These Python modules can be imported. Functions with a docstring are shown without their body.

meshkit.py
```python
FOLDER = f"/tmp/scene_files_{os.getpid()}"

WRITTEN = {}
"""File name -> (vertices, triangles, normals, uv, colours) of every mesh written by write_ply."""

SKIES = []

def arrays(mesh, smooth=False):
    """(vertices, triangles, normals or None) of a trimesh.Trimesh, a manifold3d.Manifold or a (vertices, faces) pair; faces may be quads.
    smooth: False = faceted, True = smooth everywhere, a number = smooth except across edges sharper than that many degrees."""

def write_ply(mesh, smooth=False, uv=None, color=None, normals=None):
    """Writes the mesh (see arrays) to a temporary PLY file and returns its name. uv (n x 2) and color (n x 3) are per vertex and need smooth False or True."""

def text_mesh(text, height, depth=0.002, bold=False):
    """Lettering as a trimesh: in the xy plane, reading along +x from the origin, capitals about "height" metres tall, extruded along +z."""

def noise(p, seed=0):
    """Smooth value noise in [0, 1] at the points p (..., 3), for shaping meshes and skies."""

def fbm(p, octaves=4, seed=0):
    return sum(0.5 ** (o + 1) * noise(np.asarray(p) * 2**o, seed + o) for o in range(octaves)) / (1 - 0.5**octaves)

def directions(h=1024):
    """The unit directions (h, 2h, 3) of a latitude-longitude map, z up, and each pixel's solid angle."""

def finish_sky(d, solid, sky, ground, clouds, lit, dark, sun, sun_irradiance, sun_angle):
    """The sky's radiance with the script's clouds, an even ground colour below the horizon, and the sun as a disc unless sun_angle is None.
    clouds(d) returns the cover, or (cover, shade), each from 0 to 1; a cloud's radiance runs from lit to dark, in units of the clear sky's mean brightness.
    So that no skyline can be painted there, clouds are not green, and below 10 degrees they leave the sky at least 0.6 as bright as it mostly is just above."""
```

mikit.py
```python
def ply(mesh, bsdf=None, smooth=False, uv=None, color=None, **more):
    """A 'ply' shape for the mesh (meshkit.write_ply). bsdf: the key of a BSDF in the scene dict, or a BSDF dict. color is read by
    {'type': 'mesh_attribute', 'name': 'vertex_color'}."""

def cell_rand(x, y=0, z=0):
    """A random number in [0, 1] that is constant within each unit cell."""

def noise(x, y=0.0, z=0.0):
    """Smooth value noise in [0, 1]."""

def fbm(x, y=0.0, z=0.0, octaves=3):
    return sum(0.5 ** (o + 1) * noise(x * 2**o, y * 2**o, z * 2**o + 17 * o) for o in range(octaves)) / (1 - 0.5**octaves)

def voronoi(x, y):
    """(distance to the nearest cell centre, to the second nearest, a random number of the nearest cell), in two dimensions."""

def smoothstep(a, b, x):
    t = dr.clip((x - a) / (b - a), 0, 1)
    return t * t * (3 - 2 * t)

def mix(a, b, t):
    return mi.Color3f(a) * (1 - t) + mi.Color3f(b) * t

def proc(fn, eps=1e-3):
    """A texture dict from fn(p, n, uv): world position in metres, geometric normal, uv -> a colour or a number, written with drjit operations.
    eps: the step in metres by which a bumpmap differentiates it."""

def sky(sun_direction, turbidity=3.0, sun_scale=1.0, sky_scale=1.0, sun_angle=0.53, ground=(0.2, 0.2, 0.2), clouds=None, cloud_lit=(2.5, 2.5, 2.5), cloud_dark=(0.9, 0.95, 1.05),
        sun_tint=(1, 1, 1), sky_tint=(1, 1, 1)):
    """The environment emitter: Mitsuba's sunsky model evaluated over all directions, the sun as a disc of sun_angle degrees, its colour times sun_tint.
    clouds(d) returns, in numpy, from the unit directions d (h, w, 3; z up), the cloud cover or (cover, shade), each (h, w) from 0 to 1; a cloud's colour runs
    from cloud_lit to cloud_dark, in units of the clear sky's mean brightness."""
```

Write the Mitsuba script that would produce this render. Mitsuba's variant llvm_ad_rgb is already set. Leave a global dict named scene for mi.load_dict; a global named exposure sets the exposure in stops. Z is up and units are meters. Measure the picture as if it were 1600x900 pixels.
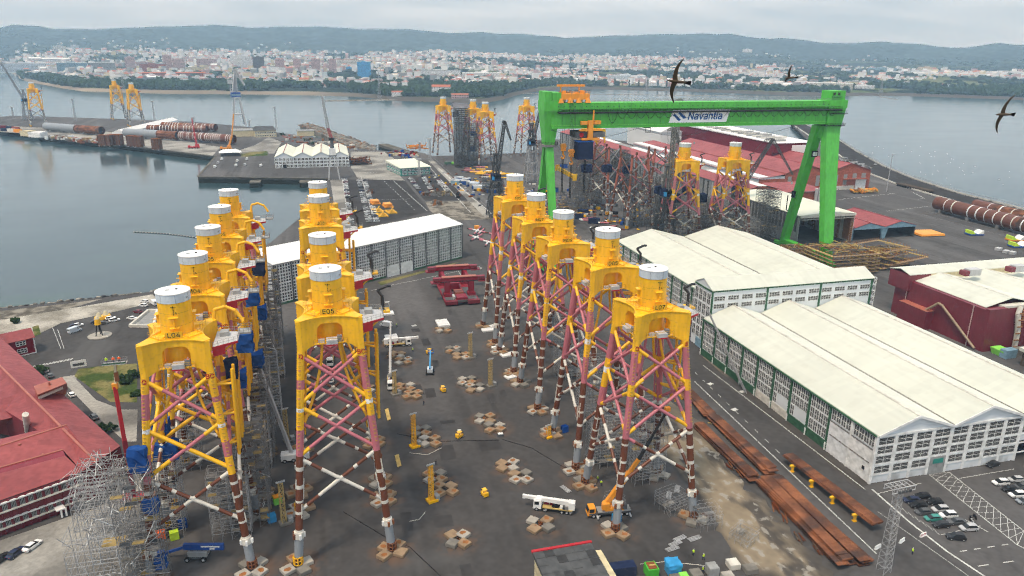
import math, random
import numpy as np, trimesh
import drjit as dr
import mitsuba as mi
import mikit, meshkit
import manifold3d as m3
from mikit import noise, fbm, voronoi, smoothstep, mix
from shapely.geometry import Polygon

T = mi.ScalarTransform4f
scene, labels = {}, {}
RND = random.Random(11)
# ------------------------------------------------------------------ camera, sky, exposure
# world: x across the yard, y along the yard (away from the camera), z up, metres; the drone hovers at 115 m
CAM = np.array([0.0, 0.0, 115.0])
HEAD, PITCH, ROLL = math.radians(15.184), math.radians(17.843), math.radians(0.5495)
fw = np.array([math.sin(HEAD) * math.cos(PITCH), math.cos(HEAD) * math.cos(PITCH), -math.sin(PITCH)])
rt = np.array([math.cos(HEAD), -math.sin(HEAD), 0])
upv = np.cross(rt, fw)
upr = math.cos(ROLL) * upv - math.sin(ROLL) * rt
scene['camera'] = {'type': 'perspective', 'fov': 70.02, 'fov_axis': 'x', 'near_clip': 0.5, 'far_clip': 40000.0,
     'to_world': T().look_at(origin=CAM.tolist(), target=(CAM + fw).tolist(), up=upr.tolist())}


def cloud(d):
 el = np.clip(d[..., 2], 0.0, 1)
 q = np.stack([d[..., 0] / (el + 0.11) * 0.9, d[..., 1] / (el + 0.11) * 1.6, el * 0], -1)
 a = meshkit.fbm(q * 1.3, 5, 3)
 b = meshkit.fbm(q * 0.45 + 7, 4, 9)
 c = meshkit.fbm(np.stack([d[..., 0] * 5, d[..., 1] * 5, el * 42], -1), 5, 21)
 shade = np.clip(0.5 + 6 * (0.38 * a + 0.3 * b + 0.32 * c - 0.5), 0, 1)
 return np.ones_like(el), shade


SUN = np.array([-0.35, -0.25, 0.9])
scene['sky'] = mikit.sky(SUN, turbidity=4, sun_scale=0.3, sun_angle=10, clouds=cloud, ground=(0.12, 0.13, 0.14),
       cloud_lit=(1.3, 1.42, 1.52), cloud_dark=(.74, .84, .94))
exposure = 2.8
HAZE = 9.5e-5     # density of the air per metre

# ------------------------------------------------------------------ palette and materials
PAL, PCOL = {}, []


def pal(**kw):
 for k, v in kw.items():
  PAL[k] = len(PCOL)
  PCOL.append(v)


pal(yellow=(.88, .485, .013), tan=(.3, .215, .14), yellow_dull=(.55, .33, .04), pink=(.50, .155, .19), primer=(.135, .042, .02), white=(.78, .79, .78),
 offwhite=(.62, .6, .54), grey=(.26, .29, .32), dgrey=(.09, .095, .1), black=(.018, .018, .02), red=(.45, .02, .03), darkred=(.22, .02, .035),
 green=(.075, .45, .045), dgreen=(.05, .125, .075), orange=(.8, .31, .025), blue=(.015, .07, .3), skyblue=(.05, .3, .6), galv=(.36, .37, .38),
 steel=(.2, .2, .2), tarp=(.02, .075, .27), concrete=(.38, .36, .32), conc_dark=(.2, .19, .17), rustc=(.21, .075, .03), cream=(.62, .55, .36),
 brick=(.36, .11, .075), terracotta=(.42, .15, .085), teal=(.05, .26, .22), plank=(.42, .31, .13), hivis=(.55, .8, .05), hiorange=(.95, .16, .03),
 navy=(.02, .03, .07), skin=(.5, .3, .2), rubber=(.02, .02, .02), glass=(.012, .015, .018), silver=(.45, .46, .47), wine=(.16, .018, .03),
 roofgrey=(.3, .31, .31), pinkwall=(.52, .36, .34), paper=(.88, .88, .88), brown=(.1, .078, .06), signblue=(.02, .09, .3), lime=(.25, .7, .1), crimson=(.22, .01, .026),
 roofwhite=(.68, .7, .6), rail=(.07, .07, .075), straw=(.5, .37, .14), stain=(.3, .13, .05), wallwhite=(.74, .76, .77), lawn=(.1, .12, .04),
 asph=(.055, .057, .06), bark=(.07, .05, .035), steelblue=(.2, .33, .42), whiteblue=(.55, .62, .68))
PR, PG, PB = ([c[i] for c in PCOL] for i in range(3))
NP = len(PCOL)


def pal_rgb(uv):
 i = mi.UInt32(dr.clip(uv.x * 64.0, 0.0, NP - 0.5))
 return mi.Color3f(dr.gather(mi.Float, mi.Float(PR), i), dr.gather(mi.Float, mi.Float(PG), i), dr.gather(mi.Float, mi.Float(PB), i))


def f_paint(p, n, uv):
 g = fbm(p.x * .35 + 3, p.y * .35, p.z * .2, 4)
 st = fbm(p.x * 1.6, p.y * 1.6, p.z * .22 + 9, 2)
 sc = fbm(p.x * 2.1, p.y * 2.1, p.z * 2.1 + 5, 3)
 c = pal_rgb(uv) * (0.76 + 0.3 * g + .26 * (st - .35))
 return mix(c, (.16, .12, .09), .16 * smoothstep(.6, .75, sc))


def f_matte(p, n, uv):
 g = fbm(p.x * .8, p.y * .8, p.z * .8, 3)
 return pal_rgb(uv) * (0.62 + 0.72 * g)


def bs(name, d):
 scene['mat_' + name] = d


def PLY(mesh, bsdf, **k):
 return mikit.ply(mesh, 'mat_' + bsdf, **k)


def prin(tex, rough=.5, spec=.5, **k):
 return {'type': 'twosided', 'b': {'type': 'principled', 'base_color': tex, 'roughness': rough, 'specular': spec, **k}}


def rgb(*c):
 return {'type': 'rgb', 'value': list(c)}


bs('paint', prin(mikit.proc(f_paint), .42))
bs('gloss', prin(mikit.proc(lambda p, n, uv: pal_rgb(uv)), .22, .5, clearcoat=.6, clearcoat_gloss=.9))
bs('matte', {'type': 'twosided', 'b': {'type': 'diffuse', 'reflectance': mikit.proc(f_matte)}})
bs('flat', {'type': 'twosided', 'b': {'type': 'diffuse', 'reflectance': mikit.proc(lambda p, n, uv: pal_rgb(uv) * (.9 + .2 * noise(p.x * .02, p.y * .02, p.z * .1)))}})
bs('pane', prin(rgb(.02, .024, .027), .12, .6))


def f_rust(p, n, uv):
 g = fbm(p.x * .22, p.y * .22, p.z * .5, 4)
 h = noise(p.x * .08 + 5, p.y * .35, 2)
 k = noise(p.x * 3, p.y * 3, p.z * 3)
 c = mix((.075, .03, .017), (.27, .1, .042), smoothstep(.25, .8, g))
 c = mix(c, (.045, .03, .026), .8 * smoothstep(.52, .8, h))
 return c * (.8 + .4 * k)


bs('rust', prin(mikit.proc(f_rust), .7, .3))
PADS = []      # stain centres, filled where the ballast pads are placed


def f_asphalt(p, n, uv):
 big = fbm(p.x * .012, p.y * .012, 1, 4)
 fine = fbm(p.x * .7, p.y * .7, 3, 3)
 lane = noise(p.x * .45, p.y * .012, 5)
 lane2 = noise(p.x * .09 + 31, p.y * .008, 6)
 blot = fbm(p.x * .055 + 20, p.y * .055, 8, 3)
 c = mi.Color3f(.062, .06, .06) * (.62 + .75 * big) * (.8 + .4 * fine)
 c = c * (1 - .22 * smoothstep(.5, .85, lane) * smoothstep(.35, .6, blot))
 c = c * (1 + .35 * smoothstep(.55, .8, lane2))
 c = mix(c, (.1, .1, .098), .4 * smoothstep(.62, .78, blot))
 r = mi.Float(0)
 for (sx, sy, sr) in PADS:
  d = dr.sqrt(dr.square(p.x - sx) + dr.square(p.y - sy)) / sr
  r = dr.maximum(r, 1 - smoothstep(.35, 1.0, d))
 r = r * smoothstep(.36, .66, fbm(p.x * .42, p.y * .42, 4, 4))
 return mix(c, (.135, .08, .05), .75 * r)


bs('asphalt', prin(mikit.proc(f_asphalt), .85, .25))


def f_concrete(p, n, uv):
 big = fbm(p.x * .05, p.y * .05, 1, 4)
 fine = fbm(p.x * 1.3, p.y * 1.3, p.z * 1.3, 3)
 c = mix((.16, .155, .145), (.36, .35, .32), smoothstep(.25, .75, big))
 return c * (.75 + .5 * fine)


bs('concrete', {'type': 'diffuse', 'reflectance': mikit.proc(f_concrete)})


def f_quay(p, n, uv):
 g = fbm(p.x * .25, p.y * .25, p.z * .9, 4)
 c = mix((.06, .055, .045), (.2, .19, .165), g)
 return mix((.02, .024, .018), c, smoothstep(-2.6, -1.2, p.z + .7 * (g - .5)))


bs('quaywall', {'type': 'twosided', 'b': {'type': 'diffuse', 'reflectance': mikit.proc(f_quay)}})


def f_dirt(p, n, uv):
 a = fbm(p.x * .09, p.y * .03, 1, 4)
 b = fbm(p.x * .5, p.y * .4, 2, 3)
 e = fbm(p.x * .16 + 40, p.y * .07, 3, 4)
 c = mix((.075, .07, .066), (.255, .21, .15), smoothstep(.4, .68, a))
 c = mix(c, (.06, .058, .058), .85 * smoothstep(.52, .68, e))
 return mix(c, (.3, .285, .255), .7 * smoothstep(.6, .72, b) * smoothstep(.5, .6, a)) * (.75 + .5 * b)


bs('dirt', {'type': 'diffuse', 'reflectance': mikit.proc(f_dirt)})
bs('gravel', {'type': 'diffuse', 'reflectance': mikit.proc(lambda p, n, uv: mix((.25, .235, .2), (.46, .44, .39), smoothstep(.3, .7, fbm(p.x * .12, p.y * .12, 0, 4))) * (.8 + .4 * noise(p.x * 2, p.y * 2)))})
bs('rubble', {'type': 'diffuse', 'reflectance': mikit.proc(lambda p, n, uv: mix((.1, .092, .078), (.27, .25, .215), smoothstep(.3, .7, fbm(p.x * .25, p.y * .25, 0, 4))))})
bs('grass', {'type': 'diffuse', 'reflectance': mikit.proc(lambda p, n, uv: mix((.055, .085, .025), (.2, .18, .075), smoothstep(.35, .65, fbm(p.x * .13, p.y * .13, 2, 4))) * (.75 + .5 * noise(p.x * 1.7, p.y * 1.7)))})


bs('tyre', {'type': 'diffuse', 'reflectance': mikit.proc(lambda p, n, uv: mi.Color3f(.05, .049, .05) * (.75 + .4 * fbm(p.x * .5, p.y * .5, 3, 3) + .25 * mikit.cell_rand(dr.floor(p.x / 9), dr.floor(p.y / 11), 1)))})


def f_line(p, n, uv):
 return mi.Color3f(.62, .62, .6) * (.55 + .6 * fbm(p.x * .9, p.y * .9, 3, 3))


bs('marking', {'type': 'diffuse', 'reflectance': mikit.proc(f_line)})


def f_roofwhite(p, n, uv):
 g = fbm(p.x * .06, p.y * .06, 1, 4)
 st = noise(p.x * .9, p.y * .02, 4)
 sheetv = mikit.cell_rand(dr.floor(p.x / 6.2), dr.floor(p.y / 2.1), 3)
 moss = smoothstep(.55, .75, fbm(p.x * .35, p.y * .35, 8, 3))
 c = mi.Color3f(.59, .61, .535) * (.84 + .16 * g + .07 * st + .05 * sheetv)
 return mix(c, (.35, .34, .27), .1 * moss)


def h_roofx(p, n, uv):     # corrugation running across the ridge
 return .5 + .5 * dr.sin(p.y * 2 * math.pi / 1.05)


bs('roofwhite', {'type': 'twosided', 'b': {'type': 'bumpmap', 'arbitrary': mikit.proc(h_roofx, .05), 'scale': .06,
     'b': {'type': 'principled', 'base_color': mikit.proc(f_roofwhite), 'roughness': .5, 'specular': .3}}})


def f_roofred(p, n, uv):
 g = fbm(p.x * .07, p.y * .07, p.z * .07, 4)
 s = fbm(p.x * .9, p.y * .9, 1, 2)
 sheetv = mikit.cell_rand(dr.floor(p.x / 5.2), dr.floor(p.y / 2.3), 5)
 return mix((.2, .04, .045), (.34, .085, .085), g) * (.74 + .34 * s + .16 * sheetv)


bs('roofred', {'type': 'twosided', 'b': {'type': 'bumpmap', 'arbitrary': mikit.proc(h_roofx, .05), 'scale': .05,
    'b': {'type': 'principled', 'base_color': mikit.proc(f_roofred), 'roughness': .55, 'specular': .3}}})


def f_wallwhite(p, n, uv):
 g = fbm(p.x * .2, p.y * .2, p.z * .1, 4)
 d = smoothstep(5.5, .5, p.z) * smoothstep(.4, .65, fbm(p.x * .3, p.y * .3, p.z * .12, 3))
 c = mi.Color3f(.72, .76, .79) * (.86 + .22 * g)
 return mix(c, (.16, .16, .13), .5 * d)


bs('wallwhite', {'type': 'twosided', 'b': {'type': 'diffuse', 'reflectance': mikit.proc(f_wallwhite)}})
bs('foliage', {'type': 'twosided', 'b': {'type': 'diffuse', 'reflectance': mikit.proc(lambda p, n, uv: mix((.012, .026, .012), (.05, .085, .03), uv.x) * (.7 + .6 * noise(p.x * .25, p.y * .25, p.z * .25)))}})


def f_terrain(p, n, uv):
 d = dr.sqrt(p.x * p.x + p.y * p.y)
 a = fbm(p.x * .004, p.y * .004, 3, 4)
 b = fbm(p.x * .03, p.y * .03, 5, 3)
 wood = mix((.012, .022, .018), (.028, .043, .03), b) * (.55 + .9 * fbm(p.x * .0016, p.y * .0016, 7, 4))
 field = mix((.07, .1, .035), (.14, .15, .07), noise(p.x * .009, p.y * .009, 9))
 c = mix(wood, field, smoothstep(.56, .64, a) * smoothstep(8000, 3000, d))
 sand = mix((.09, .08, .065), mix((.16, .14, .11), (.36, .3, .22), noise(p.x * .006, p.y * .006, 4)), smoothstep(200, -50, p.x))
 return mix(sand, c, smoothstep(-.4, .7, p.z + .8 * (b - .5)))


bs('terrain', {'type': 'twosided', 'b': {'type': 'diffuse', 'reflectance': mikit.proc(f_terrain)}})


def h_water(p, n, uv):
 r = smoothstep(-100, 500, p.x - .25 * p.y)
 return (fbm(p.x * .22, p.y * .3, 1, 3) * .6 + .8 * fbm(p.x * .03, p.y * .045, 4, 2)) * (.35 + .75 * r)


def f_water(p, n, uv):
 g = fbm(p.x * .02, p.y * .03, 6, 4)
 near = smoothstep(520, 330, p.y + .2 * p.x)
 c = mix((.018, .04, .05), (.03, .058, .066), g)
 return mix(c, (.022, .06, .045), near * smoothstep(.42, .68, g))


bs('water', {'type': 'twosided', 'b': {'type': 'bumpmap', 'arbitrary': mikit.proc(h_water, .3), 'scale': .16,
    'b': {'type': 'principled', 'base_color': mikit.proc(f_water), 'roughness': .13, 'specular': .5}}})


# ------------------------------------------------------------------ mesh and scene helpers
class MB:
 """Collects boxes, tubes, plates; every piece carries a palette colour in uv.x."""

 def __init__(s):
  s.v, s.f, s.c, s.n = [], [], [], 0

 def add(s, v, f, col):
  v = np.asarray(v, float)
  f = np.asarray(f, int)
  if f.shape[1] == 4:
   f = np.vstack([f[:, [0, 1, 2]], f[:, [0, 2, 3]]])
  s.v.append(v)
  s.f.append(f + s.n)
  if isinstance(col, str):
   col = np.full(len(v), (PAL[col] + .5) / 64)
  s.c.append(np.broadcast_to(np.asarray(col, float), (len(v),)))
  s.n += len(v)
  return s

 def quad(s, a, b, c, d, col='grey'):
  return s.add([a, b, c, d], [[0, 1, 2, 3]], col)

 def poly8(s, p, col):
  """hexahedron: p[0:4] bottom ring ccw, p[4:8] top ring"""
  p = np.asarray(p, float)
  q = [[3, 2, 1, 0], [4, 5, 6, 7], [0, 1, 5, 4], [1, 2, 6, 5], [2, 3, 7, 6], [3, 0, 4, 7]]
  return s.add(p[np.array(q).ravel()], np.arange(24).reshape(6, 4), col)

 def box(s, x0, x1, y0, y1, z0, z1, col='grey'):
  return s.poly8([(x0, y0, z0), (x1, y0, z0), (x1, y1, z0), (x0, y1, z0), (x0, y0, z1), (x1, y0, z1), (x1, y1, z1), (x0, y1, z1)], col)

 def cbox(s, c, sx, sy, sz, rz=0.0, col='grey'):
  """box with centre of its base at c"""
  a, b = math.cos(rz), math.sin(rz)
  P = []
  for z in (0, sz):
   for ux, uy in ((-1, -1), (1, -1), (1, 1), (-1, 1)):
    X, Y = ux * sx / 2, uy * sy / 2
    P.append((c[0] + a * X - b * Y, c[1] + b * X + a * Y, c[2] + z))
  return s.poly8(P, col)

 def beam(s, p, q, w, h, col='grey', up=(0, 0, 1)):
  p, q = np.asarray(p, float), np.asarray(q, float)
  t = (q - p) / np.linalg.norm(q - p)
  a = np.cross(t, up)
  if np.linalg.norm(a) < 1e-4:
   a = np.cross(t, (1, 0, 0))
  a /= np.linalg.norm(a)
  b = np.cross(a, t)
  A, B = a * w / 2, b * h / 2
  return s.poly8([p - A - B, p + A - B, q + A - B, q - A - B, p - A + B, p + A + B, q + A + B, q - A + B], col)

 def tube(s, p, q, r, n=8, col='grey', r2=None, cap=True):
  p, q = np.asarray(p, float), np.asarray(q, float)
  t = (q - p) / max(np.linalg.norm(q - p), 1e-9)
  a = np.cross(t, (0, 0, 1) if abs(t[2]) < .95 else (1, 0, 0))
  a /= np.linalg.norm(a)
  b = np.cross(t, a)
  w = np.arange(n) * 2 * math.pi / n
  ring = np.cos(w)[:, None] * a + np.sin(w)[:, None] * b
  r2 = r if r2 is None else r2
  i = np.arange(n)
  s.add(np.vstack([p + ring * r, q + ring * r2]), np.stack([i, (i + 1) % n, (i + 1) % n + n, i + n], 1), col)
  if cap:
   k = np.arange(1, n - 1)
   s.add(p + ring * r, np.stack([k * 0, k + 1, k], 1), col)
   s.add(q + ring * r2, np.stack([k * 0, k, k + 1], 1), col)
  return s

 def path(s, pts, r, n=6, col='grey'):
  for a, b in zip(pts[:-1], pts[1:]):
   s.tube(a, b, r, n, col)
  return s

 def bands(s, p, q, r, spans, n=10):
  """a tube painted in bands: spans = [(t0, t1, colour, radius factor)]"""
  p, q = np.asarray(p, float), np.asarray(q, float)
  for t0, t1, col, k in spans:
   s.tube(p + (q - p) * t0, p + (q - p) * t1, r * k, n, col, cap=k > 1.0 or t0 <= 0 or t1 >= 1)
  return s

 def prism(s, pts, z0, z1, col='grey'):
  """vertical prism over a simple polygon"""
  m = trimesh.creation.extrude_polygon(Polygon(pts), z1 - z0, engine='earcut')
  m.apply_translation((0, 0, z0))
  return s.mesh(m, col)

 def mesh(s, m, col='grey', facet=True):
  v, f = np.asarray(m.vertices), np.asarray(m.faces)
  if facet:
   return s.add(v[f.ravel()], np.arange(len(f) * 3).reshape(-1, 3), col)
  return s.add(v, f, col)

 def rail(s, pts, h=1.1, col='rail', step=2.0, r=.04, n=3, mid=True):
  """handrail along a 3-D polyline"""
  for a, b in zip(pts[:-1], pts[1:]):
   a, b = np.asarray(a, float), np.asarray(b, float)
   L = np.linalg.norm(b - a)
   for z in ((h, h * .5) if mid else (h,)):
    s.tube(a + (0, 0, z), b + (0, 0, z), r, n, col, cap=False)
   for k in range(int(L / step) + 1):
    c = a + (b - a) * min(k * step / L, 1)
    s.tube(c, c + (0, 0, h), r, n, col, cap=False)
  return s

 def lattice(s, p, q, w0, w1, bays, col='galv', r=.09, rd=.05, n=4):
  """square lattice mast or jib from p to q"""
  p, q = np.asarray(p, float), np.asarray(q, float)
  t = (q - p) / np.linalg.norm(q - p)
  a = np.cross(t, (0, 0, 1) if abs(t[2]) < .95 else (0, 1, 0))
  a /= np.linalg.norm(a)
  b = np.cross(t, a)

  def ring(k):
   u = k / bays
   w = (w0 + (w1 - w0) * u) / 2
   c = p + (q - p) * u
   return [c + a * w * i + b * w * j for i, j in ((-1, -1), (1, -1), (1, 1), (-1, 1))]
  A = ring(0)
  for i in range(4):
   s.tube(A[i], ring(bays)[i], r, n, col, cap=False)
  for k in range(bays):
   A, B = ring(k), ring(k + 1)
   for i in range(4):
    j = (i + 1) % 4
    s.tube(A[i], B[j], rd, 3, col, cap=False)
    s.tube(A[j], B[i], rd, 3, col, cap=False) if w0 > 3 else None
    s.tube(B[i], B[j], rd, 3, col, cap=False)
  return s

 def out(s):
  v, f, c = np.vstack(s.v), np.vstack(s.f), np.concatenate(s.c)
  return trimesh.Trimesh(v, f, process=False), c

 def ply(s, bsdf):
  m, c = s.out()
  return PLY(m, bsdf, smooth=True, uv=np.stack([c, c * 0], 1))


def numbered(name, table):
 if name not in table:
  table[name] = 0
  return name
 table[name] += 1
 return f'{name}_{table[name]:03d}'


USED = {}


def W_(x=0, y=0, z=0, rz=0.0, s=1.0):
 return T().translate([float(x), float(y), float(z)]).rotate([0, 0, 1], math.degrees(rz)).scale(s)


class Kit:
 """A thing with its parts, built once and placed any number of times."""

 def __init__(s):
  s.parts, s.used = [], {}

 def add(s, name, mb, bsdf='paint', label=None, kind=None):
  """name '' = the thing itself is this mesh; returns the part's path for sub-parts"""
  d = mb.ply(bsdf) if isinstance(mb, MB) else mb
  path = numbered(name, s.used) if name else ''
  s.parts.append((path, d, label, kind, None))
  return path

 def put(s, name, d, tw, label=None):
  """a part that reuses a ply dict with its own placing inside the thing"""
  path = numbered(name, s.used)
  s.parts.append((path, d, label, None, tw))
  return path

 def place(s, name, label, cat, tw=None, group=None, kind=None):
  k = numbered(name, USED)
  tw = T() if tw is None else tw
  for path, d, lab, kd, own in s.parts:
   key = k + '__' + path if path else k
   scene[key] = {**d, 'to_world': tw @ own if own is not None else tw}
   if lab or kd:
    labels[key] = {**({'label': lab} if lab else {}), **({'kind': kd} if kd else {})}
  labels[k] = {**labels.get(k, {}), 'label': label, 'category': cat}
  if group:
   labels[k]['group'] = group
  if kind:
   labels[k]['kind'] = kind
  return k


def thing(name, mb, label, cat, bsdf='paint', tw=None, group=None, kind=None):
 k = Kit()
 k.add('', mb, bsdf)
 return k.place(name, label, cat, tw, group, kind)


def structure(name, d, label=None):
 k = numbered(name, USED)
 scene[k] = d
 labels[k] = {'kind': 'structure'}
 return k


def sheet(name, pts, z, bsdf):
 """a flat sheet of ground"""
 m = trimesh.creation.extrude_polygon(Polygon(pts), .012, engine='earcut')
 m.apply_translation((0, 0, z - .012))
 return structure(name, PLY(m, bsdf))


def pt(a, z=0.0):
 return np.array([a[0], a[1], z])


# ------------------------------------------------------------------ water, yard, far shore
SEA = -6.0
water = trimesh.creation.box((1, 1, 1))
structure('water', PLY(([(-9000, -900, SEA), (9000, -900, SEA), (9000, 9000, SEA), (-9000, 9000, SEA)], [[0, 1, 2, 3]]), 'water'))

LAND = [(-290, -160), (430, -160), (480, 240), (533.18, 352.96), (543.54, 448.03), (551.46, 520.65), (572.58, 594.27), (606.24, 675.13), (663.94, 786.44), (746.98, 934.34), (790.47, 1030.49), (845.11, 1145.71), (821.67, 1149.52), (706.2, 950.39), (627.46, 812.91),
  (512, 905), (450, 900), (395, 985), (300, 985), (263.37, 857.64), (133.29, 847.96), (120.84, 897.44), (85.98, 904.15), (54.45, 935.45), (-6.7, 1095.29), (-42.77, 1136.78),
  (-88.74, 1231.97), (-193.01, 1349.91), (-281.38, 1400.95), (-418.93, 1474.45), (-511.59, 1515.84), (-578.69, 1435.33), (-520.38, 1284.83), (-439.42, 1242.45), (-374.55, 1186.26), (-360.64, 1150.19), (-242.3, 1038.3),
  (-110.25, 895.79), (-107.36, 900.74), (-107.84, 748.22), (11.97, 711.74), (-8, 560), (-30, 470), (-62, 400), (-81.75, 380.17), (-117.37, 374.51), (-145.37, 369.9), (-188.2, 364.49)]
lm = trimesh.creation.extrude_polygon(Polygon(LAND), .02, engine='earcut')
lm.apply_translation((0, 0, -.02))
structure('yard_ground', PLY(lm, 'asphalt'))
qm = MB()
L_ = LAND + [LAND[0]]
for a, b in zip(L_[:-1], L_[1:]):
 n_ = max(1, int(math.hypot(b[0] - a[0], b[1] - a[1]) / 40))
 for k in range(n_):
  p, q = [(a[0] + (b[0] - a[0]) * t, a[1] + (b[1] - a[1]) * t) for t in (k / n_, (k + 1) / n_)]
  qm.quad((p[0], p[1], -8), (q[0], q[1], -8), (q[0], q[1], -.021), (p[0], p[1], -.021), 'concrete')
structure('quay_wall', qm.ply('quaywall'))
# quay copings and the deep buttresses of the inner pier
cp = MB()
for a, b in [((-439.42, 1242.45), (-374.55, 1186.26)), ((-360.64, 1150.19), (-242.3, 1038.3)), ((-242.3, 1038.3), (-110.25, 895.79)), ((-107.36, 900.74), (-107.84, 748.22)), ((-107.84, 748.22), (11.97, 711.74))]:
 cp.beam(pt(a, .05), pt(b, .05), 2.2, .5, 'concrete')
for p0, p1 in [((-59.07, 726.62), (-49.22, 724.56)), ((-14.33, 717.25), (-3.83, 715.05))]:
 w = p1[0] - p0[0]
 cp.box(p0[0], p1[0], p0[1] - 16, p0[1] - 1.2, -8, -1.2, 'conc_dark')
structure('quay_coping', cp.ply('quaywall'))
# stone mole beyond the white quay halls
MOLE = [(-18.59, 1274.79), (-5.33, 1295.84), (77.21, 944.25), (70.38, 901.04), (41, 978.38), (11.5, 1127.26)]
mm = trimesh.creation.extrude_polygon(Polygon(MOLE), 7.4, engine='earcut')
mm.apply_translation((0, 0, -7.6))
structure('stone_mole', PLY(mm, 'rubble'))
rk = MB()
r = random.Random(5)
for k in range(700):
 t, e = r.random(), r.random()
 a, b = (pt((-16.5, 1263.14)), pt((68.37, 913.73))) if r.random() < .5 else (pt((-6.37, 1296.01)), pt((76.43, 944.4)))
 c = a + (b - a) * t + np.array([r.gauss(0, 2.5), r.gauss(0, 2.5), -.5])
 s_ = r.uniform(.6, 2.4)
 rk.cbox(c, s_, s_ * r.uniform(.6, 1.3), s_ * .6, r.uniform(0, 3), r.choice(['concrete', 'conc_dark', 'stain', 'conc_dark']))
thing('mole_rocks', rk, 'loose stones and rusty scrap lying along the stone mole', 'rocks', 'matte', kind='stuff')

# left shore: sloping stones under the pale track
sl = MB()
SH = [(-62, 400), (-81.75, 380.17), (-117.37, 374.51), (-145.37, 369.9), (-188.2, 364.49)]
for a, b in zip(SH[:-1], SH[1:]):
 sl.quad((a[0] - 3, a[1] + 14, -8), (b[0] - 3, b[1] + 14, -8), (b[0], b[1], -.03), (a[0], a[1], -.03), 'conc_dark')
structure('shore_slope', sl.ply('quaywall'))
rk = MB()
for k in range(900):
 i = r.randrange(4)
 a, b, t, e = pt(SH[i]), pt(SH[i + 1]), r.random(), r.random()
 c = a + (b - a) * t + np.array([-3 * e, 14 * e, -8 * e - .2])
 s_ = r.uniform(.5, 1.7)
 rk.cbox(c, s_, s_ * r.uniform(.6, 1.3), s_ * .7, r.uniform(0, 3), r.choice(['concrete', 'conc_dark', 'conc_dark', 'asph']))
thing('shore_rocks', rk, 'band of rough rocks along the water edge at the left', 'rocks', 'matte', kind='stuff')

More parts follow.
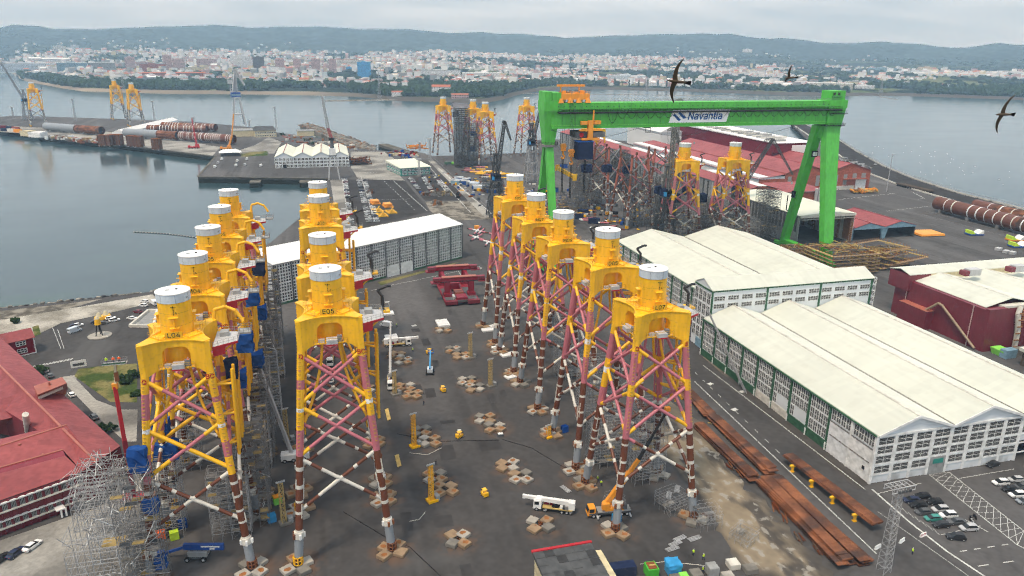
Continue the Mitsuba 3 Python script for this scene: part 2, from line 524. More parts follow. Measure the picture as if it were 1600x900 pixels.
# ---- far shore
COAST = [(-2790.95, 4382.26), (-2127.99, 4564.41), (-1538.59, 4500.92), (-1438.74, 4390.65), (-1072.31, 3350.84), (-928.53, 3046.6), (-740.58, 2654.86), (-645.23, 2490.96), (-524.55, 2409.21), (-391.77, 2329.28),
   (-146.49, 2273.87), (-5.27, 2227.96), (131.01, 2120.63), (216.32, 1943.5), (337.63, 1878.55), (415.51, 1820.45), (501.55, 1965.24), (616.43, 2203.95), (728.1, 2384.44), (835.21, 2506.67), (974.32, 2497.21),
   (1146.77, 2395.05), (1313.07, 2255.85), (1444.77, 2091.31), (1595.53, 2041.05), (1818.58, 2019.48), (1952.11, 1901.74), (2046.24, 1763.97), (2515.7, 1564.08), (3042, 1291.28)]
SKY = [(-5036.58, 8054.99, 236.5), (-3945.23, 8642.06, 269.01), (-3005.92, 9011.91, 287.4), (-2898.35, 9047.08, 308.64), (-2684.26, 9112.89, 307.65), (-2550.6, 9151.2, 278.97), (-2380.21, 9196.99, 282.61), (-2114.34, 9261.73, 301.25), (-1869.49, 9314.24, 319.63), (-1488.75, 9382.62, 341.04), (-956.79, 9451.7, 358.63), (-543.17, 9484.46, 338.41),
  (-38.54, 9499.92, 368.28), (181.21, 9498.27, 364.71), (627.3, 9479.27, 342.5), (1235.27, 9419.35, 350.62), (1694.49, 9347.66, 319.17), (2078.07, 9269.93, 323.28), (2307.38, 9215.53, 295.84), (2611.2, 9134.09, 306.16), (3061.98, 8993.01, 265.47), (3500.77, 8831.46, 291.3), (3926.05, 8650.79, 309.03), (4468.41, 8383.51, 319.44),
  (4854.71, 8165.89, 314), (5224.41, 7934.45, 272.9), (5571.6, 7694.63, 253.53), (5900.38, 7445.5, 207.01), (6152.12, 7238.88, 222.39), (6391.9, 7028.06, 210.51), (6618.57, 6815.03, 185.8), (6788.66, 6645.61, 174.33), (6982.17, 6442, 214.37), (7131.84, 6275.89, 209.03), (8012.85, 5103.35, 186.6), (8703.23, 3808.4, 174.93)]
cA = np.array([math.atan2(q[0], q[1]) for q in COAST])
cD = np.array([math.hypot(q[0], q[1]) for q in COAST])
sA = np.array([math.atan2(q[0], q[1]) for q in SKY])
sZ = np.array([q[2] for q in SKY])
PROF_D = np.array([-400, -60, 0, 50, 110, 400, 1000, 2000, 3200, 4000])
PROF_Z = np.array([-14, -9, -6.4, -4.6, 1, 4, 14, 42, 84, 104])


def terrain_z(x, y):
 x, y = np.asarray(x, float), np.asarray(y, float)
 D, a = np.hypot(x, y), np.arctan2(x, y)
 d = D - np.interp(a, cA, cD) + 26 * (meshkit.noise(np.stack([x * .011, y * .011, x * 0], -1), 3) - .5)
 ridge = np.interp(a, sA, sZ)
 fade = np.clip((d - 300) / 1500, 0, 1)
 right = np.clip((a - math.radians(15.2 + 6)) / math.radians(15), 0, 1)
 z = np.interp(d, PROF_D, PROF_Z) * (1 - .35 * right * fade)
 nb = meshkit.fbm(np.stack([x * .0011, y * .0011, x * 0 + 3], -1), 4, 7) - .5
 z = z + fade * nb * 34
 t = np.clip((D - 6000) / 3500, 0, 1)
 rough = meshkit.fbm(np.stack([x * .0007, y * .0007, x * 0], -1), 4, 17)
 gul = meshkit.fbm(np.stack([x * .0022, y * .0022, x * 0], -1), 4, 27) - .5
 hill = t * t * (3 - 2 * t) * (.62 + .76 * rough * (1 - t) + .38 * t)
 z = z * (1 - t) + ridge * np.minimum(hill, 1) * np.clip(t * 1.6, 0, 1) + t * 100 * (1 - t) + gul * 210 * t * (1 - t) * 2
 return np.where(D > 9500, ridge - (D - 9500) * .15 + gul * 20, z)


az = np.radians(np.linspace(15.2 - 47, 15.2 + 47, 330))
ds = np.concatenate([np.linspace(1350, 3200, 110), np.linspace(3240, 9600, 120), [10200, 11500]])
AA, DD = np.meshgrid(az, ds)
X, Y = DD * np.sin(AA), DD * np.cos(AA)
Z = terrain_z(X, Y)
ni, nj = AA.shape
ii, jj = np.meshgrid(np.arange(ni - 1), np.arange(nj - 1), indexing='ij')
q0 = (ii * nj + jj).ravel()
structure('hills', PLY((np.stack([X, Y, Z], -1).reshape(-1, 3), np.stack([q0, q0 + 1, q0 + nj + 1, q0 + nj], 1)), 'terrain', smooth=True))


def tz(x, y):
 """height of the hills mesh at a point"""
 D, a = math.hypot(x, y), math.atan2(x, y)
 i = min(max(int(np.searchsorted(ds, D)) - 1, 0), len(ds) - 2)
 u = (D - ds[i]) / (ds[i + 1] - ds[i])
 w = min(max((a - az[0]) / (az[1] - az[0]), 0), len(az) - 1.001)
 j = int(w)
 w -= j
 return float((Z[i, j] * (1 - w) + Z[i, j + 1] * w) * (1 - u) + (Z[i + 1, j] * (1 - w) + Z[i + 1, j + 1] * w) * u)


# low stone moles off the far shore
ml = MB()
for a, b, w in [((38.1, 1963.91), (230.59, 1995.16), 14), ((591.65, 2278.35), (1536.76, 1994.75), 9), ((1727.5, 1992.92), (1661.17, 1837.23), 5)]:
 p, q = pt(a), pt(b)
 t = (q - p) / np.linalg.norm(q - p)
 nn = np.array([-t[1], t[0], 0])
 h = -4.2 if w > 10 else -5.2
 ml.poly8([p - nn * w + (0, 0, -8), q - nn * w + (0, 0, -8), q + nn * w + (0, 0, -8), p + nn * w + (0, 0, -8),
    p - nn * w * .5 + (0, 0, h), q - nn * w * .5 + (0, 0, h), q + nn * w * .5 + (0, 0, h), p + nn * w * .5 + (0, 0, h)], 'conc_dark')
structure('far_mole', ml.ply('rubble'))

# ---- woods along the far shore
ICO = trimesh.creation.icosphere(subdivisions=1)
ICO0 = trimesh.creation.icosphere(subdivisions=0)


def crown(mb, c, rr, h, rg, lo=False, tone=None):
 m = ICO0 if lo else ICO
 v = np.array(m.vertices)
 k = np.array([rg.uniform(.68, 1.28) for _ in range(len(v))])[:, None]
 v = v * k * (rr, rr, h / 2) + c
 t = rg.uniform(.05, .75) if tone is None else tone
 f = np.asarray(m.faces)
 mb.add(v[f.ravel()], np.arange(len(f) * 3).reshape(-1, 3), np.repeat(np.clip([t + rg.uniform(-.18, .18) for _ in f], 0, 1), 3))


_mx, _my = np.meshgrid(np.arange(-7000, 9000, 40.0), np.arange(0, 9000, 40.0), indexing='ij')
MASK = meshkit.fbm(np.stack([_mx * .0028, _my * .0028, _mx * 0 + 8], -1), 4, 5)


def mask(x, y):
 return float(MASK[min(max(int((x + 7000) / 40), 0), 399), min(max(int(y / 40), 0), 224)])


def coast_d(a):
 return float(np.interp(a, cA, cD))


wood = MB()
r = random.Random(21)
BELTS = [(-0.2924, -0.2490, 120, 520, 420), (-0.2490, -0.1126, 110, 560, 800), (-0.1126, 0.0639, 100, 460, 800), (0.0479, 0.2538, 110, 600, 900), (0.2287, 0.3457, 150, 420, 260), (0.3457, 0.6514, 110, 260, 240), (0.6514, 0.8750, 95, 520, 900), (0.4924, 0.6586, 480, 900, 420), (-0.3618, -0.2924, 150, 320, 120)]
for p0, p1, d0, d1, cnt in BELTS:
 for k in range(cnt):
  a = r.uniform(p0, p1)
  D = coast_d(a) + d0 + (d1 - d0) * r.random() ** 1.25
  x, y = D * math.sin(a), D * math.cos(a)
  if mask(x, y) < .36:
   continue
  h = r.uniform(13, 25)
  crown(wood, (x, y, tz(x, y) + h * .38), h * r.uniform(.38, .62), h, r, tone=r.uniform(0, .55))
for k in range(3000):       # trees between the houses and on the slopes behind
 a = r.uniform(-0.3618, 0.8861)
 D = coast_d(a) + 400 + 4300 * r.random()
 x, y = D * math.sin(a), D * math.cos(a)
 if mask(x, y) < .47:
  continue
 h = r.uniform(9, 20)
 crown(wood, (x, y, tz(x, y) + h * .35), h * r.uniform(.6, 1.4), h, r, lo=True, tone=r.uniform(0, .4))
thing('woodland', wood, 'dark green woods along the far shore and among the houses', 'woodland', 'foliage', kind='stuff')

# a row of poplars that can be told apart, right of the gantry's left tower
for i, a in enumerate([0.3706, 0.3822, 0.3970, 0.4158, 0.4281, 0.4394, 0.4524, 0.4637, 0.4749, 0.4861, 0.4972, 0.5098, 0.3499, 0.5325]):
 D = coast_d(a) + 150 + r.uniform(-10, 25)
 x, y = D * math.sin(a), D * math.cos(a)
 z0 = tz(x, y)
 h = r.uniform(22, 30)
 k = Kit()
 t_ = MB().tube((0, 0, -2), (0, 0, h * .6), .5, 6, 'bark', .2)
 for q in range(5):
  w_ = q * 1.3
  t_.tube((0, 0, h * (.2 + .08 * q)), (2.2 * math.cos(w_), 2.2 * math.sin(w_), h * (.35 + .09 * q)), .2, 4, 'bark', .08)
 k.add('trunk', t_, 'matte')
 c_ = MB()
 for q in range(26):
  u = q / 25
  rr = 4.4 * math.sin(math.pi * (.12 + .83 * u)) ** .7
  w_ = r.uniform(0, 6.3)
  crown(c_, (math.cos(w_) * rr * .55, math.sin(w_) * rr * .55, h * (.16 + .8 * u)), r.uniform(1.3, 2.2), r.uniform(3, 5), r, lo=True, tone=r.uniform(.1, .7))
 k.add('crown', c_, 'foliage')
 k.place('poplar_tree', 'slim dark poplar in the row on the far shore behind the gantry beam', 'tree', W_(x, y, z0), 'poplars in a row on the far shore')

# ---- the town
WALLS = ['white', 'white', 'wallwhite', 'cream', 'pinkwall', 'white', 'white', 'roofgrey', 'wallwhite']
ROOFS = ['terracotta', 'pinkwall', 'brick', 'roofgrey', 'offwhite', 'roofgrey', 'white']


def house_mesh(mb, c, w, d, h, rz, wall, roof, flat=False, split=None):
 a, b = math.cos(rz), math.sin(rz)
 P = lambda x, y, z: (c[0] + a * x - b * y, c[1] + b * x + a * y, c[2] + z)
 w, d = w / 2, d / 2
 mb.poly8([P(-w, -d, -6), P(w, -d, -6), P(w, d, -6), P(-w, d, -6), P(-w, -d, h), P(w, -d, h), P(w, d, h), P(-w, d, h)], wall)
 m2 = split or mb
 if flat:
  m2.poly8([P(-w, -d, h + .1), P(w, -d, h + .1), P(w, d, h + .1), P(-w, d, h + .1), P(-w, -d, h + 1), P(w, -d, h + 1), P(w, d, h + 1), P(-w, d, h + 1)], roof)
 else:
  e, g = .5, d * .55
  A, B, C, D_, E, F_ = P(-w - e, -d - e, h - .2), P(w + e, -d - e, h - .2), P(w + e, d + e, h - .2), P(-w - e, d + e, h - .2), P(-w - e, 0, h + g), P(w + e, 0, h + g)
  m2.quad(A, B, F_, E, roof)
  m2.quad(C, D_, E, F_, roof)
  m2.add([A, E, D_], [[0, 1, 2]], wall)
  m2.add([B, C, F_], [[0, 1, 2]], wall)


def town_spot(rg):
 while True:
  a = rg.uniform(-0.3507, 0.8806)
  dmax = 4000 if a < 0.5472 else 2500
  D = coast_d(a) + rg.uniform(330 if a < 0.2789 else 180, dmax) + (350 if a > 0.6514 else 0)
  x, y = D * math.sin(a), D * math.cos(a)
  m = 1 - mask(x, y)
  dens = 1.0 if a < 0.1291 else .75 if a < 0.4281 else .6
  if D < 6200 and m > .62 - .3 * dens + .12 * rg.random():
   return x, y, D, a


r = random.Random(77)
town = MB()
for k in range(7200):
 x, y, D, a = town_spot(r)
 z0 = tz(x, y)
 big = r.random() < (.3 if a < 0.1787 else .1)
 w, d = (r.uniform(16, 34), r.uniform(12, 20)) if big else (r.uniform(9, 18), r.uniform(8, 12))
 h = r.uniform(12, 26) if big else r.uniform(5, 10)
 wl = r.choice(WALLS)
 house_mesh(town, (x, y, z0), w, d, h, r.uniform(0, 3.14), wl, r.choice(ROOFS), flat=big and r.random() < .6)
for k in range(90):        # scattered white hamlets on the hill slopes
 a = r.gauss(r.choice([-0.2033, -0.1658, -0.0458, 0.4924, 0.5777, 0.6727, -0.2924]), .02)
 D = r.uniform(6400, 7600)
 x, y = D * math.sin(a), D * math.cos(a)
 house_mesh(town, (x, y, tz(x, y)), r.uniform(10, 22), 10, r.uniform(5, 9), r.uniform(0, 3), 'white', r.choice(ROOFS))
for k in range(26):         # pale industrial sheds on the plain at the right
 a = r.uniform(0.7209, 0.8750)
 D = r.uniform(4300, 5200)
 x, y = D * math.sin(a), D * math.cos(a)
 house_mesh(town, (x, y, tz(x, y)), r.uniform(50, 120), 40, 12, a + 1.57 + r.uniform(-.2, .2), 'wallwhite', 'white', flat=True)
thing('distant_houses', town, 'dense pale houses of the town spreading up to the hills', 'houses', 'flat', kind='stuff')

# houses of the town that show largest: a thing each, with wall and roof
spots = sorted((town_spot(r) for _ in range(1500)), key=lambda q: q[2])[:230]
DESC = {'white': 'white', 'wallwhite': 'pale grey', 'cream': 'cream', 'pinkwall': 'pink', 'offwhite': 'beige', 'roofgrey': 'grey'}
RDESC = {'pinkwall': 'pinkish', 'white': 'white', 'terracotta': 'orange tiled', 'brick': 'red tiled', 'roofgrey': 'grey', 'offwhite': 'pale', 'conc_dark': 'dark'}
kits = {}
for x, y, D, a in spots:
 wl, rf = r.choice(WALLS), r.choice(ROOFS)
 v = r.randrange(3)
 if (wl, rf, v) not in kits:
  k = Kit()
  A_, B_ = MB(), MB()
  w, d, h = r.uniform(11, 22), r.uniform(9, 13), r.choice([5.5, 7, 9, 11])
  house_mesh(A_, (0, 0, 0), w, d, h, 0, wl, rf, split=B_)
  k.add('wall', A_, 'flat')
  k.add('roof', B_, 'flat')
  win = MB()
  for fl in range(max(1, int(h / 3))):
   for cx in np.arange(-w / 2 + 1.5, w / 2 - 1, 2.8):
    for sd in (-1, 1):
     win.box(cx - .5, cx + .5, sd * d / 2 - .06, sd * d / 2 + .06, fl * 3 + 1, fl * 3 + 2.3, 'glass')
  k.add('window', win, 'flat', kind='stuff')
  kits[(wl, rf, v)] = k
 kits[(wl, rf, v)].place('town_house', f'small {DESC[wl]} town house with {RDESC[rf]} roof near the far shore', 'house',
       W_(x, y, tz(x, y), r.uniform(0, 6.28)), f'{DESC[wl]} town houses with {RDESC[rf]} roofs')


# landmark buildings of the far shore: (left foot, right foot, top z, wall, roof, gable, label)
LM = [
 ((-1252.97, 4012.42, 8.86, 38.46, 224.11, 0.303), 'whiteblue', 'white', False, 'long white riverside shed with blue front at the far left', 'shed', 60),
 ((-1002.43, 3763.33, 14.53, 40.64, 117.91, 0.260), 'steelblue', 'white', False, 'long grey blue shed with columned front right of the white one', 'shed', 60),
 ((-900.67, 3835.3, 18.5, 36.21, 107.81, 0.231), 'roofgrey', 'white', False, 'grey columned hall left of the pink apartment blocks', 'hall', 60),
 ((-1484.2, 4889.61, 32.78, 27.73, 61.64, 0.295), 'white', 'white', True, 'white arched hall behind the riverside sheds', 'hall', 60),
 ((-1322.38, 4691.77, 38.33, 21.75, 129.51, 0.275), 'wallwhite', 'white', True, 'wide pale hall behind the grey blue shed', 'hall', 60),
 ((-1577.06, 6058.04, 101.19, 34.47, 51.22, 0.255), 'whiteblue', 'white', False, 'white tower block on the town skyline at the left', 'building', 20),
 ((-1644.85, 5951.76, 100.52, 29.51, 80.21, 0.270), 'offwhite', 'white', False, 'broad cream block on the town skyline', 'building', 20),
 ((-770.5, 3782.26, 20.17, 60.87, 41.5, 0.201), 'pinkwall', 'roofgrey', False, 'tall pink apartment block left of the brick red slab', 'building', 18),
 ((-741.47, 3930.54, 25.32, 31.79, 65.38, 0.186), 'pinkwall', 'roofgrey', False, 'low pink apartment block behind the brick red slab', 'building', 18),
 ((-656.34, 3656.19, 18.17, 35.1, 104.73, 0.178), 'brick', 'conc_dark', False, 'brick red slab block with dark balcony rows', 'building', 18),
 ((-611.33, 3760.59, 23.96, 66.73, 37.21, 0.161), 'pinkwall', 'offwhite', False, 'tall pale pink tower right of the brick red slab', 'building', 16),
 ((-560.79, 3738.08, 23.25, 51.38, 50.66, 0.149), 'pinkwall', 'offwhite', False, 'pale pink block with stepped roof in the town front', 'building', 16),
 ((-473.37, 3583.68, 20.51, 21.48, 75.1, 0.131), 'cream', 'roofgrey', False, 'low tan block at the end of the red terrace', 'building', 16),
 ((-503.79, 3218.8, 11.9, 15.58, 229.06, 0.155), 'brick', 'terracotta', True, 'long low terrace with red tiled roofs behind the trees', 'terrace', 14),
 ((-468.89, 3972.15, 28.34, 44.62, 92.59, 0.118), 'pinkwall', 'offwhite', False, 'pink block behind the low tan block', 'building', 16),
 ((-322.54, 3781.21, 27.23, 59.98, 42.23, 0.085), 'white', 'offwhite', False, 'white apartment tower left of its white twin', 'building', 18),
 ((-265.53, 3675.34, 27.05, 61.31, 49.67, 0.072), 'wallwhite', 'offwhite', False, 'white apartment tower beside the brown tower', 'building', 18),
 ((-212.66, 3673.76, 27.25, 58.74, 50.09, 0.058), 'brown', 'conc_dark', False, 'dark brown tower block above the shore trees', 'building', 20),
 ((-116.75, 3558.03, 24.81, 54.62, 38.31, 0.033), 'pinkwall', 'terracotta', False, 'first pinkish tower with orange roof right of the brown block', 'building', 16),
 ((-54.23, 3639.51, 28.55, 36.51, 50.87, 0.015), 'cream', 'offwhite', False, 'cream block between the pinkish towers', 'building', 16),
 ((-42.19, 3539.71, 25.47, 51.92, 33.06, 0.012), 'pinkwall', 'terracotta', False, 'second pinkish tower with orange roof', 'building', 16),
 ((37.41, 3484.75, 24.35, 56.84, 38.44, -0.011), 'pinkwall', 'terracotta', False, 'third pinkish tower, the widest, with orange roof', 'building', 16),
 ((107.56, 3438.28, 23.03, 56.42, 32.86, -0.031), 'pinkwall', 'brick', False, 'fourth pinkish tower, just left of the blue tower', 'building', 16),
 ((190.98, 3784.85, 34.8, 41.54, 100.24, -0.050), 'offwhite', 'terracotta', False, 'row of beige blocks behind the blue tower', 'building', 16),
 ((220.13, 3107.1, 13.64, 60.28, 53.07, -0.071), 'skyblue', 'steelblue', False, 'bright blue office tower above the shore trees', 'building', 22),
 ((184.14, 3500.13, 27.07, 19.3, 30.97, -0.053), 'skyblue', 'steelblue', False, 'small light blue block left of the blue tower', 'building', 16),
 ((413.42, 3425.09, 32.33, 27.43, 36.89, -0.120), 'white', 'white', False, 'small white block right of the blue tower', 'building', 16),
 ((342.53, 2005.81, 0.96, 24.88, 49.62, -0.169), 'white', 'terracotta', True, 'white shoreline mansion with orange roof among trees', 'mansion', 22),
 ((232.36, 2051.81, 0.68, 10.05, 34.24, -0.113), 'white', 'terracotta', True, 'low white house with red roof left of the mansion', 'house', 12),
 ((381.76, 1947.81, -0.9, 9.76, 45.28, -0.194), 'pinkwall', 'terracotta', True, 'low red roofed annexe right of the shoreline mansion', 'house', 12),
 ((417.49, 2042.7, 1.9, 8.53, 35.22, -0.202), 'white', 'offwhite', False, 'flat white pavilion behind the red roofed annexe', 'house', 12),
 ((662.27, 2945.57, 16.78, 20.7, 147.18, -0.221), 'white', 'white', False, 'wide white factory hall in the middle of the town', 'hall', 50),
 ((518.24, 3055.22, 16.79, 27.36, 168.02, -0.168), 'wallwhite', 'roofgrey', False, 'long pale commercial hall left of the white factory', 'hall', 40),
 ((1284.75, 2946.07, 5.47, 23.12, 158.95, -0.411), 'whiteblue', 'white', False, 'white and pale blue hall behind the poplars', 'hall', 40),
 ((1754.51, 2263.72, 2.52, 21.45, 148.28, -0.659), 'offwhite', 'white', False, 'white roofed factory sheds by the right shore', 'hall', 40),
 ((1921.51, 2290.6, 2.93, 11.01, 64.39, -0.698), 'wallwhite', 'white', False, 'small white shed right of the factory sheds', 'hall', 25),
 ((1540.07, 2270.76, 1.81, 13.69, 165.71, -0.596), 'cream', 'offwhite', False, 'low cream sheds along the shore behind the beam', 'hall', 25),
 ((3497.15, 3677.41, 27.87, 28.6, 95.38, -0.760), 'cream', 'terracotta', False, 'long cream block on the right hand shore town', 'building', 16),
 ((3252.88, 3756.84, 28.8, 21.52, 152, -0.714), 'steelblue', 'roofgrey', False, 'long blue grey hall in the right hand town', 'hall', 30),
 ((3999.98, 6391.39, 137.12, 28.53, 86.16, -0.559), 'white', 'white', False, 'white school building on the low ridge', 'building', 20),
]
for (cx, cy, z0, h, L, rz), wl, rf, gable, lab, cat, dep in LM:
 c = (cx, cy)
 zg = min(z0, tz(c[0], c[1])) - 3
 k = Kit()
 w = MB().box(-L / 2, L / 2, 0, dep, zg - z0, h, wl)
 k.add('wall', w, 'flat')
 ro = MB()
 if gable:
  for s_ in (0, 1):
   y0, y1 = (-.6, dep / 2) if s_ == 0 else (dep + .6, dep / 2)
   ro.quad((-L / 2 - .6, y0, h), (L / 2 + .6, y0, h), (L / 2 + .6, y1, h + min(6, dep * .28)), (-L / 2 - .6, y1, h + min(6, dep * .28)), rf)
  for s_ in (-1, 1):
   ro.add([(s_ * L / 2, 0, h), (s_ * L / 2, dep, h), (s_ * L / 2, dep / 2, h + min(6, dep * .28))], [[0, 1, 2]], wl)
 else:
  ro.box(-L / 2 - .4, L / 2 + .4, -.4, dep + .4, h + .02, h + 1.2, rf)
  ro.box(-L / 6, L / 8, dep * .3, dep * .6, h + 1.2, h + 4, wl)
 k.add('roof', ro, 'flat')
 nf = max(1, int(h / 3.4))
 nc = max(3, int(L / 4.2))
 for f_ in range(nf):
  wi = MB()
  for c_ in range(nc):
   x0 = -L / 2 + L * (c_ + .22) / nc
   wi.box(x0, x0 + L / nc * .56, -.1, .25, h * (f_ + .3) / nf, h * (f_ + .78) / nf, 'glass' if wl != 'skyblue' else 'signblue')
  if h > 12:
   for e in (-1, 1):
    for y0 in np.arange(2, dep - 2, 4):
     wi.box(e * L / 2 - .12, e * L / 2 + .12, y0, y0 + 1.8, h * (f_ + .3) / nf, h * (f_ + .75) / nf, 'glass')
  k.add('window_row', wi, 'flat', kind='stuff')
 k.place('shed' if cat == 'shed' else 'town_building', lab, cat, W_(c[0], c[1], z0, rz))

# lattice power pylons on the far shore
for (a, b) in [((159.5, 1792.92, 12.42), (160.67, 1792.82, 70.14)), ((1247.65, 1432.96, 34.97), (1244.25, 1435.92, 65.48)), ((912.28, 1946.86, 21.91), (910.07, 1947.89, 59.69)), ((-708.18, 2605.47, 35.99), (-702.09, 2607.12, 77.24)), ((-483.67, 2248.57, 10.42), (-478.68, 2249.64, 70.06))]:
 h = b[2] - a[2] + 4
 m = MB().lattice((0, 0, 0), (0, 0, h * .75), 7, 1.6, 7, 'galv', .16, .1)
 m.lattice((0, 0, h * .75), (0, 0, h), 1.6, .4, 3, 'galv', .14, .09)
 for z in (.72, .82, .92):
  m.beam((-6, 0, h * z), (6, 0, h * z), .3, .4, 'galv')
 thing('power_pylon', m, 'grey lattice power pylon standing on the far shore', 'pylon', 'matte', W_(a[0], a[1], a[2] - 4, .4), 'power pylons on the far shore')

# ------------------------------------------------------------------ ground sheets and markings
sheet('gravel_track', [(-169.77, 355.07), (-139.58, 352.72), (-114.16, 362.39), (-81.59, 375.97), (-76.2, 364.64), (-93.16, 352.79), (-112.54, 342.02), (-117.64, 329.83), (-127.81, 317.78), (-147.14, 310.5)], .03, 'gravel')
sheet('shore_path', [(-158.65, 364.17), (-144.04, 365.95), (-116.86, 370.53), (-103.42, 374.12), (-114.16, 362.39), (-139.58, 352.72), (-153.45, 350.3)], .02, 'rubble')
sheet('west_apron', [(-83.95, 175.65), (-80.91, 178.62), (-73.65, 182.27), (-64.59, 186.65), (-61.76, 187.37), (-56.39, 202.73), (-53.9, 204.51), (-48.8, 174.33), (-46.16, 152.3), (-78.33, 156.43)], .03, 'concrete')
sheet('west_plaza', [(-96.03, 279.72), (-87.42, 281.65), (-89.87, 277.06), (-78.23, 256.56), (-68.14, 246.73), (-62.99, 245.44), (-58.93, 222.59), (-62.34, 223.45), (-75.19, 243.82)], .03, 'concrete')
sheet('lawn', [(-91.37, 286.2), (-85.51, 287.18), (-71.2, 286.75), (-64.29, 251.1), (-73.22, 253.82), (-79.92, 263.66), (-90.95, 279.61)], .04, 'grass')
sheet('verge_grass', [(27.68, 370.65), (49.59, 383.5), (78.64, 400.54), (81.35, 402.73), (68.83, 391.91), (45.26, 377.12), (28.78, 364.71)], .03, 'grass')
sheet('house_lawn', [(-123.04, 339.71), (-121.17, 341.66), (-116.6, 329.58), (-118.21, 326.96)], .05, 'grass')
DIRT = [(115.58, 191.59), (111.27, 168.21), (111.12, 151.11), (110.96, 133.6), (110.83, 118.68), (107.24, 111.86), (93.91, 115.28), (90.09, 126.32), (93.35, 140.81), (95.03, 165.15), (93.87, 184.21), (100.98, 204.56), (113.86, 211.35)]
rj = random.Random(2)
DP = []
for a, b in zip(DIRT, DIRT[1:] + DIRT[:1]):
 L = math.hypot(b[0] - a[0], b[1] - a[1])
 for q in range(max(1, int(L / 2.2))):
  t = q / max(1, int(L / 2.2))
  DP.append((a[0] + (b[0] - a[0]) * t + rj.gauss(0, .7), a[1] + (b[1] - a[1]) * t + rj.gauss(0, .7)))
sheet('dirt_ground', list(Polygon(DP).buffer(0).exterior.coords)[:-1], .02, 'dirt')
sheet('far_quay_apron', [(-432.86, 1222.98), (-370.16, 1176.9), (-243.88, 1045.58), (-111.57, 901.57), (-110.49, 979.81), (-152.15, 1042.89), (-274.51, 1186.37), (-402.29, 1284.71), (-467.82, 1326.75)], .03, 'concrete')
sheet('inner_quay_apron', [(-93.48, 915.02), (-70.13, 999.19), (-15.75, 1141.17), (-58.45, 1087.79), (-39.43, 1022.05), (-44.64, 905.52)], .03, 'concrete')
sheet('dock_strip', [(13.5, 703.95), (23.95, 701.75), (21.7, 511.99), (12.28, 494.32)], .03, 'concrete')
sheet('pier_road', [(43.49, 906.23), (82.38, 898.72), (87.63, 835.14), (79.7, 713.02), (80.72, 686.12), (39.32, 702.25), (36.34, 776.85)], .03, 'concrete')
sheet('dock_parking', [(25.12, 701.51), (81.17, 689.73), (82.01, 540.56), (40.78, 507.68), (21.24, 488.48)], .018, 'tyre')
sheet('office_parking', [(83.26, 696.8), (120.45, 712.55), (125.21, 580.21), (84.59, 583.53)], .018, 'tyre')
sheet('pale_pad', [(84.19, 580.88), (125.58, 574.56), (123.37, 506.11), (89.68, 507.16), (82.38, 542.88)], .018, 'rubble')
sheet('crane_track_bed', [(122.67, 817.65), (129.07, 821.62), (125.43, 514.58), (118, 511.75)], .02, 'concrete')
sheet('wall_foot_strip', [(144.36, 240.2), (149.87, 242.88), (144.76, 146.81), (139.81, 145.44)], .03, 'dirt')
sheet('parking_tarmac', [(-119.37, 335.65), (-108.97, 342.81), (-82.07, 358.38), (-73.32, 336.68), (-79.54, 318.28), (-99.72, 312.31), (-108.61, 311.01)], .02, 'asphalt')

MK = MB()


def stripe(pts, w=.22, z=.05, col='white', dash=None):
 for a, b in zip(pts[:-1], pts[1:]):
  a, b = pt(a, z), pt(b, z)
  L = np.linalg.norm(b - a)
  t = (b - a) / L
  n_ = np.array([-t[1], t[0], 0]) * w / 2
  segs = [(0, L)] if dash is None else [(s_, min(s_ + dash[0], L)) for s_ in np.arange(0, L, dash[0] + dash[1])]
  for u0, u1 in segs:
   MK.quad(a + t * u0 - n_, a + t * u1 - n_, a + t * u1 + n_, a + t * u0 + n_, col)


stripe([(140.51, 232.75), (141.9, 144.91)], .3)
stripe([(129.98, 220.39), (125.1, 120.74)], .3)
stripe([(134.12, 227.56), (130.12, 166.46)], .22, dash=(2.2, 4.2))
stripe([(143.82, 144.43), (142.59, 129.67), (142.56, 117.26), (144, 106.77)], .55)
stripe([(137.82, 135.18), (139.13, 121.68), (140.39, 107.7)], .15)
stripe([(165.26, 146.71), (161.59, 114.92), (162.45, 112.18)], .25)
stripe([(171.98, 146.4), (168.24, 119)], .25)
for k in range(13):
 t = k / 12
 a0, a1 = np.array((165.26, 146.71)), np.array((161.59, 114.92))
 b0, b1 = np.array((171.98, 146.4)), np.array((168.24, 119))
 stripe([a0 + (a1 - a0) * t, b0 + (b1 - b0) * min(1, t + .12)], .14)
 stripe([a0 + (a1 - a0) * t, b0 + (b1 - b0) * max(0, t - .12)], .14)
stripe([(171.94, 142.96), (192.15, 143.08)], .2)
stripe([(143.47, 142.28), (159.74, 143.68)], .2)
stripe([(145.62, 116.48), (160.48, 115.71)], .3, dash=(2, 2))
stripe([(145.32, 111.01), (161.77, 109.9)], .3, dash=(3, 4))
for k in range(7):
 a, b = np.array((144.6, 134.34)), np.array((145.93, 123.08))
 c, d = np.array((152.58, 134.7)), np.array((155.07, 123.44))
 t = k / 6
 stripe([a + (b - a) * t, a + (b - a) * t + (np.array([.18, .98]) * 2.6)], .14)
stripe([(157.59, 126.7), (159, 120.81)], .3)
stripe([(146.24, 123), (159.19, 123.49)], .2)
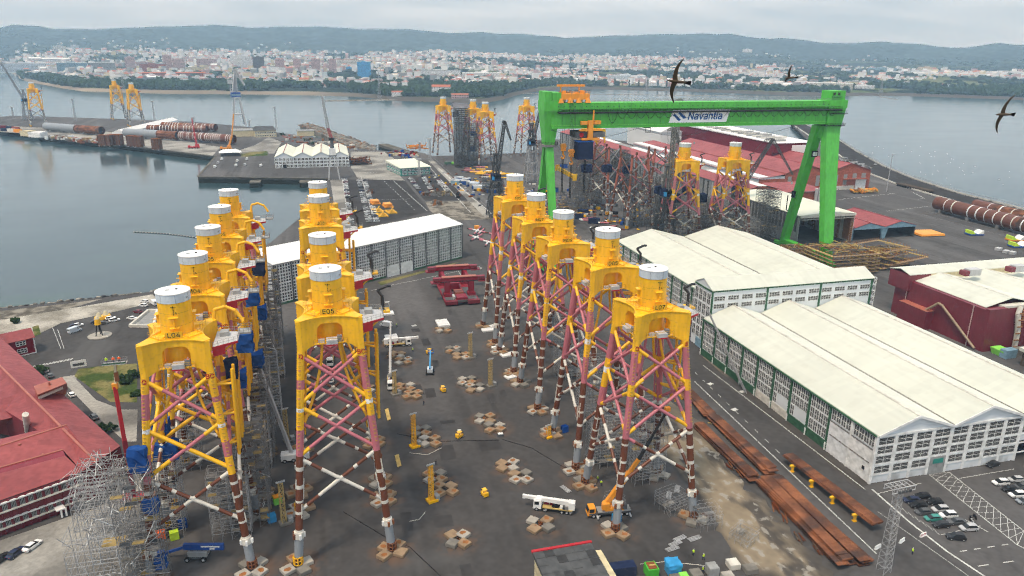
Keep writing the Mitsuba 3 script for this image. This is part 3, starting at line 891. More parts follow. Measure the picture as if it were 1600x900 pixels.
# yard, quay and middle roads
stripe([(124.39, 758.91), (125.21, 580.21), (125.69, 523.74)], 1.1)
stripe([(116.57, 760.5), (111.22, 531.68)], .5)
stripe([(70.22, 688.33), (80.49, 543.3)], .4)
stripe([(61.72, 686.46), (71.7, 550.1)], .4, dash=(6, 5))
stripe([(42.69, 716.82), (38.7, 514.39)], .5)
stripe([(24.45, 712.92), (20.84, 512.18)], .4)
stripe([(40.28, 598.75), (73.55, 594.29)], .4)
stripe([(41.84, 741.11), (60.36, 737.28)], .4)
stripe([(30.17, 362.15), (51.25, 370.9), (72.5, 380.63), (72.66, 370.64)], .3)
stripe([(16.76, 354.56), (29.96, 359.99)], .3, dash=(3, 4))
stripe([(-102.45, 309.5), (-111.49, 333.74)], .2)
stripe([(-114.31, 336.79), (-103.68, 309.81)], .2)
for k in range(13):
 a, b = np.array((-108.32, 292.8)), np.array((-96.49, 297.41))
 c = a + (b - a) * k / 12
 stripe([c + (.2, .8), c - (.3, 1.2)], .55)
stripe([(428.42, 466.01), (479.63, 475.18)], .4)
stripe([(513.19, 532.1), (500.61, 504.08), (487.91, 501.03)], .5)
stripe([(423.11, 515.17), (494.1, 529.85)], .4)
for k in range(12):      # painted landing star in the yard
 w = k * math.pi / 6
 c = np.array((82.41, 384.75))
 stripe([c + 1.0 * np.array([math.cos(w), math.sin(w)]), c + 4.2 * np.array([math.cos(w), math.sin(w)])], .3)
 stripe([c + 4.0 * np.array([math.cos(w), math.sin(w)]), c + 4.0 * np.array([math.cos(w + .53), math.sin(w + .53)])], .3)
for p_ in [(37.49, 302.36), (29.29, 337.38), (142.58, 208.44), (132.39, 196.72), (134.63, 216.98)]:     # patches and covers
 MK.cbox((p_[0], p_[1], .03), 2.2, 1.6, .03, .3, 'offwhite')
structure('ground_marking', MK.ply('marking'))
tt = MB()
rt_ = random.Random(14)
for k in range(34):     # repaired patches of asphalt
 cx, cy = rt_.uniform(8, 66), rt_.uniform(120, 330)
 tt.cbox((cx, cy, .004), rt_.uniform(1.5, 7), rt_.uniform(1.5, 9), .006, rt_.uniform(-.1, .1), 'asph')
structure('asphalt_patch', tt.ply('tyre'))
# rails of the big crane and long kerbs
rl = MB()
for a, b in [((128.25, 816.54), (124.63, 519.34)), ((131.88, 821.06), (127.88, 518.61)), ((446.51, 449.84), (447.35, 363.69)), ((459.44, 459.12), (460.42, 375.16))]:
 rl.beam(pt(a, .08), pt(b, .08), .35, .14, 'steel')
structure('crane_rail', rl.ply('matte'))

# causeway road on the right with fence and rock slope
cw = [(535.12, 354.36), (541.22, 445.99), (548.83, 518.03), (569.55, 590.98), (602.66, 671), (659.48, 780.97), (741.11, 926.8), (783.7, 1021.46), (838.31, 1134.5)]
ci = [(490.45, 322.28), (502.56, 412.1), (515.1, 495.09), (526.99, 562.84), (548.25, 627.93), (601.06, 733.39), (675.17, 867.09), (727.44, 973.5), (803.46, 1116.28)]
sheet('causeway_road', cw + ci[::-1], .05, 'tyre')
fe, ln = MB(), MB()
ln.rail([pt(q, .1) for q in cw], 3.0, 'silver', 9, .2)
for a, b in zip(cw[:-1], cw[1:]):
 ln.beam(pt(a, .6), pt(b, .6), 1.0, 1.2, 'offwhite')
k_ = Kit()
k_.add('', ln, 'matte')
k_.place('causeway_fence', 'pale fence and parapet along the outer edge of the curving causeway', 'fence')
for a, b in zip(ci[:-1], ci[1:]):
 fe.beam(pt(a, .6), pt(b, .6), 1.2, 1.2, 'offwhite')
thing('causeway_barrier', fe, 'low concrete barrier along the yard side of the causeway', 'barrier', 'matte')
rk = MB()
for k in range(600):
 i = r.randrange(len(cw) - 1)
 a, b, t, e = pt(cw[i]), pt(cw[i + 1]), r.random(), r.random()
 c = a + (b - a) * t + np.array([3 * e, 7 * e, -7 * e - .3])
 s_ = r.uniform(.8, 2.6)
 rk.cbox(c, s_, s_ * r.uniform(.6, 1.3), s_ * .7, r.uniform(0, 3), r.choice(['concrete', 'conc_dark', 'conc_dark', 'asph']))
thing('causeway_rocks', rk, 'dark rocks armouring the causeway along the water', 'rocks', 'matte', kind='stuff')

# ------------------------------------------------------------------ windows
WIN = {}


def window_plies(w, h, nx, ny, bar=.13, frame='white', louvre=0, glass='glass'):
 key = (w, h, nx, ny, bar, frame, louvre, glass)
 if key not in WIN:
  f = MB()
  for i in range(nx + 1):
   x = -w / 2 + w * i / nx
   f.box(x - bar / 2, x + bar / 2, -.1, .06, 0, h, frame)
  for j in range(ny + 1):
   z = h * j / ny
   f.box(-w / 2, w / 2, -.09, .05, z - bar / 2, z + bar / 2, frame)
  for j in range(louvre):
   z = h * (j + .5) / louvre
   f.box(-w / 2, w / 2, -.06, .0, z - h / louvre * .11, z + h / louvre * .11, 'roofgrey')
  p = MB().box(-w / 2, w / 2, -.03, -.015, 0, h, glass)
  WIN[key] = (f.ply('matte'), p.ply('flat' if glass != 'glass' else 'pane'))
 return WIN[key]


def put_window(k, x, y, z, rz, *a, **kw):
 f, p = window_plies(*a, **kw)
 tw = W_(x, y, z, rz)
 n_ = k.put('window', f, tw)
 k.put(n_ + '__pane', p, tw)


def wall_box(mb, x0, x1, y0, y1, h, col, z0=0.0):
 mb.box(x0, x1, y0, y1, z0, h, col)


def gable_roof_y(k, x0, x1, y0, y1, eave, ridge, bsdf='roofwhite', over=.6, t=.25, name='roof'):
 """gable roof with its ridge along y, two slopes and a ridge cap"""
 xm = (x0 + x1) / 2
 for s_, (a, b) in enumerate(((x0, xm), (x1, xm))):
  m = MB()
  q = [(a, y0 - over, eave), (b, y0 - over, ridge), (b, y1 + over, ridge), (a, y1 + over, eave)]
  if s_:
   q = q[::-1]
  up = [(x, y, z + t) for x, y, z in q]
  m.poly8(q[::-1] + up[::-1] if s_ == 0 else q[::-1] + up[::-1], 'roofwhite')
  k.add(name, m, bsdf)
 c = MB().beam((xm, y0 - over, ridge + t), (xm, y1 + over, ridge + t), .7, .14, 'offwhite' if bsdf == 'roofwhite' else 'darkred')
 k.add('ridge_cap', c, 'matte')


def gable_fill(mb, x0, x1, y, eave, ridge, col, th=.3):
 xm = (x0 + x1) / 2
 for yy in (y, y + th):
  mb.add([(x0, yy, eave), (x1, yy, eave), (xm, yy, ridge)], [[0, 1, 2]], col)


# ------------------------------------------------------------------ A: white three-gable warehouse, front right
k = Kit()
x0, y0, y1, bw, ev, rg = 145.2, 147.2, 243.0, 25.5, 15.0, 19.6
w = MB().box(x0, x0 + 2 * bw, y0, y1, 0, ev, 'wallwhite')
w.box(x0 + 2 * bw, x0 + 3 * bw, y0 + 12, y1, 0, ev, 'wallwhite')
w.box(x0 + 2 * bw, x0 + 3 * bw, y0, y0 + 12, 6.5, ev, 'wallwhite')
w.box(x0 + 3 * bw - 12, x0 + 3 * bw, y0, y0 + 12, 0, 6.5, 'wallwhite')
for b in range(3):
 gable_fill(w, x0 + b * bw, x0 + (b + 1) * bw, y0 + .12, ev, rg, 'wallwhite')
 gable_fill(w, x0 + b * bw, x0 + (b + 1) * bw, y1, ev, rg, 'wallwhite')
k.add('wall', w, 'wallwhite')
for b in range(3):
 gable_roof_y(k, x0 + b * bw, x0 + (b + 1) * bw, y0, y1, ev, rg)
 bb = MB()      # barge boards and eaves band
 for s_ in (0, 1):
  bb.beam((x0 + (b + s_) * bw, y0 - .62, ev + .05), (x0 + (b + .5) * bw, y0 - .62, rg + .05), .2, .7, 'white')
 bb.box(x0 + b * bw + .05, x0 + (b + 1) * bw - .05, y0 - .3, y0 - .02, ev - .5, ev + .1, 'white')
 k.add('barge_board', bb, 'matte')
gu = MB()
for b in (1, 2):
 gu.box(x0 + b * bw - .28, x0 + b * bw + .28, y0 - .4, y1 + .4, ev + .26, ev + .42, 'conc_dark')
gu.box(x0 - .75, x0 - .5, y0 - .4, y1 + .4, ev - .12, ev + .2, 'dgreen')
k.add('gutter', gu, 'matte')
for b in range(3):
 fr = MB()
 for q in range(5):
  xx = x0 + b * bw + q * bw / 4
  fr.box(xx - .4, xx + .4, y0 - .22, y0 - .01, 0, ev - .5, 'white')
 for z in (2.7, 5.9, 8.9, 11.9):
  fr.box(x0 + b * bw + .4, x0 + (b + 1) * bw - .4, y0 - .16, y0 - .005, z - .3, z + .1, 'white')
 k.add('pier', fr, 'matte')
 for q in range(4):
  for z in (3.0, 6.2, 9.2, 12.0):
   if (b == 0 and q == 3 and z < 4) or (b == 2 and q < 2 and z < 6.4):
    continue
   put_window(k, x0 + b * bw + (q + .5) * bw / 4, y0 - .03, z, 0, 5.1, 2.3, 2, 2, .12, louvre=5)
dr_ = MB().box(x0 + 19.5, x0 + 25, y0 - .26, y0 - .05, 0, 5.6, 'roofgrey').box(x0 + 22.2, x0 + 22.3, y0 - .3, y0 - .2, 0, 5.6, 'steel').box(x0 + 20.7, x0 + 24.2, y0 - .34, y0 - .2, 3.4, 4.9, 'teal')
k.add('door', dr_, 'matte', label='pale grey sliding door with a small teal sign')
# left flank: green posts, green plinth, window columns
for i in range(11):
 yy = y0 + (y1 - y0) * i / 10
 k.add('post', MB().box(x0 - .45, x0 - .02, yy - .35, yy + .35, 0, ev, 'dgreen' if i > 1 else 'white').box(x0 - .6, x0 - .44, yy - .25, yy + .25, 0, 2.6, 'white'), 'matte')
pl_ = MB()
for i in range(2, 10):
 pl_.box(x0 - .2, x0 - .01, y0 + 9.58 * i + .35, y0 + 9.58 * (i + 1) - .35, .0, 2.8, 'dgreen' if i not in (4, 5) else 'offwhite')
pl_.box(x0 - .3, x0 - .01, y0, y1, ev - .5, ev, 'dgreen')
k.add('plinth', pl_, 'matte')
for i in range(10):
 for q in range(4):
  yy = y0 + 9.58 * i + .6 + (q + .5) * 2.1
  for j, z in enumerate((3.1, 7.0, 10.9)):
   if (i < 2 and z < 10) or (i in (3, 4) and z < 4 and q < 3):
    continue
   put_window(k, x0 - .04, yy, z, -math.pi / 2, 1.86, 3.5, 2, 2, .14, louvre=9)
k.add('sliding_door', MB().box(x0 - .34, x0 - .05, y0 + .6, y0 + 9.2, 0, 10.2, 'white').box(x0 - .42, x0 - .3, y0 + .4, y0 + 19, 10.2, 10.6, 'steel'), 'matte')
k.add('sliding_door', MB().box(x0 - .36, x0 - .05, y0 + 9.6, y0 + 18.6, 0, 10.1, 'wallwhite').box(x0 - .45, x0 - .3, y0 + 1, y0 + 18, 5.9, 6.1, 'brown').box(x0 - .44, x0 - .3, y0 + 2.4, y0 + 3.4, 3, 4, 'black'), 'matte')
k.place('white_warehouse', 'large white warehouse with three cream ridged roofs and gridded windows, bottom right', 'warehouse')
# diagonal steel stair leaning on the flank
st = MB()
for s_ in (0, 1.2):
 st.beam((143.4 - .6, 206 + s_, .3), (143.4 - .6, 238 + s_, 22), .14, .4, 'galv')
for q in range(30):
 t = q / 29
 st.beam((142.8, 206 + 32 * t, .5 + 21.5 * t), (142.8, 207.2 + 32 * t, .5 + 21.5 * t), .3, .08, 'galv')
st.rail([(142.4, 206, .4), (142.4, 238, 22)], 1.1, 'galv', 3, .05)
thing('steel_conveyor', st, 'thin grey steel stair slanting across the flank of the white warehouse', 'stair', 'matte')

# ------------------------------------------------------------------ B: tall narrow hall across its far end
k = Kit()
x0, x1, y0, y1, ev, rg = 148.2, 223.5, 244.2, 257.5, 26.2, 29.4
w = MB().box(x0, x1, y0, y1, 0, ev, 'wallwhite')
for xx, th in ((x0, .2), (x1, .2)):
 w.add([(xx, y0, ev), (xx, y1, ev), (xx, (y0 + y1) / 2, rg)], [[0, 1, 2]], 'wallwhite')
k.add('wall', w, 'wallwhite')
for a, b in ((y0 - .6, (y0 + y1) / 2), (y1 + .6, (y0 + y1) / 2)):
 m = MB()
 q = [(x0 - .3, a, ev), (x1 + .6, a, ev), (x1 + .6, b, rg), (x0 - .3, b, rg)]
 m.poly8(q + [(x, y, z + .25) for x, y, z in q] if a < b else q[::-1] + [(x, y, z + .25) for x, y, z in q[::-1]], 'roofwhite')
 k.add('roof', m, 'roofwhite')
for xx in (x0 + .2, x0 + 25, x0 + 50, x1 - .4):
 k.add('post', MB().box(xx - .35, xx + .35, y0 - .4, y0 - .02, 0, ev, 'dgreen'), 'matte')
k.add('eaves_beam', MB().box(x0, x1, y0 - .45, y0 - .03, ev - .6, ev - .05, 'dgreen').box(x0 - .4, x0 - .02, y0, y1, ev - .5, ev, 'dgreen'), 'matte')
for i in range(12):
 for z in (18.6, 21.8):
  put_window(k, x0 + 3.6 + i * 6.2, y0 - .04, z, 0, 4.8, 1.9, 4, 2, .13, louvre=3)
for q in range(4):
 for z in (4, 9.3, 14.6, 19.9):
  put_window(k, x0 - .05, y0 + 1.9 + q * 3.2, z, -math.pi / 2, 2.5, 4.7, 2, 2, .16, louvre=10)
k.add('door', MB().box(x0 - .3, x0 - .03, y0 + 1, y0 + 9, 0, 3.6, 'steelblue'), 'matte')
dn = MB()
for q in range(9):
 dn.box(x1 + .3, x1 + 2.4, y0 + .5, y1 - .5, 2 + q * 2.6, 2.3 + q * 2.6, 'white')
dn.lattice((x1 + 1.4, y0 + 1.4, 0), (x1 + 1.4, y0 + 1.4, ev), 2, 2, 9, 'white', .12, .08)
k.add('stair_tower', dn, 'matte')
k.place('narrow_hall', 'tall narrow white hall with green posts standing across behind the front warehouse', 'hall')

# ------------------------------------------------------------------ C: two-gable warehouse behind it
k = Kit()
x0, bw, y0, y1, ev, rg = 161.0, 41.5, 272.0, 369.0, 15.0, 20.6
w = MB().box(x0, x0 + 2 * bw, y0, y1, 0, ev, 'wallwhite')
for b in range(2):
 gable_fill(w, x0 + b * bw, x0 + (b + 1) * bw, y0, ev, rg, 'wallwhite')
 gable_fill(w, x0 + b * bw, x0 + (b + 1) * bw, y1, ev, rg, 'wallwhite')
k.add('wall', w, 'wallwhite')
for b in range(2):
 gable_roof_y(k, x0 + b * bw, x0 + (b + 1) * bw, y0, y1, ev, rg)
k.add('gutter', MB().box(x0 + bw - .3, x0 + bw + .3, y0, y1, ev + .26, ev + .5, 'conc_dark').box(x0 - .8, x0 - .55, y0, y1, ev - .1, ev + .2, 'dgreen'), 'matte')
for i in range(11):
 yy = y0 + (y1 - y0) * i / 10
 k.add('post', MB().box(x0 - .45, x0 - .02, yy - .35, yy + .35, 0, ev, 'dgreen'), 'matte')
for i in range(10):
 for q in range(4):
  for z in (3.1, 7.0, 10.9):
   put_window(k, x0 - .04, y0 + 9.7 * i + .65 + (q + .5) * 2.12, z, -math.pi / 2, 1.86, 3.5, 2, 2, .14, louvre=9)
k.place('twin_warehouse', 'broad warehouse with two cream gable roofs behind the narrow hall', 'warehouse')

# ------------------------------------------------------------------ D: long white hall with gridded front, middle left
k = Kit()
A_, B_ = np.array((-21.97, 343.93)), np.array((79.99, 407.33))
L = float(np.linalg.norm(B_ - A_))
rz = math.atan2(B_[1] - A_[1], B_[0] - A_[0])
h, dp = 20.1, 19.0
k.add('wall', MB().box(0, L, 0, dp, 0, h, 'wallwhite'), 'wallwhite')
k.add('roof', MB().poly8([(-.5, -.6, h), (L + .5, -.6, h), (L + .5, dp + .5, h + 3.2), (-.5, dp + .5, h + 3.2), (-.5, -.6, h + .3), (L + .5, -.6, h + .3), (L + .5, dp + .5, h + 3.5), (-.5, dp + .5, h + 3.5)], 'white'), 'flat')
k.add('gable_end', MB().add([(L, 0, h), (L, dp, h), (L, dp, h + 3.2)], [[0, 1, 2]], 'wallwhite').add([(0, 0, h), (0, dp, h), (0, dp, h + 3.2)], [[0, 1, 2]], 'wallwhite').quad((0, dp, h), (L, dp, h), (L, dp, h + 3.2), (0, dp, h + 3.2), 'wallwhite'), 'matte')
NB = 13
for i in range(NB + 1):
 k.add('post', MB().box(L * i / NB - .32, L * i / NB + .32, -.5, -.02, 0, h, 'dgrey'), 'matte')
k.add('plinth', MB().box(0, L, -.25, -.02, 0, 1.0, 'dgreen').box(0, L, -.3, -.03, h - .35, h, 'dgrey'), 'matte')
for i in range(NB):
 for q in range(3):
  for j in range(4):
   if (i in (7, 8) and j == 0) or (i in (4,) and j == 0):
    continue
   put_window(k, L * (i + .5) / NB + (q - 1) * (L / NB - .8) / 3, -.05, 1.3 + j * 4.65, 0, (L / NB - 1.1) / 3, 4.4, 2, 3, .42)
for i, c in ((4, 'cream'), (7, 'white'), (8, 'white')):
 k.add('door', MB().box(L * i / NB + .4, L * (i + 1) / NB - .4, -.4, -.05, 0, 5.5, c), 'matte')
k.place('gridded_hall', 'long white roofed hall with a gridded window front behind the middle row of jackets', 'hall', W_(A_[0], A_[1], 0, rz))

# ------------------------------------------------------------------ E: wine red building at the right edge
k = Kit()
x0, x1, y0, y1, h = 258.5, 372.0, 219.0, 268.0, 17.6
k.add('wall', MB().box(x0, x1, y0, y1, 0, h, 'wine').box(x0 - 1.6, x0 + 10, y1 - 9, y1 + 3, h - 4.5, h + 3.0, 'wine').box(x0, x0 + 9, y0 - 1.5, y0 + .5, 0, h + .6, 'wine'), 'paint')
for b in range(4):
 gable_roof_y(k, x0 + 2 + b * 26.0, x0 + 2 + (b + 1) * 26.0, y0 + 3, y1 - 9.2, h + .1, h + 3.2)
k.add('roof', MB().poly8([(x0 - 1.6, y1 - 9, h + 3), (x1, y1 - 9, h + 3), (x1, y1 - 3, h + 4.6), (x0 - 1.6, y1 - 3, h + 4.6), (x0 - 1.6, y1 - 9, h + 3.3), (x1, y1 - 9, h + 3.3), (x1, y1 - 3, h + 4.9), (x0 - 1.6, y1 - 3, h + 4.9)], 'roofwhite')
  .poly8([(x0 - 1.6, y1 - 3, h + 4.6), (x1, y1 - 3, h + 4.6), (x1, y1 + 3.4, h + 3), (x0 - 1.6, y1 + 3.4, h + 3), (x0 - 1.6, y1 - 3, h + 4.9), (x1, y1 - 3, h + 4.9), (x1, y1 + 3.4, h + 3.3), (x0 - 1.6, y1 + 3.4, h + 3.3)], 'roofwhite'), 'roofwhite')
k.add('parapet', MB().box(x0 + 9, x1, y0, y0 + 3, h, h + .9, 'offwhite'), 'matte')
dk = MB().box(x0 + 10, x1, y1 - 9.3, y1 - 9.02, h + .2, h + 3, 'cream')
k.add('clerestory', dk, 'matte')
for x in (x0 + 26.5, x0 + 52.5):
 u = MB().box(x - 3.2, x + 3.2, y1 - 17, y1 - 13.5, h + 3.3, h + 6.2, 'silver').box(x - 5.6, x - 3.2, y1 - 17, y1 - 13.5, h + 3.4, h + 5.6, 'wine').box(x + 3.2, x + 3.3, y1 - 16.6, y1 - 13.9, h + 3.8, h + 5.8, 'black')
 k.add('air_unit', u, 'paint')
an = MB().box(x0 - 4, x0 - .01, y0 + 25, y0 + 41, 0, 8.5, 'wine').box(x0 - 4.1, x0, y0 + 24.9, y0 + 41.1, 8.5, 8.7, 'brick')
k.add('annexe', an, 'paint')
dp_ = MB().path([(x0 - 2.6, y0 + 27, 8.6), (x0 - 1.2, y0 + 22.5, 13.2), (x0 - 1.2, y0 + 20.5, 13.0), (x0 - 1.2, y0 + 1, .8)],   .55, 8, 'tan')
k.add('pipe', dp_, 'paint')
k.add('downpipe', MB().tube((x0 - .3, y0 + 41.5, 0), (x0 - .3, y0 + 41.5, h), .22, 6, 'pinkwall').tube((x0 - .3, y0 + 6, 0), (x0 - .3, y0 + 6, h), .22, 6, 'pinkwall'), 'matte')
for x in (x0 + 16, x0 + 24, x0 + 31, x0 + 39):
 d_ = MB()
 d_.path([(x, y0 - 1, h + .8), (x - .9, y0 - 1.3, h - 2.5), (x + .6, y0 - 1.5, h * .45), (x + 1, y0 - 1.6, 0)], 1.1, 6, 'offwhite')
 for q in range(16):
  d_.box(x + 1.0, x + 2.6, y0 - 1.6, y0 - .2, .6 + q * 1.05, .8 + q * 1.05, 'stain')
 for q in range(6):
  d_.box(x - 1.4, x + 1.2, y0 - 2.7, y0 - 2.4, 1 + q * 2.9, 1.5 + q * 2.9, 'stain')
 k.add('duct', d_, 'paint')
k.place('wine_red_building', 'wine red building with white ridged roof and brown ducts at the right edge', 'building')
yd = MB()
for i in range(14):
 x = x0 + 6 + i * 5.0 + RND.uniform(-1, 1)
 yd.cbox((x, y0 - RND.uniform(5, 11), 0), RND.uniform(2, 6), RND.uniform(2, 4), RND.uniform(2, 5), RND.uniform(-.2, .2), RND.choice(['silver', 'steelblue', 'roofgrey', 'dgrey', 'conc_dark']))
thing('pipe_yard', yd, 'grey machinery crowded at the foot of the wine red building', 'machinery', 'matte', kind='stuff')
thing('green_skip', MB().poly8([(262, 211, 0), (266, 211, 0), (266, 216, 0), (262, 216, 0), (261.4, 210.4, 2.6), (266.6, 210.4, 2.6), (266.6, 216.6, 2.6), (261.4, 216.6, 2.6)], 'lime'), 'bright green skip at the foot of the wine red building', 'skip')
k = Kit()
k.add('wall', MB().box(262, 330, 186, 203, 0, 6, 'brown'), 'matte')
k.add('roof', MB().poly8([(261, 185, 6), (331, 185, 6), (331, 204, 6), (261, 204, 6), (261, 185, 6.3), (331, 185, 6.3), (331, 204, 7.4), (261, 204, 7.4)], 'roofwhite'), 'roofwhite')
k.place('low_shed', 'low dark shed with cream roof just in front of the wine red building', 'shed')

# ------------------------------------------------------------------ F: long red roofed hall behind the gantry
k = Kit()
x0, x1, y0, y1, h = 311.0, 340.0, 480.0, 915.0, 18.0
k.add('wall', MB().box(x0, x1, y0, y1, 0, h, 'roofgrey'), 'matte')
ribs = MB()
for i in range(60):
 yy = y0 + (y1 - y0) * (i + .5) / 60
 ribs.box(x0 - .5, x0 - .02, yy - .8, yy + .8, 0, h - 1, 'dgrey' if i % 3 else 'silver')
k.add('cladding_rib', ribs, 'matte')
xm = (x0 + x1) / 2
k.add('roof', MB().quad((x0 - .8, y0, h), (xm - 3.6, y0, h + 3), (xm - 3.6, y1, h + 3), (x0 - .8, y1, h), 'red'), 'roofred')
k.add('roof', MB().quad((xm + 3.6, y0, h + 3), (x1 + .8, y0, h), (x1 + .8, y1, h), (xm + 3.6, y1, h + 3), 'red'), 'roofred')
for i in range(11):
 a, b = y0 + (y1 - y0) * i / 11, y0 + (y1 - y0) * (i + 1) / 11
 k.add('skylight', MB().box(xm - 3.6, xm + 3.6, a + .1, b - .1, h + 2.9, h + 3.2 + .4 * (i % 2), 'white' if i % 4 != 2 else 'roofgrey'), 'flat')
k.add('gable_end', MB().add([(x0, y0, h), (x1, y0, h), (xm, y0, h + 3)], [[0, 1, 2]], 'brick'), 'matte')
k.place('red_roofed_hall', 'very long grey hall with red roof and white skylight strip behind the gantry', 'hall')

# ------------------------------------------------------------------ G: brick red hall with two gables; wine hall with white roof behind it
k = Kit()
x0, y0, y1, bw, h, rg_ = 398.0, 556.0, 770.0, 44.5, 16.5, 23.5
w = MB().box(x0, x0 + 2 * bw, y0, y1, 0, h, 'brick')
for b in range(2):
 gable_fill(w, x0 + b * bw, x0 + (b + 1) * bw, y0, h, rg_, 'brick')
k.add('wall', w, 'matte')
for b in range(2):
 gable_roof_y(k, x0 + b * bw, x0 + (b + 1) * bw, y0, y1, h, rg_, 'roofred', .8)
for i in range(9):
 xx = x0 + 5 + i * 9.6
 if i in (0, 1, 3, 5, 6):
  put_window(k, xx, y0 - .05, 4.5, 0, 3.4, 9, 1, 3, .3, frame='roofgrey', glass='roofgrey')
 elif i in (7, 8):
  put_window(k, xx, y0 - .05, 10, 0, 4.2, 4.2, 1, 1, .3, frame='roofgrey', glass='roofgrey')
k.add('door', MB().box(x0 + 74, x0 + 85, y0 - .4, y0 - .03, 0, 9, 'white').box(x0 + 60, x0 + 86, y0 - 2.5, y0 - .03, 9.3, 9.8, 'brick').box(x0 + 52, x0 + 73, y0 - .3, y0 - .03, 0, 3.5, 'offwhite'), 'matte')
k.place('brick_red_hall', 'brick red hall with two red gabled roofs right of the gantry legs', 'hall')
k = Kit()
k.add('wall', MB().box(372, 398, 556, 820, 0, 14, 'wallwhite').box(372.3, 397.7, 555.6, 560, 0, 12, 'brick'), 'matte')
k.add('roof', MB().quad((371, 555, 12.5), (398, 555, 16), (398, 820, 16), (371, 820, 12.5), 'red'), 'roofred')
k.place('white_sided_lean_to', 'red roofed lean-to with white side wall beside the brick red hall', 'shed')
k = Kit()
k.add('wall', MB().box(446, 492, 650, 880, 0, 31, 'wine').box(446, 492, 645.8, 650, 22, 30.6, 'wine'), 'matte')
k.add('roof', MB().poly8([(445, 645, 31), (493, 645, 31), (493, 881, 31), (445, 881, 31), (445, 645, 31.5), (493, 645, 31.5), (493, 881, 33), (445, 881, 33)], 'white'), 'flat')
sk = MB()
for q in range(26):
 sk.box(452 + RND.uniform(0, 3), 463 + RND.uniform(0, 22), 655 + q * 8.6, 657 + q * 8.6, 32.1, 33.6, 'offwhite' if q % 2 else 'roofgrey')
k.add('skylight', sk, 'flat', kind='stuff')
k.add('door', MB().box(466, 490, 645.2, 645.7, 0, 29, 'white'), 'flat')
k.place('wine_hall', 'big wine red hall with flat white roof furthest right behind the beam', 'hall')
thing('white_hall_behind', MB().box(412, 440, 830, 930, 0, 24, 'white').poly8([(411, 829, 24), (441, 829, 24), (441, 931, 24), (411, 931, 24), (425, 829, 31), (427, 829, 31), (427, 931, 31), (425, 931, 31)], 'white'), 'white gabled shed behind the crane jibs at the far end of the red roofs', 'shed', 'flat')

# ------------------------------------------------------------------ H: grey open shed, I: red twin open shed
k = Kit()
x0, x1, y0, y1, h = 292.0, 333.0, 388.0, 470.0, 19.0
w = MB().box(x0, x0 + .6, y0, y1, 0, h, 'roofgrey').box(x1 - .6, x1, y0, y1, 0, h, 'offwhite').box(x0, x1, y1 - .6, y1, 0, h, 'dgrey')
k.add('wall', w, 'matte')
rb = MB()
for i in range(20):
 rb.box(x0 - .35, x0 - .02, y0 + 2 + i * 4, y0 + 4 + i * 4, h * .45, h - .6, 'dgrey')
k.add('cladding_rib', rb, 'matte')
xm = (x0 + x1) / 2
k.add('roof', MB().poly8([(x0 - .5, y0 - 1, h), (x1 + .5, y0 - 1, h - .3), (x1 + .5, y1, h - .3), (x0 - .5, y1, h), (x0 - .5, y0 - 1, h + .4), (xm, y0 - 1, h + 2), (xm, y1, h + 2), (x0 - .5, y1, h + .4)], 'roofwhite')
  .quad((xm, y0 - 1, h + 2), (x1 + .5, y0 - 1, h + .2), (x1 + .5, y1, h + .2), (xm, y1, h + 2), 'roofwhite'), 'flat')
fa = MB().box(x0, x1, y0 - 1.1, y0 - .6, h - 1.2, h + .3, 'offwhite')
fa.lattice((x0 + 1, y0, h - 1.8), (x1 - 1, y0, h - 1.8), 1.6, 1.6, 16, 'offwhite', .14, .1)
for i in range(7):
 fa.lattice((x1 - 1.6, y0 + i * 12, 0), (x1 - 1.6, y0 + i * 12, h - 1), 1.2, 1.2, 8, 'stain', .12, .1)
k.add('frame', fa, 'matte')
for i in range(8):
 k.add('inner_panel', MB().box(x1 - 1.0, x1 - .62, y0 + 2 + i * 9, y0 + 8 + i * 9, 1 + (i % 3), h - 3 - (i % 2) * 2, 'offwhite' if i % 2 else 'stain'), 'matte')
k.place('grey_open_shed', 'weathered grey shed with open dark front behind the gantry leg', 'shed')
k = Kit()
x0, x1, y0, y1, h = 336.0, 385.0, 391.0, 436.0, 8.0
k.add('wall', MB().box(x0, x0 + .4, y0, y1, 0, h, 'steelblue').box(x1 - .4, x1, y0, y1, 0, h, 'dgrey').box(x0, x1, y1 - .4, y1, 0, h, 'dgrey'), 'matte')
for b in range(2):
 gable_roof_y(k, x0 + b * 24.5, x0 + (b + 1) * 24.5, y0, y1, h, h + 3.2, 'roofred', .5)
 g_ = MB()
 gable_fill(g_, x0 + b * 24.5, x0 + (b + 1) * 24.5, y0 - .3, h - .1, h + 3, 'steelblue')
 g_.box(x0 + b * 24.5, x0 + (b + 1) * 24.5, y0 - .4, y0 + .2, h - .9, h, 'steelblue')
 k.add('gable_end', g_, 'matte')
 for q in range(4):
  k.add('skylight', MB().poly8([(x0 + b * 24.5 + 12.6, y0 + 6 + q * 10, h + 3.44), (x0 + b * 24.5 + 23.8, y0 + 6 + q * 10, h + .54), (x0 + b * 24.5 + 23.8, y0 + 7 + q * 10, h + .54), (x0 + b * 24.5 + 12.6, y0 + 7 + q * 10, h + 3.44),
          (x0 + b * 24.5 + 12.6, y0 + 6 + q * 10, h + 3.55), (x0 + b * 24.5 + 23.8, y0 + 6 + q * 10, h + .65), (x0 + b * 24.5 + 23.8, y0 + 7 + q * 10, h + .65), (x0 + b * 24.5 + 12.6, y0 + 7 + q * 10, h + 3.55)], 'pinkwall'), 'flat')
k.add('pillar', MB().poly8([(359.5, y0, 0), (361.5, y0, 0), (361.5, y0 + 1.5, 0), (359.5, y0 + 1.5, 0), (357.5, y0, h), (363.5, y0, h), (363.5, y0 + 1.5, h), (357.5, y0 + 1.5, h)], 'steelblue'), 'matte')
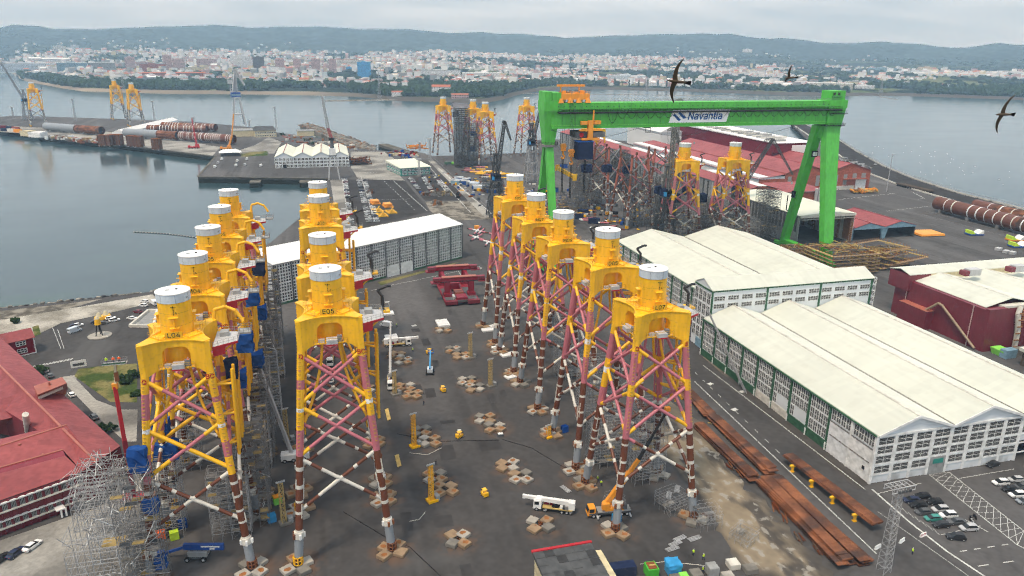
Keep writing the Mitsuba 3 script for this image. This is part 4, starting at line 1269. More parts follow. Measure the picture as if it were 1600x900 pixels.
for i in range(4):
 k.add('post', MB().box(x1 - 6 - i * 4, x1 - 5.6 - i * 4, y1 - 3, y1 - 2.6, 0, h, 'silver'), 'matte')
k.place('twin_open_shed', 'low open fronted shed with two red roofs right of the gantry', 'shed')
k = Kit()
k.add('wall', MB().box(338, 372, 470, 500, 0, 17, 'brick').box(337.5, 372.5, 469.5, 500.5, 17, 17.6, 'roofgrey'), 'matte')
k.add('roof', MB().quad((337, 469, 17.7), (373, 469, 17.7), (373, 501, 19.6), (337, 501, 19.6), 'red'), 'roofred')
k.add('door', MB().box(344, 349, 469.3, 469.45, 2, 12, 'silver'), 'matte')
k.add('duct', MB().tube((364, 468, 0), (364, 468, 19.8), 1.2, 8, 'silver').tube((367, 468, 0), (367, 468, 20.4), 1.2, 8, 'silver').tube((370, 468.4, 0), (370, 468.4, 18), 1.0, 8, 'whiteblue'), 'paint')
k.place('brick_red_annexe', 'brick red block with silver ducts behind the gantry right leg', 'building')

# ------------------------------------------------------------------ J-M: quay buildings
k = Kit()
A_, B_ = np.array((80.91, 712.77)), np.array((110.01, 718.77))
L = float(np.linalg.norm(B_ - A_)); rz = math.atan2(B_[1] - A_[1], B_[0] - A_[0])
k.add('wall', MB().box(0, L, 0, 46, 0, 7.2, 'teal'), 'matte')
k.add('roof', MB().poly8([(-1, -1, 7.2), (L + 1, -1, 7.2), (L + 1, 47, 7.2), (-1, 47, 7.2), (-1, -1, 7.7), (L + 1, -1, 7.7), (L + 1, 47, 9.6), (-1, 47, 9.6)], 'roofwhite'), 'flat')
for i in range(5):
 for z in (1.0, 4.3):
  put_window(k, 3.2 + i * (L - 6.4) / 4, -.05, z, 0, 4.4, 1.9, 3, 1, .35)
for i in range(7):
 for z in (1.0, 4.3):
  put_window(k, -.05, 5 + i * 6.2, z, -math.pi / 2, 4.2, 1.9, 3, 1, .35)
k.place('teal_office', 'teal two storey office with cream roof by the quay car park', 'building', W_(A_[0], A_[1], 0, rz))
k = Kit()
A_, B_ = np.array((-38.88, 787.72)), np.array((35.54, 786.14))
L = float(np.linalg.norm(B_ - A_)); rz = math.atan2(B_[1] - A_[1], B_[0] - A_[0])
bw, ev, rg_, dp = L / 4, 11.0, 15.6, 78.0
w = MB().box(0, L, 0, dp, 0, ev, 'wallwhite')
for b in range(4):
 gable_fill(w, b * bw, (b + 1) * bw, .1, ev, rg_, 'wallwhite')
k.add('wall', w, 'wallwhite')
for b in range(4):
 gable_roof_y(k, b * bw, (b + 1) * bw, 0, dp, ev, rg_, 'flat', .6)
 for q in range(5):
  for z in (.8, 4.2, 7.6):
   if b == 0 and z < 1 and q in (2,):
    continue
   put_window(k, b * bw + (q + .5) * bw / 5, -.06, z, 0, bw / 5 - .9, 2.3, 2, 2 if b == 0 else 1, .22)
k.add('door', MB().box(bw * .42, bw * .62, -.3, -.02, 0, 3.6, 'black'), 'flat')
k.place('four_gable_quay_hall', 'white quay hall with four gabled roofs and rows of windows', 'hall', W_(A_[0], A_[1], 0, rz))
k = Kit()
A_, B_ = np.array((-107.17, 1096.55)), np.array((-49.6, 1102.94))
L = float(np.linalg.norm(B_ - A_)); rz = math.atan2(B_[1] - A_[1], B_[0] - A_[0])
k.add('wall', MB().box(0, L * .5, 0, 30, 0, 8, 'cream').box(L * .5, L, -14, 26, 0, 9, 'cream'), 'matte')
k.add('roof', MB().box(-.5, L * .5, -.5, 30.5, 8, 8.5, 'roofgrey').poly8([(L * .5 - .5, -15, 9), (L + .5, -15, 9), (L + .5, 27, 9), (L * .5 - .5, 27, 9), (L * .55, 2, 13), (L * .95, 2, 13), (L * .95, 10, 13), (L * .55, 10, 13)], 'dgrey'), 'matte')
for i in range(9):
 for z in (1.2, 5):
  put_window(k, L * .5 + 2 + i * (L * .5 - 4) / 8, -14.06, z, 0, 2, 1.8, 1, 1, .3)
k.place('yellow_quay_building', 'pale yellow quay building with dark hipped roof beside the rusty tubes', 'building', W_(A_[0], A_[1], 0, rz))
k = Kit()
k.add('', MB().box(0, 22, 0, 18, 0, 7, 'cream').box(-.6, 22.6, -.6, 18.6, 7, 7.6, 'roofgrey'), 'matte')
k.place('small_yellow_shed', 'small pale yellow shed beside the root of the stone mole', 'shed', W_(*(-18.91, 1089.02), 0, .1))
k = Kit()
A_, B_ = np.array((-264.3, 1124.78)), np.array((-250.28, 1130.43))
L = 17.0
t_ = pt((-225.91, 1320.03)) - pt(A_)
LL = float(np.linalg.norm(t_)); rz = math.atan2(t_[1], t_[0]) - math.pi / 2
k.add('wall', MB().box(0, L, 0, LL, 0, 6, 'white'), 'flat')
gw = MB()
gable_fill(gw, 0, L, .05, 6, 10, 'white')
k.add('gable_end', gw, 'flat')
for i in range(16):
 k.add('roof_panel', MB().quad((-.5, LL * i / 16, 6), (L / 2, LL * i / 16, 10), (L / 2, LL * (i + .94) / 16, 10), (-.5, LL * (i + .94) / 16, 6), 'white').quad((L / 2, LL * i / 16, 10), (L + .5, LL * i / 16, 6), (L + .5, LL * (i + .94) / 16, 6), (L / 2, LL * (i + .94) / 16, 10), 'white'), 'flat')
k.place('white_storage_tent', 'long white storage tent between the steel tubes on the far quay', 'tent', W_(A_[0], A_[1], 0, rz))

# ------------------------------------------------------------------ N: small red house; O: red roofed office complex, left
k = Kit()
A_ = np.array((-111.72, 307.71))
rz = math.radians(29)
k.add('wall', MB().box(-26, 0, 0, 9, 0, 6.6, 'darkred').box(-.3, .12, -.12, 9.1, 0, 6.7, 'white').box(-9.6, -9.2, -.1, 0, 0, 6.6, 'white').box(-26, 0, -.12, 0, 0, .4, 'white'), 'matte')
k.add('roof', MB().quad((-26.5, -.6, 6.5), (.5, -.6, 6.5), (.5, 4.5, 9.2), (-26.5, 4.5, 9.2), 'red').quad((.5, 9.6, 6.5), (-26.5, 9.6, 6.5), (-26.5, 4.5, 9.2), (.5, 4.5, 9.2), 'red'), 'roofred')
k.add('gable_end', MB().add([(0, 0, 6.6), (0, 9, 6.6), (0, 4.5, 9.1)], [[0, 1, 2]], 'white'), 'matte')
for x in (-4.5, -14, -21):
 for z in (1.2, 4.3):
  put_window(k, x, -.06, z, 0, 3.2, 1.7, 3, 2, .2)
k.place('small_red_house', 'small red house with white corners and tiled roof at the left edge', 'house', W_(A_[0], A_[1], 0, rz))

k = Kit()


def q3(g, z):
 return (g[0], g[1], z)


ZE, ZR = 9.4, 13.4
e0, e1, e2 = q3((-152.61, 352.88), ZE), q3((-116.01, 292.76), ZE), q3((-57.89, 202.8), ZE)
r0, r1 = q3((-134.11, 305.59), ZR), q3((-59.87, 187.85), ZR)
k.add('roof', MB().quad(e0, e2, r1, r0, 'red'), 'roofred', label='sloping roof strip along the street side')
l0, l1 = q3((-117.83, 259.92), 9.0), q3((-72.26, 206.05), 9.0)
k.add('roof', MB().quad(r0, r1, l1, l0, 'red'), 'roofred')
# wing 2 towards the apron
h0, h1 = q3((-93.53, 197.58), 13.8), q3((-72.75, 210.69), 13.8)
m0, m1 = q3((-91.39, 190.75), 11.6), q3((-71.19, 200.13), 11.6)
s0, s1 = q3((-90.76, 188.86), 11.2), q3((-69.91, 197.43), 11.2)
v0, v1 = q3((-86.8, 177.44), 9.5), q3((-64.48, 190.78), 9.5)
b0, b1 = q3((-100.26, 213.09), 9.0), q3((-83.16, 219.25), 9.0)
k.add('roof', MB().quad(m0, m1, h1, h0, 'red'), 'roofred')
k.add('roof', MB().quad(v0, v1, s1, s0, 'red'), 'roofred')
k.add('roof', MB().quad(h0, h1, b1, b0, 'red'), 'roofred')
k.add('roof', MB().add([h1, v1, m1], [[2, 1, 0]], 'red').add([h1, r1, v1], [[0, 1, 2]], 'red').add([h1, l1, r1], [[0, 1, 2]], 'red'), 'roofred', label='hipped corner where the two wings meet')
k.add('roof_step', MB().quad(s0, s1, m1, m0, 'darkred').beam(m0, m1, .5, .35, 'brick').beam(h0, h1, .5, .3, 'brick').beam(r0, r1, .6, .4, 'brick'), 'paint')
vv0, vv1 = np.array(v0), np.array(v1)
wl = MB()


def low(p, z=0.0):
 return (p[0], p[1], z)


wl.quad(low(v0), low(v1), (v1[0], v1[1], 9.3), (v0[0], v0[1], 9.3), 'wine')
wl.quad(low(v1), low(e2), (e2[0], e2[1], 9.2), (v1[0], v1[1], 9.2), 'wine')
wl.quad(low(e2), low(e0), (e0[0], e0[1], 9.2), (e2[0], e2[1], 9.2), 'wine')
wl.quad(low(l0), low(l1), l1, l0, 'wine')
wl.quad(low(b0), low(b1), b1, b0, 'wine')
k.add('wall', wl, 'paint')
td = (vv1 - vv0) / np.linalg.norm(vv1 - vv0)
nn = np.array([td[1], -td[0], 0])
LF = np.linalg.norm(vv1 - vv0)
led = MB()
for z, d_, c in ((8.6, .5, 'white'), (6.3, .7, 'offwhite'), (3.9, .5, 'white'), (1.9, .7, 'offwhite')):
 led.beam(low(vv0, z) + nn * d_ / 2, low(vv1, z) + nn * d_ / 2, .4 + d_ * .5, .32, c)
k.add('ledge', led, 'matte')
ang = math.atan2(td[1], td[0])
for i in range(14):
 for z in (6.6, 2.2):
  c = vv0 + td * (LF * (i + .5) / 14) + nn * .08
  put_window(k, c[0], c[1], z, ang, LF / 14 - .9, 1.5, 3, 1, .12, frame='roofgrey')
 c = vv0 + td * (LF * i / 14)
 k.add('pilaster', MB().beam(low(c, 0) + nn * .1, low(c, 9.2) + nn * .1, .5, .5, 'wine'), 'paint')
sb = [q3((-89.66, 240.84), 15), q3((-83.02, 244.11), 15)]
k.add('stair_house', MB().poly8([low(q3((-89.03, 238.86), 0), 9), low(q3((-82.94, 246.93), 0), 9), low(q3((-82.53, 242.99), 0), 9), low(q3((-88.92, 237.8), 0), 9),
        q3((-86.33, 232.09), 14.6), q3((-80.17, 238.98), 14.6), q3((-82.53, 242.99), 15.2), q3((-88.92, 237.8), 15.2)], 'brick')
  .beam(q3((-86.65, 233.19), 13), q3((-81.68, 239.36), 13), .3, .8, 'offwhite'), 'paint')
cy = MB()     # the courtyard wings seen past the roofs
cy.poly8([q3((-103.49, 239.56), 0), q3((-90.6, 232.01), 0), q3((-96.54, 241.88), 0), q3((-104.11, 242.38), 0), q3((-99.91, 229.34), 8), q3((-91.64, 233.13), 8), q3((-96.86, 242.89), 10.5), q3((-102.9, 238.93), 10.5)], 'red')
k.add('courtyard_wing', cy, 'roofred')
k.add('chimney', MB().tube(q3((-88.91, 227.12), 4), q3((-86.37, 221.17), 13.5), .9, 10, 'offwhite'), 'matte')
k.add('roof_vent', MB().tube(q3((-82.07, 202.65), 12.2), q3((-82.07, 202.65), 13.6), .4, 8, 'brick').tube(q3((-75.58, 198.73), 10.6), q3((-75.58, 198.73), 11.8), .35, 8, 'brick').tube(q3((-84.68, 238), 15), q3((-84.68, 238), 16), .35, 8, 'brick'), 'paint')
k.add('awning', MB().beam(low(vv0, .1) + td * LF * .74 + nn * 2.4, low(vv0, 2.4) + td * LF * .74 + nn * 2.4, .4, .4, 'white').beam(low(vv0, 2.4) + td * LF * .70 + nn * 1.4, low(vv0, 2.4) + td * LF * .78 + nn * 1.4, 2.4, .3, 'white').beam(low(vv0, .1) + td * LF * .78 + nn * 2.4, low(vv0, 2.4) + td * LF * .78 + nn * 2.4, .4, .4, 'white'), 'matte')
k.place('red_roofed_offices', 'large red roofed office complex with wine walls at the lower left', 'building')

# ------------------------------------------------------------------ P: small building and containers at the bottom edge
k = Kit()
k.add('wall', MB().box(42.2, 55.6, 112, 133.6, 0, 5.8, 'cream'), 'matte')
k.add('roof', MB().poly8([(41.8, 111, 5.8), (56, 111, 5.8), (56, 134, 5.8), (41.8, 134, 5.8), (41.8, 111, 6.0), (56, 111, 6.0), (56, 134, 6.6), (41.8, 134, 6.6)], 'dgrey'), 'matte')
tl = MB()
for i in range(6):
 for j in range(9):
  if RND.random() < .8:
   z = 6.0 + .6 * (j + .5) / 9
   tl.cbox((41.8 + 14.2 * (i + .5) / 6, 111 + 23 * (j + .5) / 9, z + .02), 2.25, 2.4, .05, 0, RND.choice(['dgrey', 'dgrey', 'dgrey', 'asph']))
k.add('roofing_sheet', tl, 'matte', kind='stuff')
k.add('ridge_cap', MB().beam((41.6, 134.1, 6.7), (56.2, 134.1, 6.7), .7, .4, 'red'), 'paint')
k.add('side_porch', MB().box(56.3, 58.2, 116, 133, 0, 4.6, 'cream').poly8([(56.2, 115.5, 4.6), (58.4, 115.5, 4.4), (58.4, 133.4, 4.4), (56.2, 133.4, 4.6), (56.2, 115.5, 4.8), (58.4, 115.5, 4.5), (58.4, 133.4, 4.5), (56.2, 133.4, 4.8)], 'cream'), 'matte')
k.place('site_hut', 'grey roofed hut with a red ridge at the bottom edge', 'hut')

# ------------------------------------------------------------------ jackets (wind turbine foundations)
def manifold_of(m):
 return m3.Manifold(m3.Mesh(vert_properties=np.asarray(m.vertices, np.float32), tri_verts=np.asarray(m.faces, np.uint32)))


def star_plan(c, pw, mid, n=7):
 """four-cornered plan with hollow sides: corners at (+-c, +-c), corner posts 2*pw wide, sides pulled in to mid"""
 pts = []
 for q in range(4):
  a = q * math.pi / 2
  ca, sa = math.cos(a), math.sin(a)
  side = [(-c + pw, -c)] if False else []
  for i in range(n + 1):
   u = -1 + 2 * i / n
   x = u * (c - pw)
   y = -(mid + (c - mid) * (abs(u) ** 2.0))
   side.append((x, y))
  pts += [(x * ca - y * sa, x * sa + y * ca) for x, y in side]
  pts.append(((c) * ca - (-c + pw) * sa, (c) * sa + (-c + pw) * ca)) if False else None
 return pts


JC = {}


def jacket_plies(style, hs):
 """shared meshes of one paint scheme: legs, braces, transition piece"""
 jkey = (style, hs)
 if jkey in JC:
  return JC[jkey]
 rg = random.Random(hash(style) % 1000 if False else sum(map(ord, style)) + int(hs * 100))
 P = []
 style = style.rstrip('0123456789')
 Z = lambda z: z * hs
 half = lambda z: 10.9 - z * .0905
 node = [13.2, 26.0, 37.6, 48.6]
 sgn = [(-1, -1), (1, -1), (1, 1), (-1, 1)]

 def lp(s_, z, off=0.0):
  return np.array([s_[0] * (half(z) + off), s_[1] * (half(z) + off), Z(z)])
 allyellow = style in ('yellow', 'far')
 for i, s_ in enumerate(sgn):
  lo, hi = lp(s_, 2.6), lp(s_, 50.0)
  t = lambda z: (z - 2.6) / (50.0 - 2.6)
  sp = []
  low = 'dgrey' if style == 'far' else 'primer'
  split = 25.6 + rg.uniform(-1, .6)
  z = 8.2
  alt = ['offwhite', low]
  cuts = [8.2, 9.0]
  while cuts[-1] < split - 4.5:
   cuts += [cuts[-1] + rg.uniform(1.7, 4.2)]
   cuts += [cuts[-1] + rg.uniform(.45, .9)]
  cuts += [split]
  for j in range(len(cuts) - 1):
   sp.append((t(cuts[j]), t(cuts[j + 1]), alt[j % 2], 1.03 if j % 2 == 0 else 1.0))
  zz = split
  first = rg.random() < .6
  if allyellow or (style == 'rowa' and rg.random() < .85):
   seq = [('yellow', 29), ('pink', 31 + rg.uniform(0, 2)), ('yellow', 36), ('white', 36.8), ('yellow', 42), ('pink', 42 + rg.uniform(.5, 3)), ('yellow', 50)] if not allyellow else [('yellow', 50)]
  else:
   seq = [('pink', 31 + rg.uniform(-2, 3)), ('yellow', 36.2 + rg.uniform(-.5, 1)), ('white', 37.4), ('yellow', 39 + rg.uniform(-.5, 1)), ('pink', 46.6 + rg.uniform(-2, 1.4)), ('yellow', 50)] if i or first else [('pink', 32), ('yellow', 36), ('white', 36.8), ('yellow', 41), ('pink', 43), ('yellow', 50)]
   if i == 2 or rg.random() < .25:
    seq = [('pink', 36), ('yellow', 39), ('pink', 47.2), ('yellow', 50)]
  for col, z1 in seq:
   sp.append((t(zz), t(z1), col, 1.0))
   zz = z1
  if style == 'bare':
   sp = [(a_, b_, {'yellow': 'primer', 'white': 'grey', 'offwhite': 'grey', 'pink': 'brick'}.get(c_, c_), e_) for a_, b_, c_, e_ in sp]
  LG = MB().bands(lo, hi, .84, sp, 12)
  for q in range(3):      # long white paint-test strips along the primer
   w, zc = rg.uniform(0, 6.28), rg.uniform(10, 20)
   d = np.array([math.cos(w), math.sin(w), 0]) * .8
   LG.beam(lp(s_, zc) + d, lp(s_, zc + rg.uniform(2, 5)) + d, .16, .5, 'offwhite', up=d)
  P.append(('leg', LG.ply('paint'), None))
  f = MB()
  f.tube(lp(s_, 2.6), lp(s_, 7.2), 1.02, 12, 'grey')
  P.append(('leg_sleeve', f.ply('paint'), None))
  f = MB()
  col = 'yellow' if (style != 'rowc' and i in (0, 3)) or style == 'yellow' else 'rustc'
  cc = lp(s_, 0)
  for q in range(8):
   w = q * math.pi / 4
   d = np.array([math.cos(w), math.sin(w), 0]) * 1.05
   f.tube(cc + d + (0, 0, .9), cc + d + (0, 0, 2.9), .16, 5, col)
  for z_ in (.95, 1.9, 2.85):
   for q in range(8):
    w0, w1 = q * math.pi / 4, (q + 1) * math.pi / 4
    f.tube(cc + (1.05 * math.cos(w0), 1.05 * math.sin(w0), z_), cc + (1.05 * math.cos(w1), 1.05 * math.sin(w1), z_), .14, 4, col)
  f.tube(cc + (0, 0, 1.0), cc + (0, 0, 2.8), .55, 8, 'primer')
  P.append(('stub', f.ply('paint'), None))
  f = MB()
  f.tube(lp(s_, 7.0), lp(s_, 8.5), 1.2, 10, 'offwhite')
  for q in range(5):
   w = q * 1.257 + i
   f.cbox(lp(s_, 7.1) + (1.25 * math.cos(w), 1.25 * math.sin(w), 0), .5, .5, 1.2, w, rg.choice(['primer', 'white', 'rustc']))
  P.append(('grip_collar', f.ply('paint'), None))
 # braces: X on every face and bay
 for fi in range(4):
  a, b = sgn[fi], sgn[(fi + 1) % 4]
  for bay in range(3):
   z0, z1 = node[bay], node[bay + 1]
   for p, q in ((lp(a, z0), lp(b, z1 - .6)), (lp(b, z0), lp(a, z1 - .6))):
    d = (q - p) / np.linalg.norm(q - p)
    p, q = p + d * .7, q - d * .7
    if bay == 0:
     lo_, w_ = ('dgrey', 'offwhite') if style == 'far' else ('primer', 'offwhite')
     sp = [(0, .08, w_, 1.1), (.08, .24, lo_, 1), (.24, .29, w_, 1.04), (.29, .43, lo_ if rg.random() < .6 else w_, 1), (.43, .57, w_, 1.12), (.57, .72, w_ if rg.random() < .6 else lo_, 1), (.72, .77, w_, 1.04), (.77, .9, lo_, 1), (.9, 1, w_ if rg.random() < .6 else 'pink', 1.1)]
     if allyellow and style != 'far':
      sp[-1] = (.88, 1, 'yellow', 1.15)
    elif style == 'bare':
     sp = [(0, 1, rg.choice(['primer', 'dgrey', 'steel', 'pink', 'grey']), 1)]
    elif allyellow:
     sp = [(0, 1, 'yellow', 1)]
    else:
     e0, e1 = rg.choice([.0, .12, .2, .22]), rg.choice([.0, .1, .2, .3])
     if style == 'rowa':
      e0, e1 = rg.choice([.1, .3, .5]), rg.choice([.1, .2, .45])
     sp = ([(0, e0, 'yellow', 1.14)] if e0 else []) + [(e0, 1 - e1, 'pink', 1)] + ([(1 - e1, 1, 'yellow', 1.1)] if e1 else [])
    P.append(('brace', MB().bands(p, q, .43, sp, 8).ply('paint'), None))
 # inner cable tubes curving from the middle of the head out to the legs
 for s_, dx in (((-1, -1), -1.8), ((1, -1), 1.8), ((1, 1), 2.2)):
  pts = []
  for k in range(8):
   u = k / 7
   z = 50 - u * 17
   h = half(z) - 1.0
   e = u ** 1.6
   pts.append((dx * (1 - e) + s_[0] * h * e, s_[1] * 2.2 * (1 - e) + s_[1] * h * e, Z(z)))
  P.append(('cable_tube', MB().path(pts, .33, 7, 'yellow' if rg.random() < .8 else 'pink').ply('paint'), None))
 # boat landing: two fenders with rungs, on the right-hand side
 for y_ in (((2.4, 5.0), (-5.4, -2.8)) if style == 'rowa' else ((2.4, 5.0),)):
  bl = MB()
  for yy in y_:
   bl.tube((half(28) + 1.9, yy, Z(27.5)), (half(46) + 4.0, yy, Z(48.5)), .36, 8, 'yellow')
  for k in range(9):
   u = k / 8
   z = 28.5 + u * 19
   x = half(28) + 1.9 + (half(46) + 2.1 - half(28)) * u
   bl.tube((x, y_[0], Z(z)), (x, y_[1], Z(z)), .2, 6, 'yellow')
   bl.tube((x - .5, y_[0] + .8, Z(z)), (x - .5, y_[1] - .8, Z(z)), .1, 4, 'yellow')
   if k % 3 == 1:
    bl.tube((x, y_[0], Z(z)), (half(z) - .2, math.copysign(half(z) * .8, y_[0]), Z(z)), .3, 6, 'yellow')
    bl.tube((x, y_[1], Z(z)), (half(z) - .2, math.copysign(half(z) * .88, y_[0]), Z(z)), .3, 6, 'yellow')
  P.append(('boat_landing', bl.ply('paint'), None))
 ld = MB()
 for s_ in ((-1, -1), (1, -1)):
  for k in range(26):
   z = 27 + k * .87
   c = lp(s_, z)
   ld.beam(c + (s_[0] * .25 - .3, s_[1] * .95, 0), c + (s_[0] * .25 + .3, s_[1] * .95, 0), .12, .16, 'yellow_dull' if k % 7 else 'pink')
 P.append(('rung', ld.ply('paint'), 'stuff'))
 # anode and riser pipes on the back legs
 for s_, o in (((1, 1), -1.2), ((-1, 1), 1.2)):
  pi = MB()
  pi.path([lp(s_, 47) + (o, .4, 0), lp(s_, 38) + (o, .4, 0), lp(s_, 28) + (o, .4, 0), lp(s_, 22) + (o, .4, 0)], .24, 6, 'yellow' if style != 'rowc' else 'pink')
  for z in (44, 36, 30):
   pi.tube(lp(s_, z), lp(s_, z) + (o, .4, 0), .22, 5, 'yellow')
  P.append(('riser_pipe', pi.ply('paint'), None))
 # head: hollow-sided girder box with arched openings, tower, cap, decks
 cz0, cz1 = 48.9, 56.0
 plan = star_plan(7.1, 1.0, 4.9)
 m = trimesh.creation.extrude_polygon(Polygon(plan), cz1 - cz0, engine='earcut')
 m.apply_translation((0, 0, cz0))
 M = manifold_of(m)
 for q in range(2):
  arch = m3.CrossSection([[(-2.8, 1.3), (2.8, 1.3), (2.8, 4.2), (2.5, 5.0), (1.8, 5.6), (-1.8, 5.6), (-2.5, 5.0), (-2.8, 4.2)]])
  A = m3.Manifold.extrude(arch, 20).translate((0, 0, -10)).rotate((90, 0, 90 * q)).translate((0, 0, cz0))
  M = M - A
  under = m3.CrossSection([[(-5.6, -1), (5.6, -1), (5.6, 0), (4.2, .7), (2.4, 1.02), (-2.4, 1.02), (-4.2, .7), (-5.6, 0)]])
  U_ = m3.Manifold.extrude(under, 20).translate((0, 0, -10)).rotate((90, 0, 90 * q)).translate((0, 0, cz0))
  M = M - U_
 mm = M.to_mesh()
 tm = trimesh.Trimesh(np.asarray(mm.vert_properties)[:, :3], np.asarray(mm.tri_verts), process=False)
 tm.vertices[:, 2] += (hs - 1) * 50
 dz = (hs - 1) * 50
 hb = MB().mesh(tm, 'yellow')
 for s_ in sgn:
  hb.box(min(s_[0] * 6.1, s_[0] * 7.15), max(s_[0] * 6.1, s_[0] * 7.15), min(s_[1] * 6.1, s_[1] * 7.15), max(s_[1] * 6.1, s_[1] * 7.15), cz0 - .5 + dz, cz1 + .06 + dz, 'yellow')
  for q in range(7):
   hb.box(s_[0] * 7.16 - .08, s_[0] * 7.16 + .08, s_[1] * 6.5 - .2, s_[1] * 6.5 + .2, cz0 + .6 + q + dz, cz0 + .8 + q + dz, 'yellow_dull')
 P.append(('head_girder', hb.ply('paint'), None))
 top = MB()
 pl = star_plan(7.35, 1.25, 5.15)
 top.prism(pl, cz1 + dz, cz1 + .22 + dz, 'yellow')
 dk = star_plan(5.2, 2.6, 4.75)
 top.prism(dk, cz1 + .22 + dz, cz1 + .5 + dz, 'yellow')
 for q in range(4):      # gussets from the tower down to the corner arms
  a = math.pi / 4 + q * math.pi / 2
  c, s2 = math.cos(a), math.sin(a)
  for o in (-1.6, 1.6):
   ox, oy = -s2 * o, c * o
   pts = [(3.1 * c + ox, 3.1 * s2 + oy, cz1 + .5 + dz), (6.6 * c + ox, 6.6 * s2 + oy, cz1 + .3 + dz), (3.1 * c + ox, 3.1 * s2 + oy, cz1 + 1.1 + dz)]
   top.add(pts + [(x + .1, y + .1, z) for x, y, z in pts], [[0, 1, 2], [5, 4, 3]], 'yellow')
 P.append(('top_plate', top.ply('paint'), None))
 zt = 63.7 + dz
 tw = MB().tube((0, 0, cz0 + .8 + dz), (0, 0, zt), 3.35, 40, 'yellow')
 for z in (58.6, 61.4):
  tw.tube((0, 0, z + dz), (0, 0, z + .07 + dz), 3.38, 40, 'yellow_dull')
 for w in (.05, 1.6, 3.1, 4.75):      # lugs with stiffener plates
  c, s2 = math.cos(w), math.sin(w)
  for z in (58.3, 60.6):
   tw.cbox((3.75 * c, 3.75 * s2, z + dz), .8, 1.9, .09, w, 'yellow')
  tw.cbox((3.65 * c, 3.65 * s2, 58.3 + dz), .6, .16, 2.3, w, 'yellow')
  if s2 < .6:
   tw.tube((3.9 * c, 3.9 * s2, 59.4 + dz), (4.7 * c, 4.7 * s2, 59.4 + dz), .12, 5, 'yellow')
 P.append(('tower', tw.ply('paint'), None))
 cp_ = MB().tube((0, 0, zt + .001), (0, 0, zt + 2.0), 3.46, 40, 'whiteblue', cap=False)
 cp_.tube((0, 0, zt + 1.9), (0, 0, zt + 2.06), 3.56, 40, 'white')
 for q in range(3):
  w = -2.2 + q * .9
  cp_.tube((3.47 * math.cos(w), 3.47 * math.sin(w), zt), (3.47 * math.cos(w), 3.47 * math.sin(w), zt + 1.9), .035, 4, 'grey')
 cp_.cbox((2.9, -1.9, zt + .7), .5, .3, .35, -.6, 'roofgrey')
 P.append(('cap', cp_.ply('paint'), None))
 P.append(('cap_hatch', MB().tube((.7, .5, zt + 2.06), (.7, .5, zt + 2.2), .28, 10, 'black').tube((-1.1, .2, zt + 2.06), (-1.1, .2, zt + 2.1), .5, 12, 'roofgrey').ply('paint'), None))
 rl_ = MB()
 ring = [(x, y, cz1 + .5 + dz) for x, y in star_plan(5.4, 2.5, 4.5, 5)]
 rl_.rail(ring + [ring[0]], 1.1, 'yellow_dull', 2.4, .035)
 P.append(('railing', rl_.ply('paint'), None))
 # working platforms in the arched openings (front and left)
 for rz in (0, -math.pi / 2):
  wp = MB()
  y1 = -4.5
  wp.box(-3.6, 3.6, y1 - 1.5, y1, 50.0 + dz, 50.16 + dz, 'yellow')
  wp.box(-.9, 1.5, y1 - 2.4, y1 - .2, 50.0 + dz, 51.1 + dz, 'silver')
  wp.box(-.9, 1.5, y1 - 2.42, y1 - 2.3, 49.8 + dz, 50.1 + dz, 'red')
  for q in range(14):
   wp.box(-3.5 + q * .52, -3.4 + q * .52, y1 - 1.45, y1 - .05, 50.16 + dz, 50.26 + dz, 'galv')
  wp.rail([(-3.6, y1, 50.1 + dz), (-3.6, y1 - 1.5, 50.1 + dz), (3.6, y1 - 1.5, 50.1 + dz), (3.6, y1, 50.1 + dz)], 1.1, 'yellow_dull', 1.2, .045)
  wp.box(1.5, 2.6, y1 - 1.2, y1 - .3, 50.2 + dz, 51.6 + dz, 'steel')
  wp.box(-2.6, -1.2, y1 - 1.0, y1 - .3, 50.2 + dz, 50.9 + dz, 'silver')
  P.append(('work_platform', wp.ply('paint'), T().rotate([0, 0, 1], math.degrees(rz))))
 # laydown platform, davit and bent pipe on the right-hand side
 sp_ = MB()
 z0 = 53.3 + dz
 sp_.poly8([(7.2, -4.4, z0), (12.2, -1.6, z0), (12.2, 4.2, z0), (7.2, 5.4, z0), (7.2, -4.4, z0 + .25), (12.2, -1.6, z0 + .25), (12.2, 4.2, z0 + .25), (7.2, 5.4, z0 + .25)], 'silver')
 sp_.poly8([(7.2, -4.5, z0 - 2.0), (9.6, -3.2, z0 - 2.0), (9.6, -3.1, z0 - 2), (7.2, -4.4, z0 - 2), (7.2, -4.5, z0 + .2), (9.6, -3.2, z0 + .2), (9.6, -3.1, z0 + .2), (7.2, -4.4, z0 + .2)], 'red')
 sp_.beam((7.2, -4.5, z0), (12.2, -1.7, z0), .2, .5, 'red')
 for yy in (-2, 2, 4.6):
  sp_.beam((7.0, yy, z0 - 3.6), (11.4, yy * .8, z0), .35, .35, 'yellow')
 sp_.rail([(7.3, -4.4, z0 + .25), (12.2, -1.6, z0 + .25), (12.2, 4.2, z0 + .25), (7.3, 5.4, z0 + .25)], 1.1, 'roofgrey', 1.2, .05)
 sp_.box(8.2, 10, 1.5, 3.6, z0 + .25, z0 + 1.3, 'roofgrey')
 P.append(('side_platform', sp_.ply('paint'), None))
 dv = MB()
 kind = 'black' if style != 'rowa' else 'yellow'
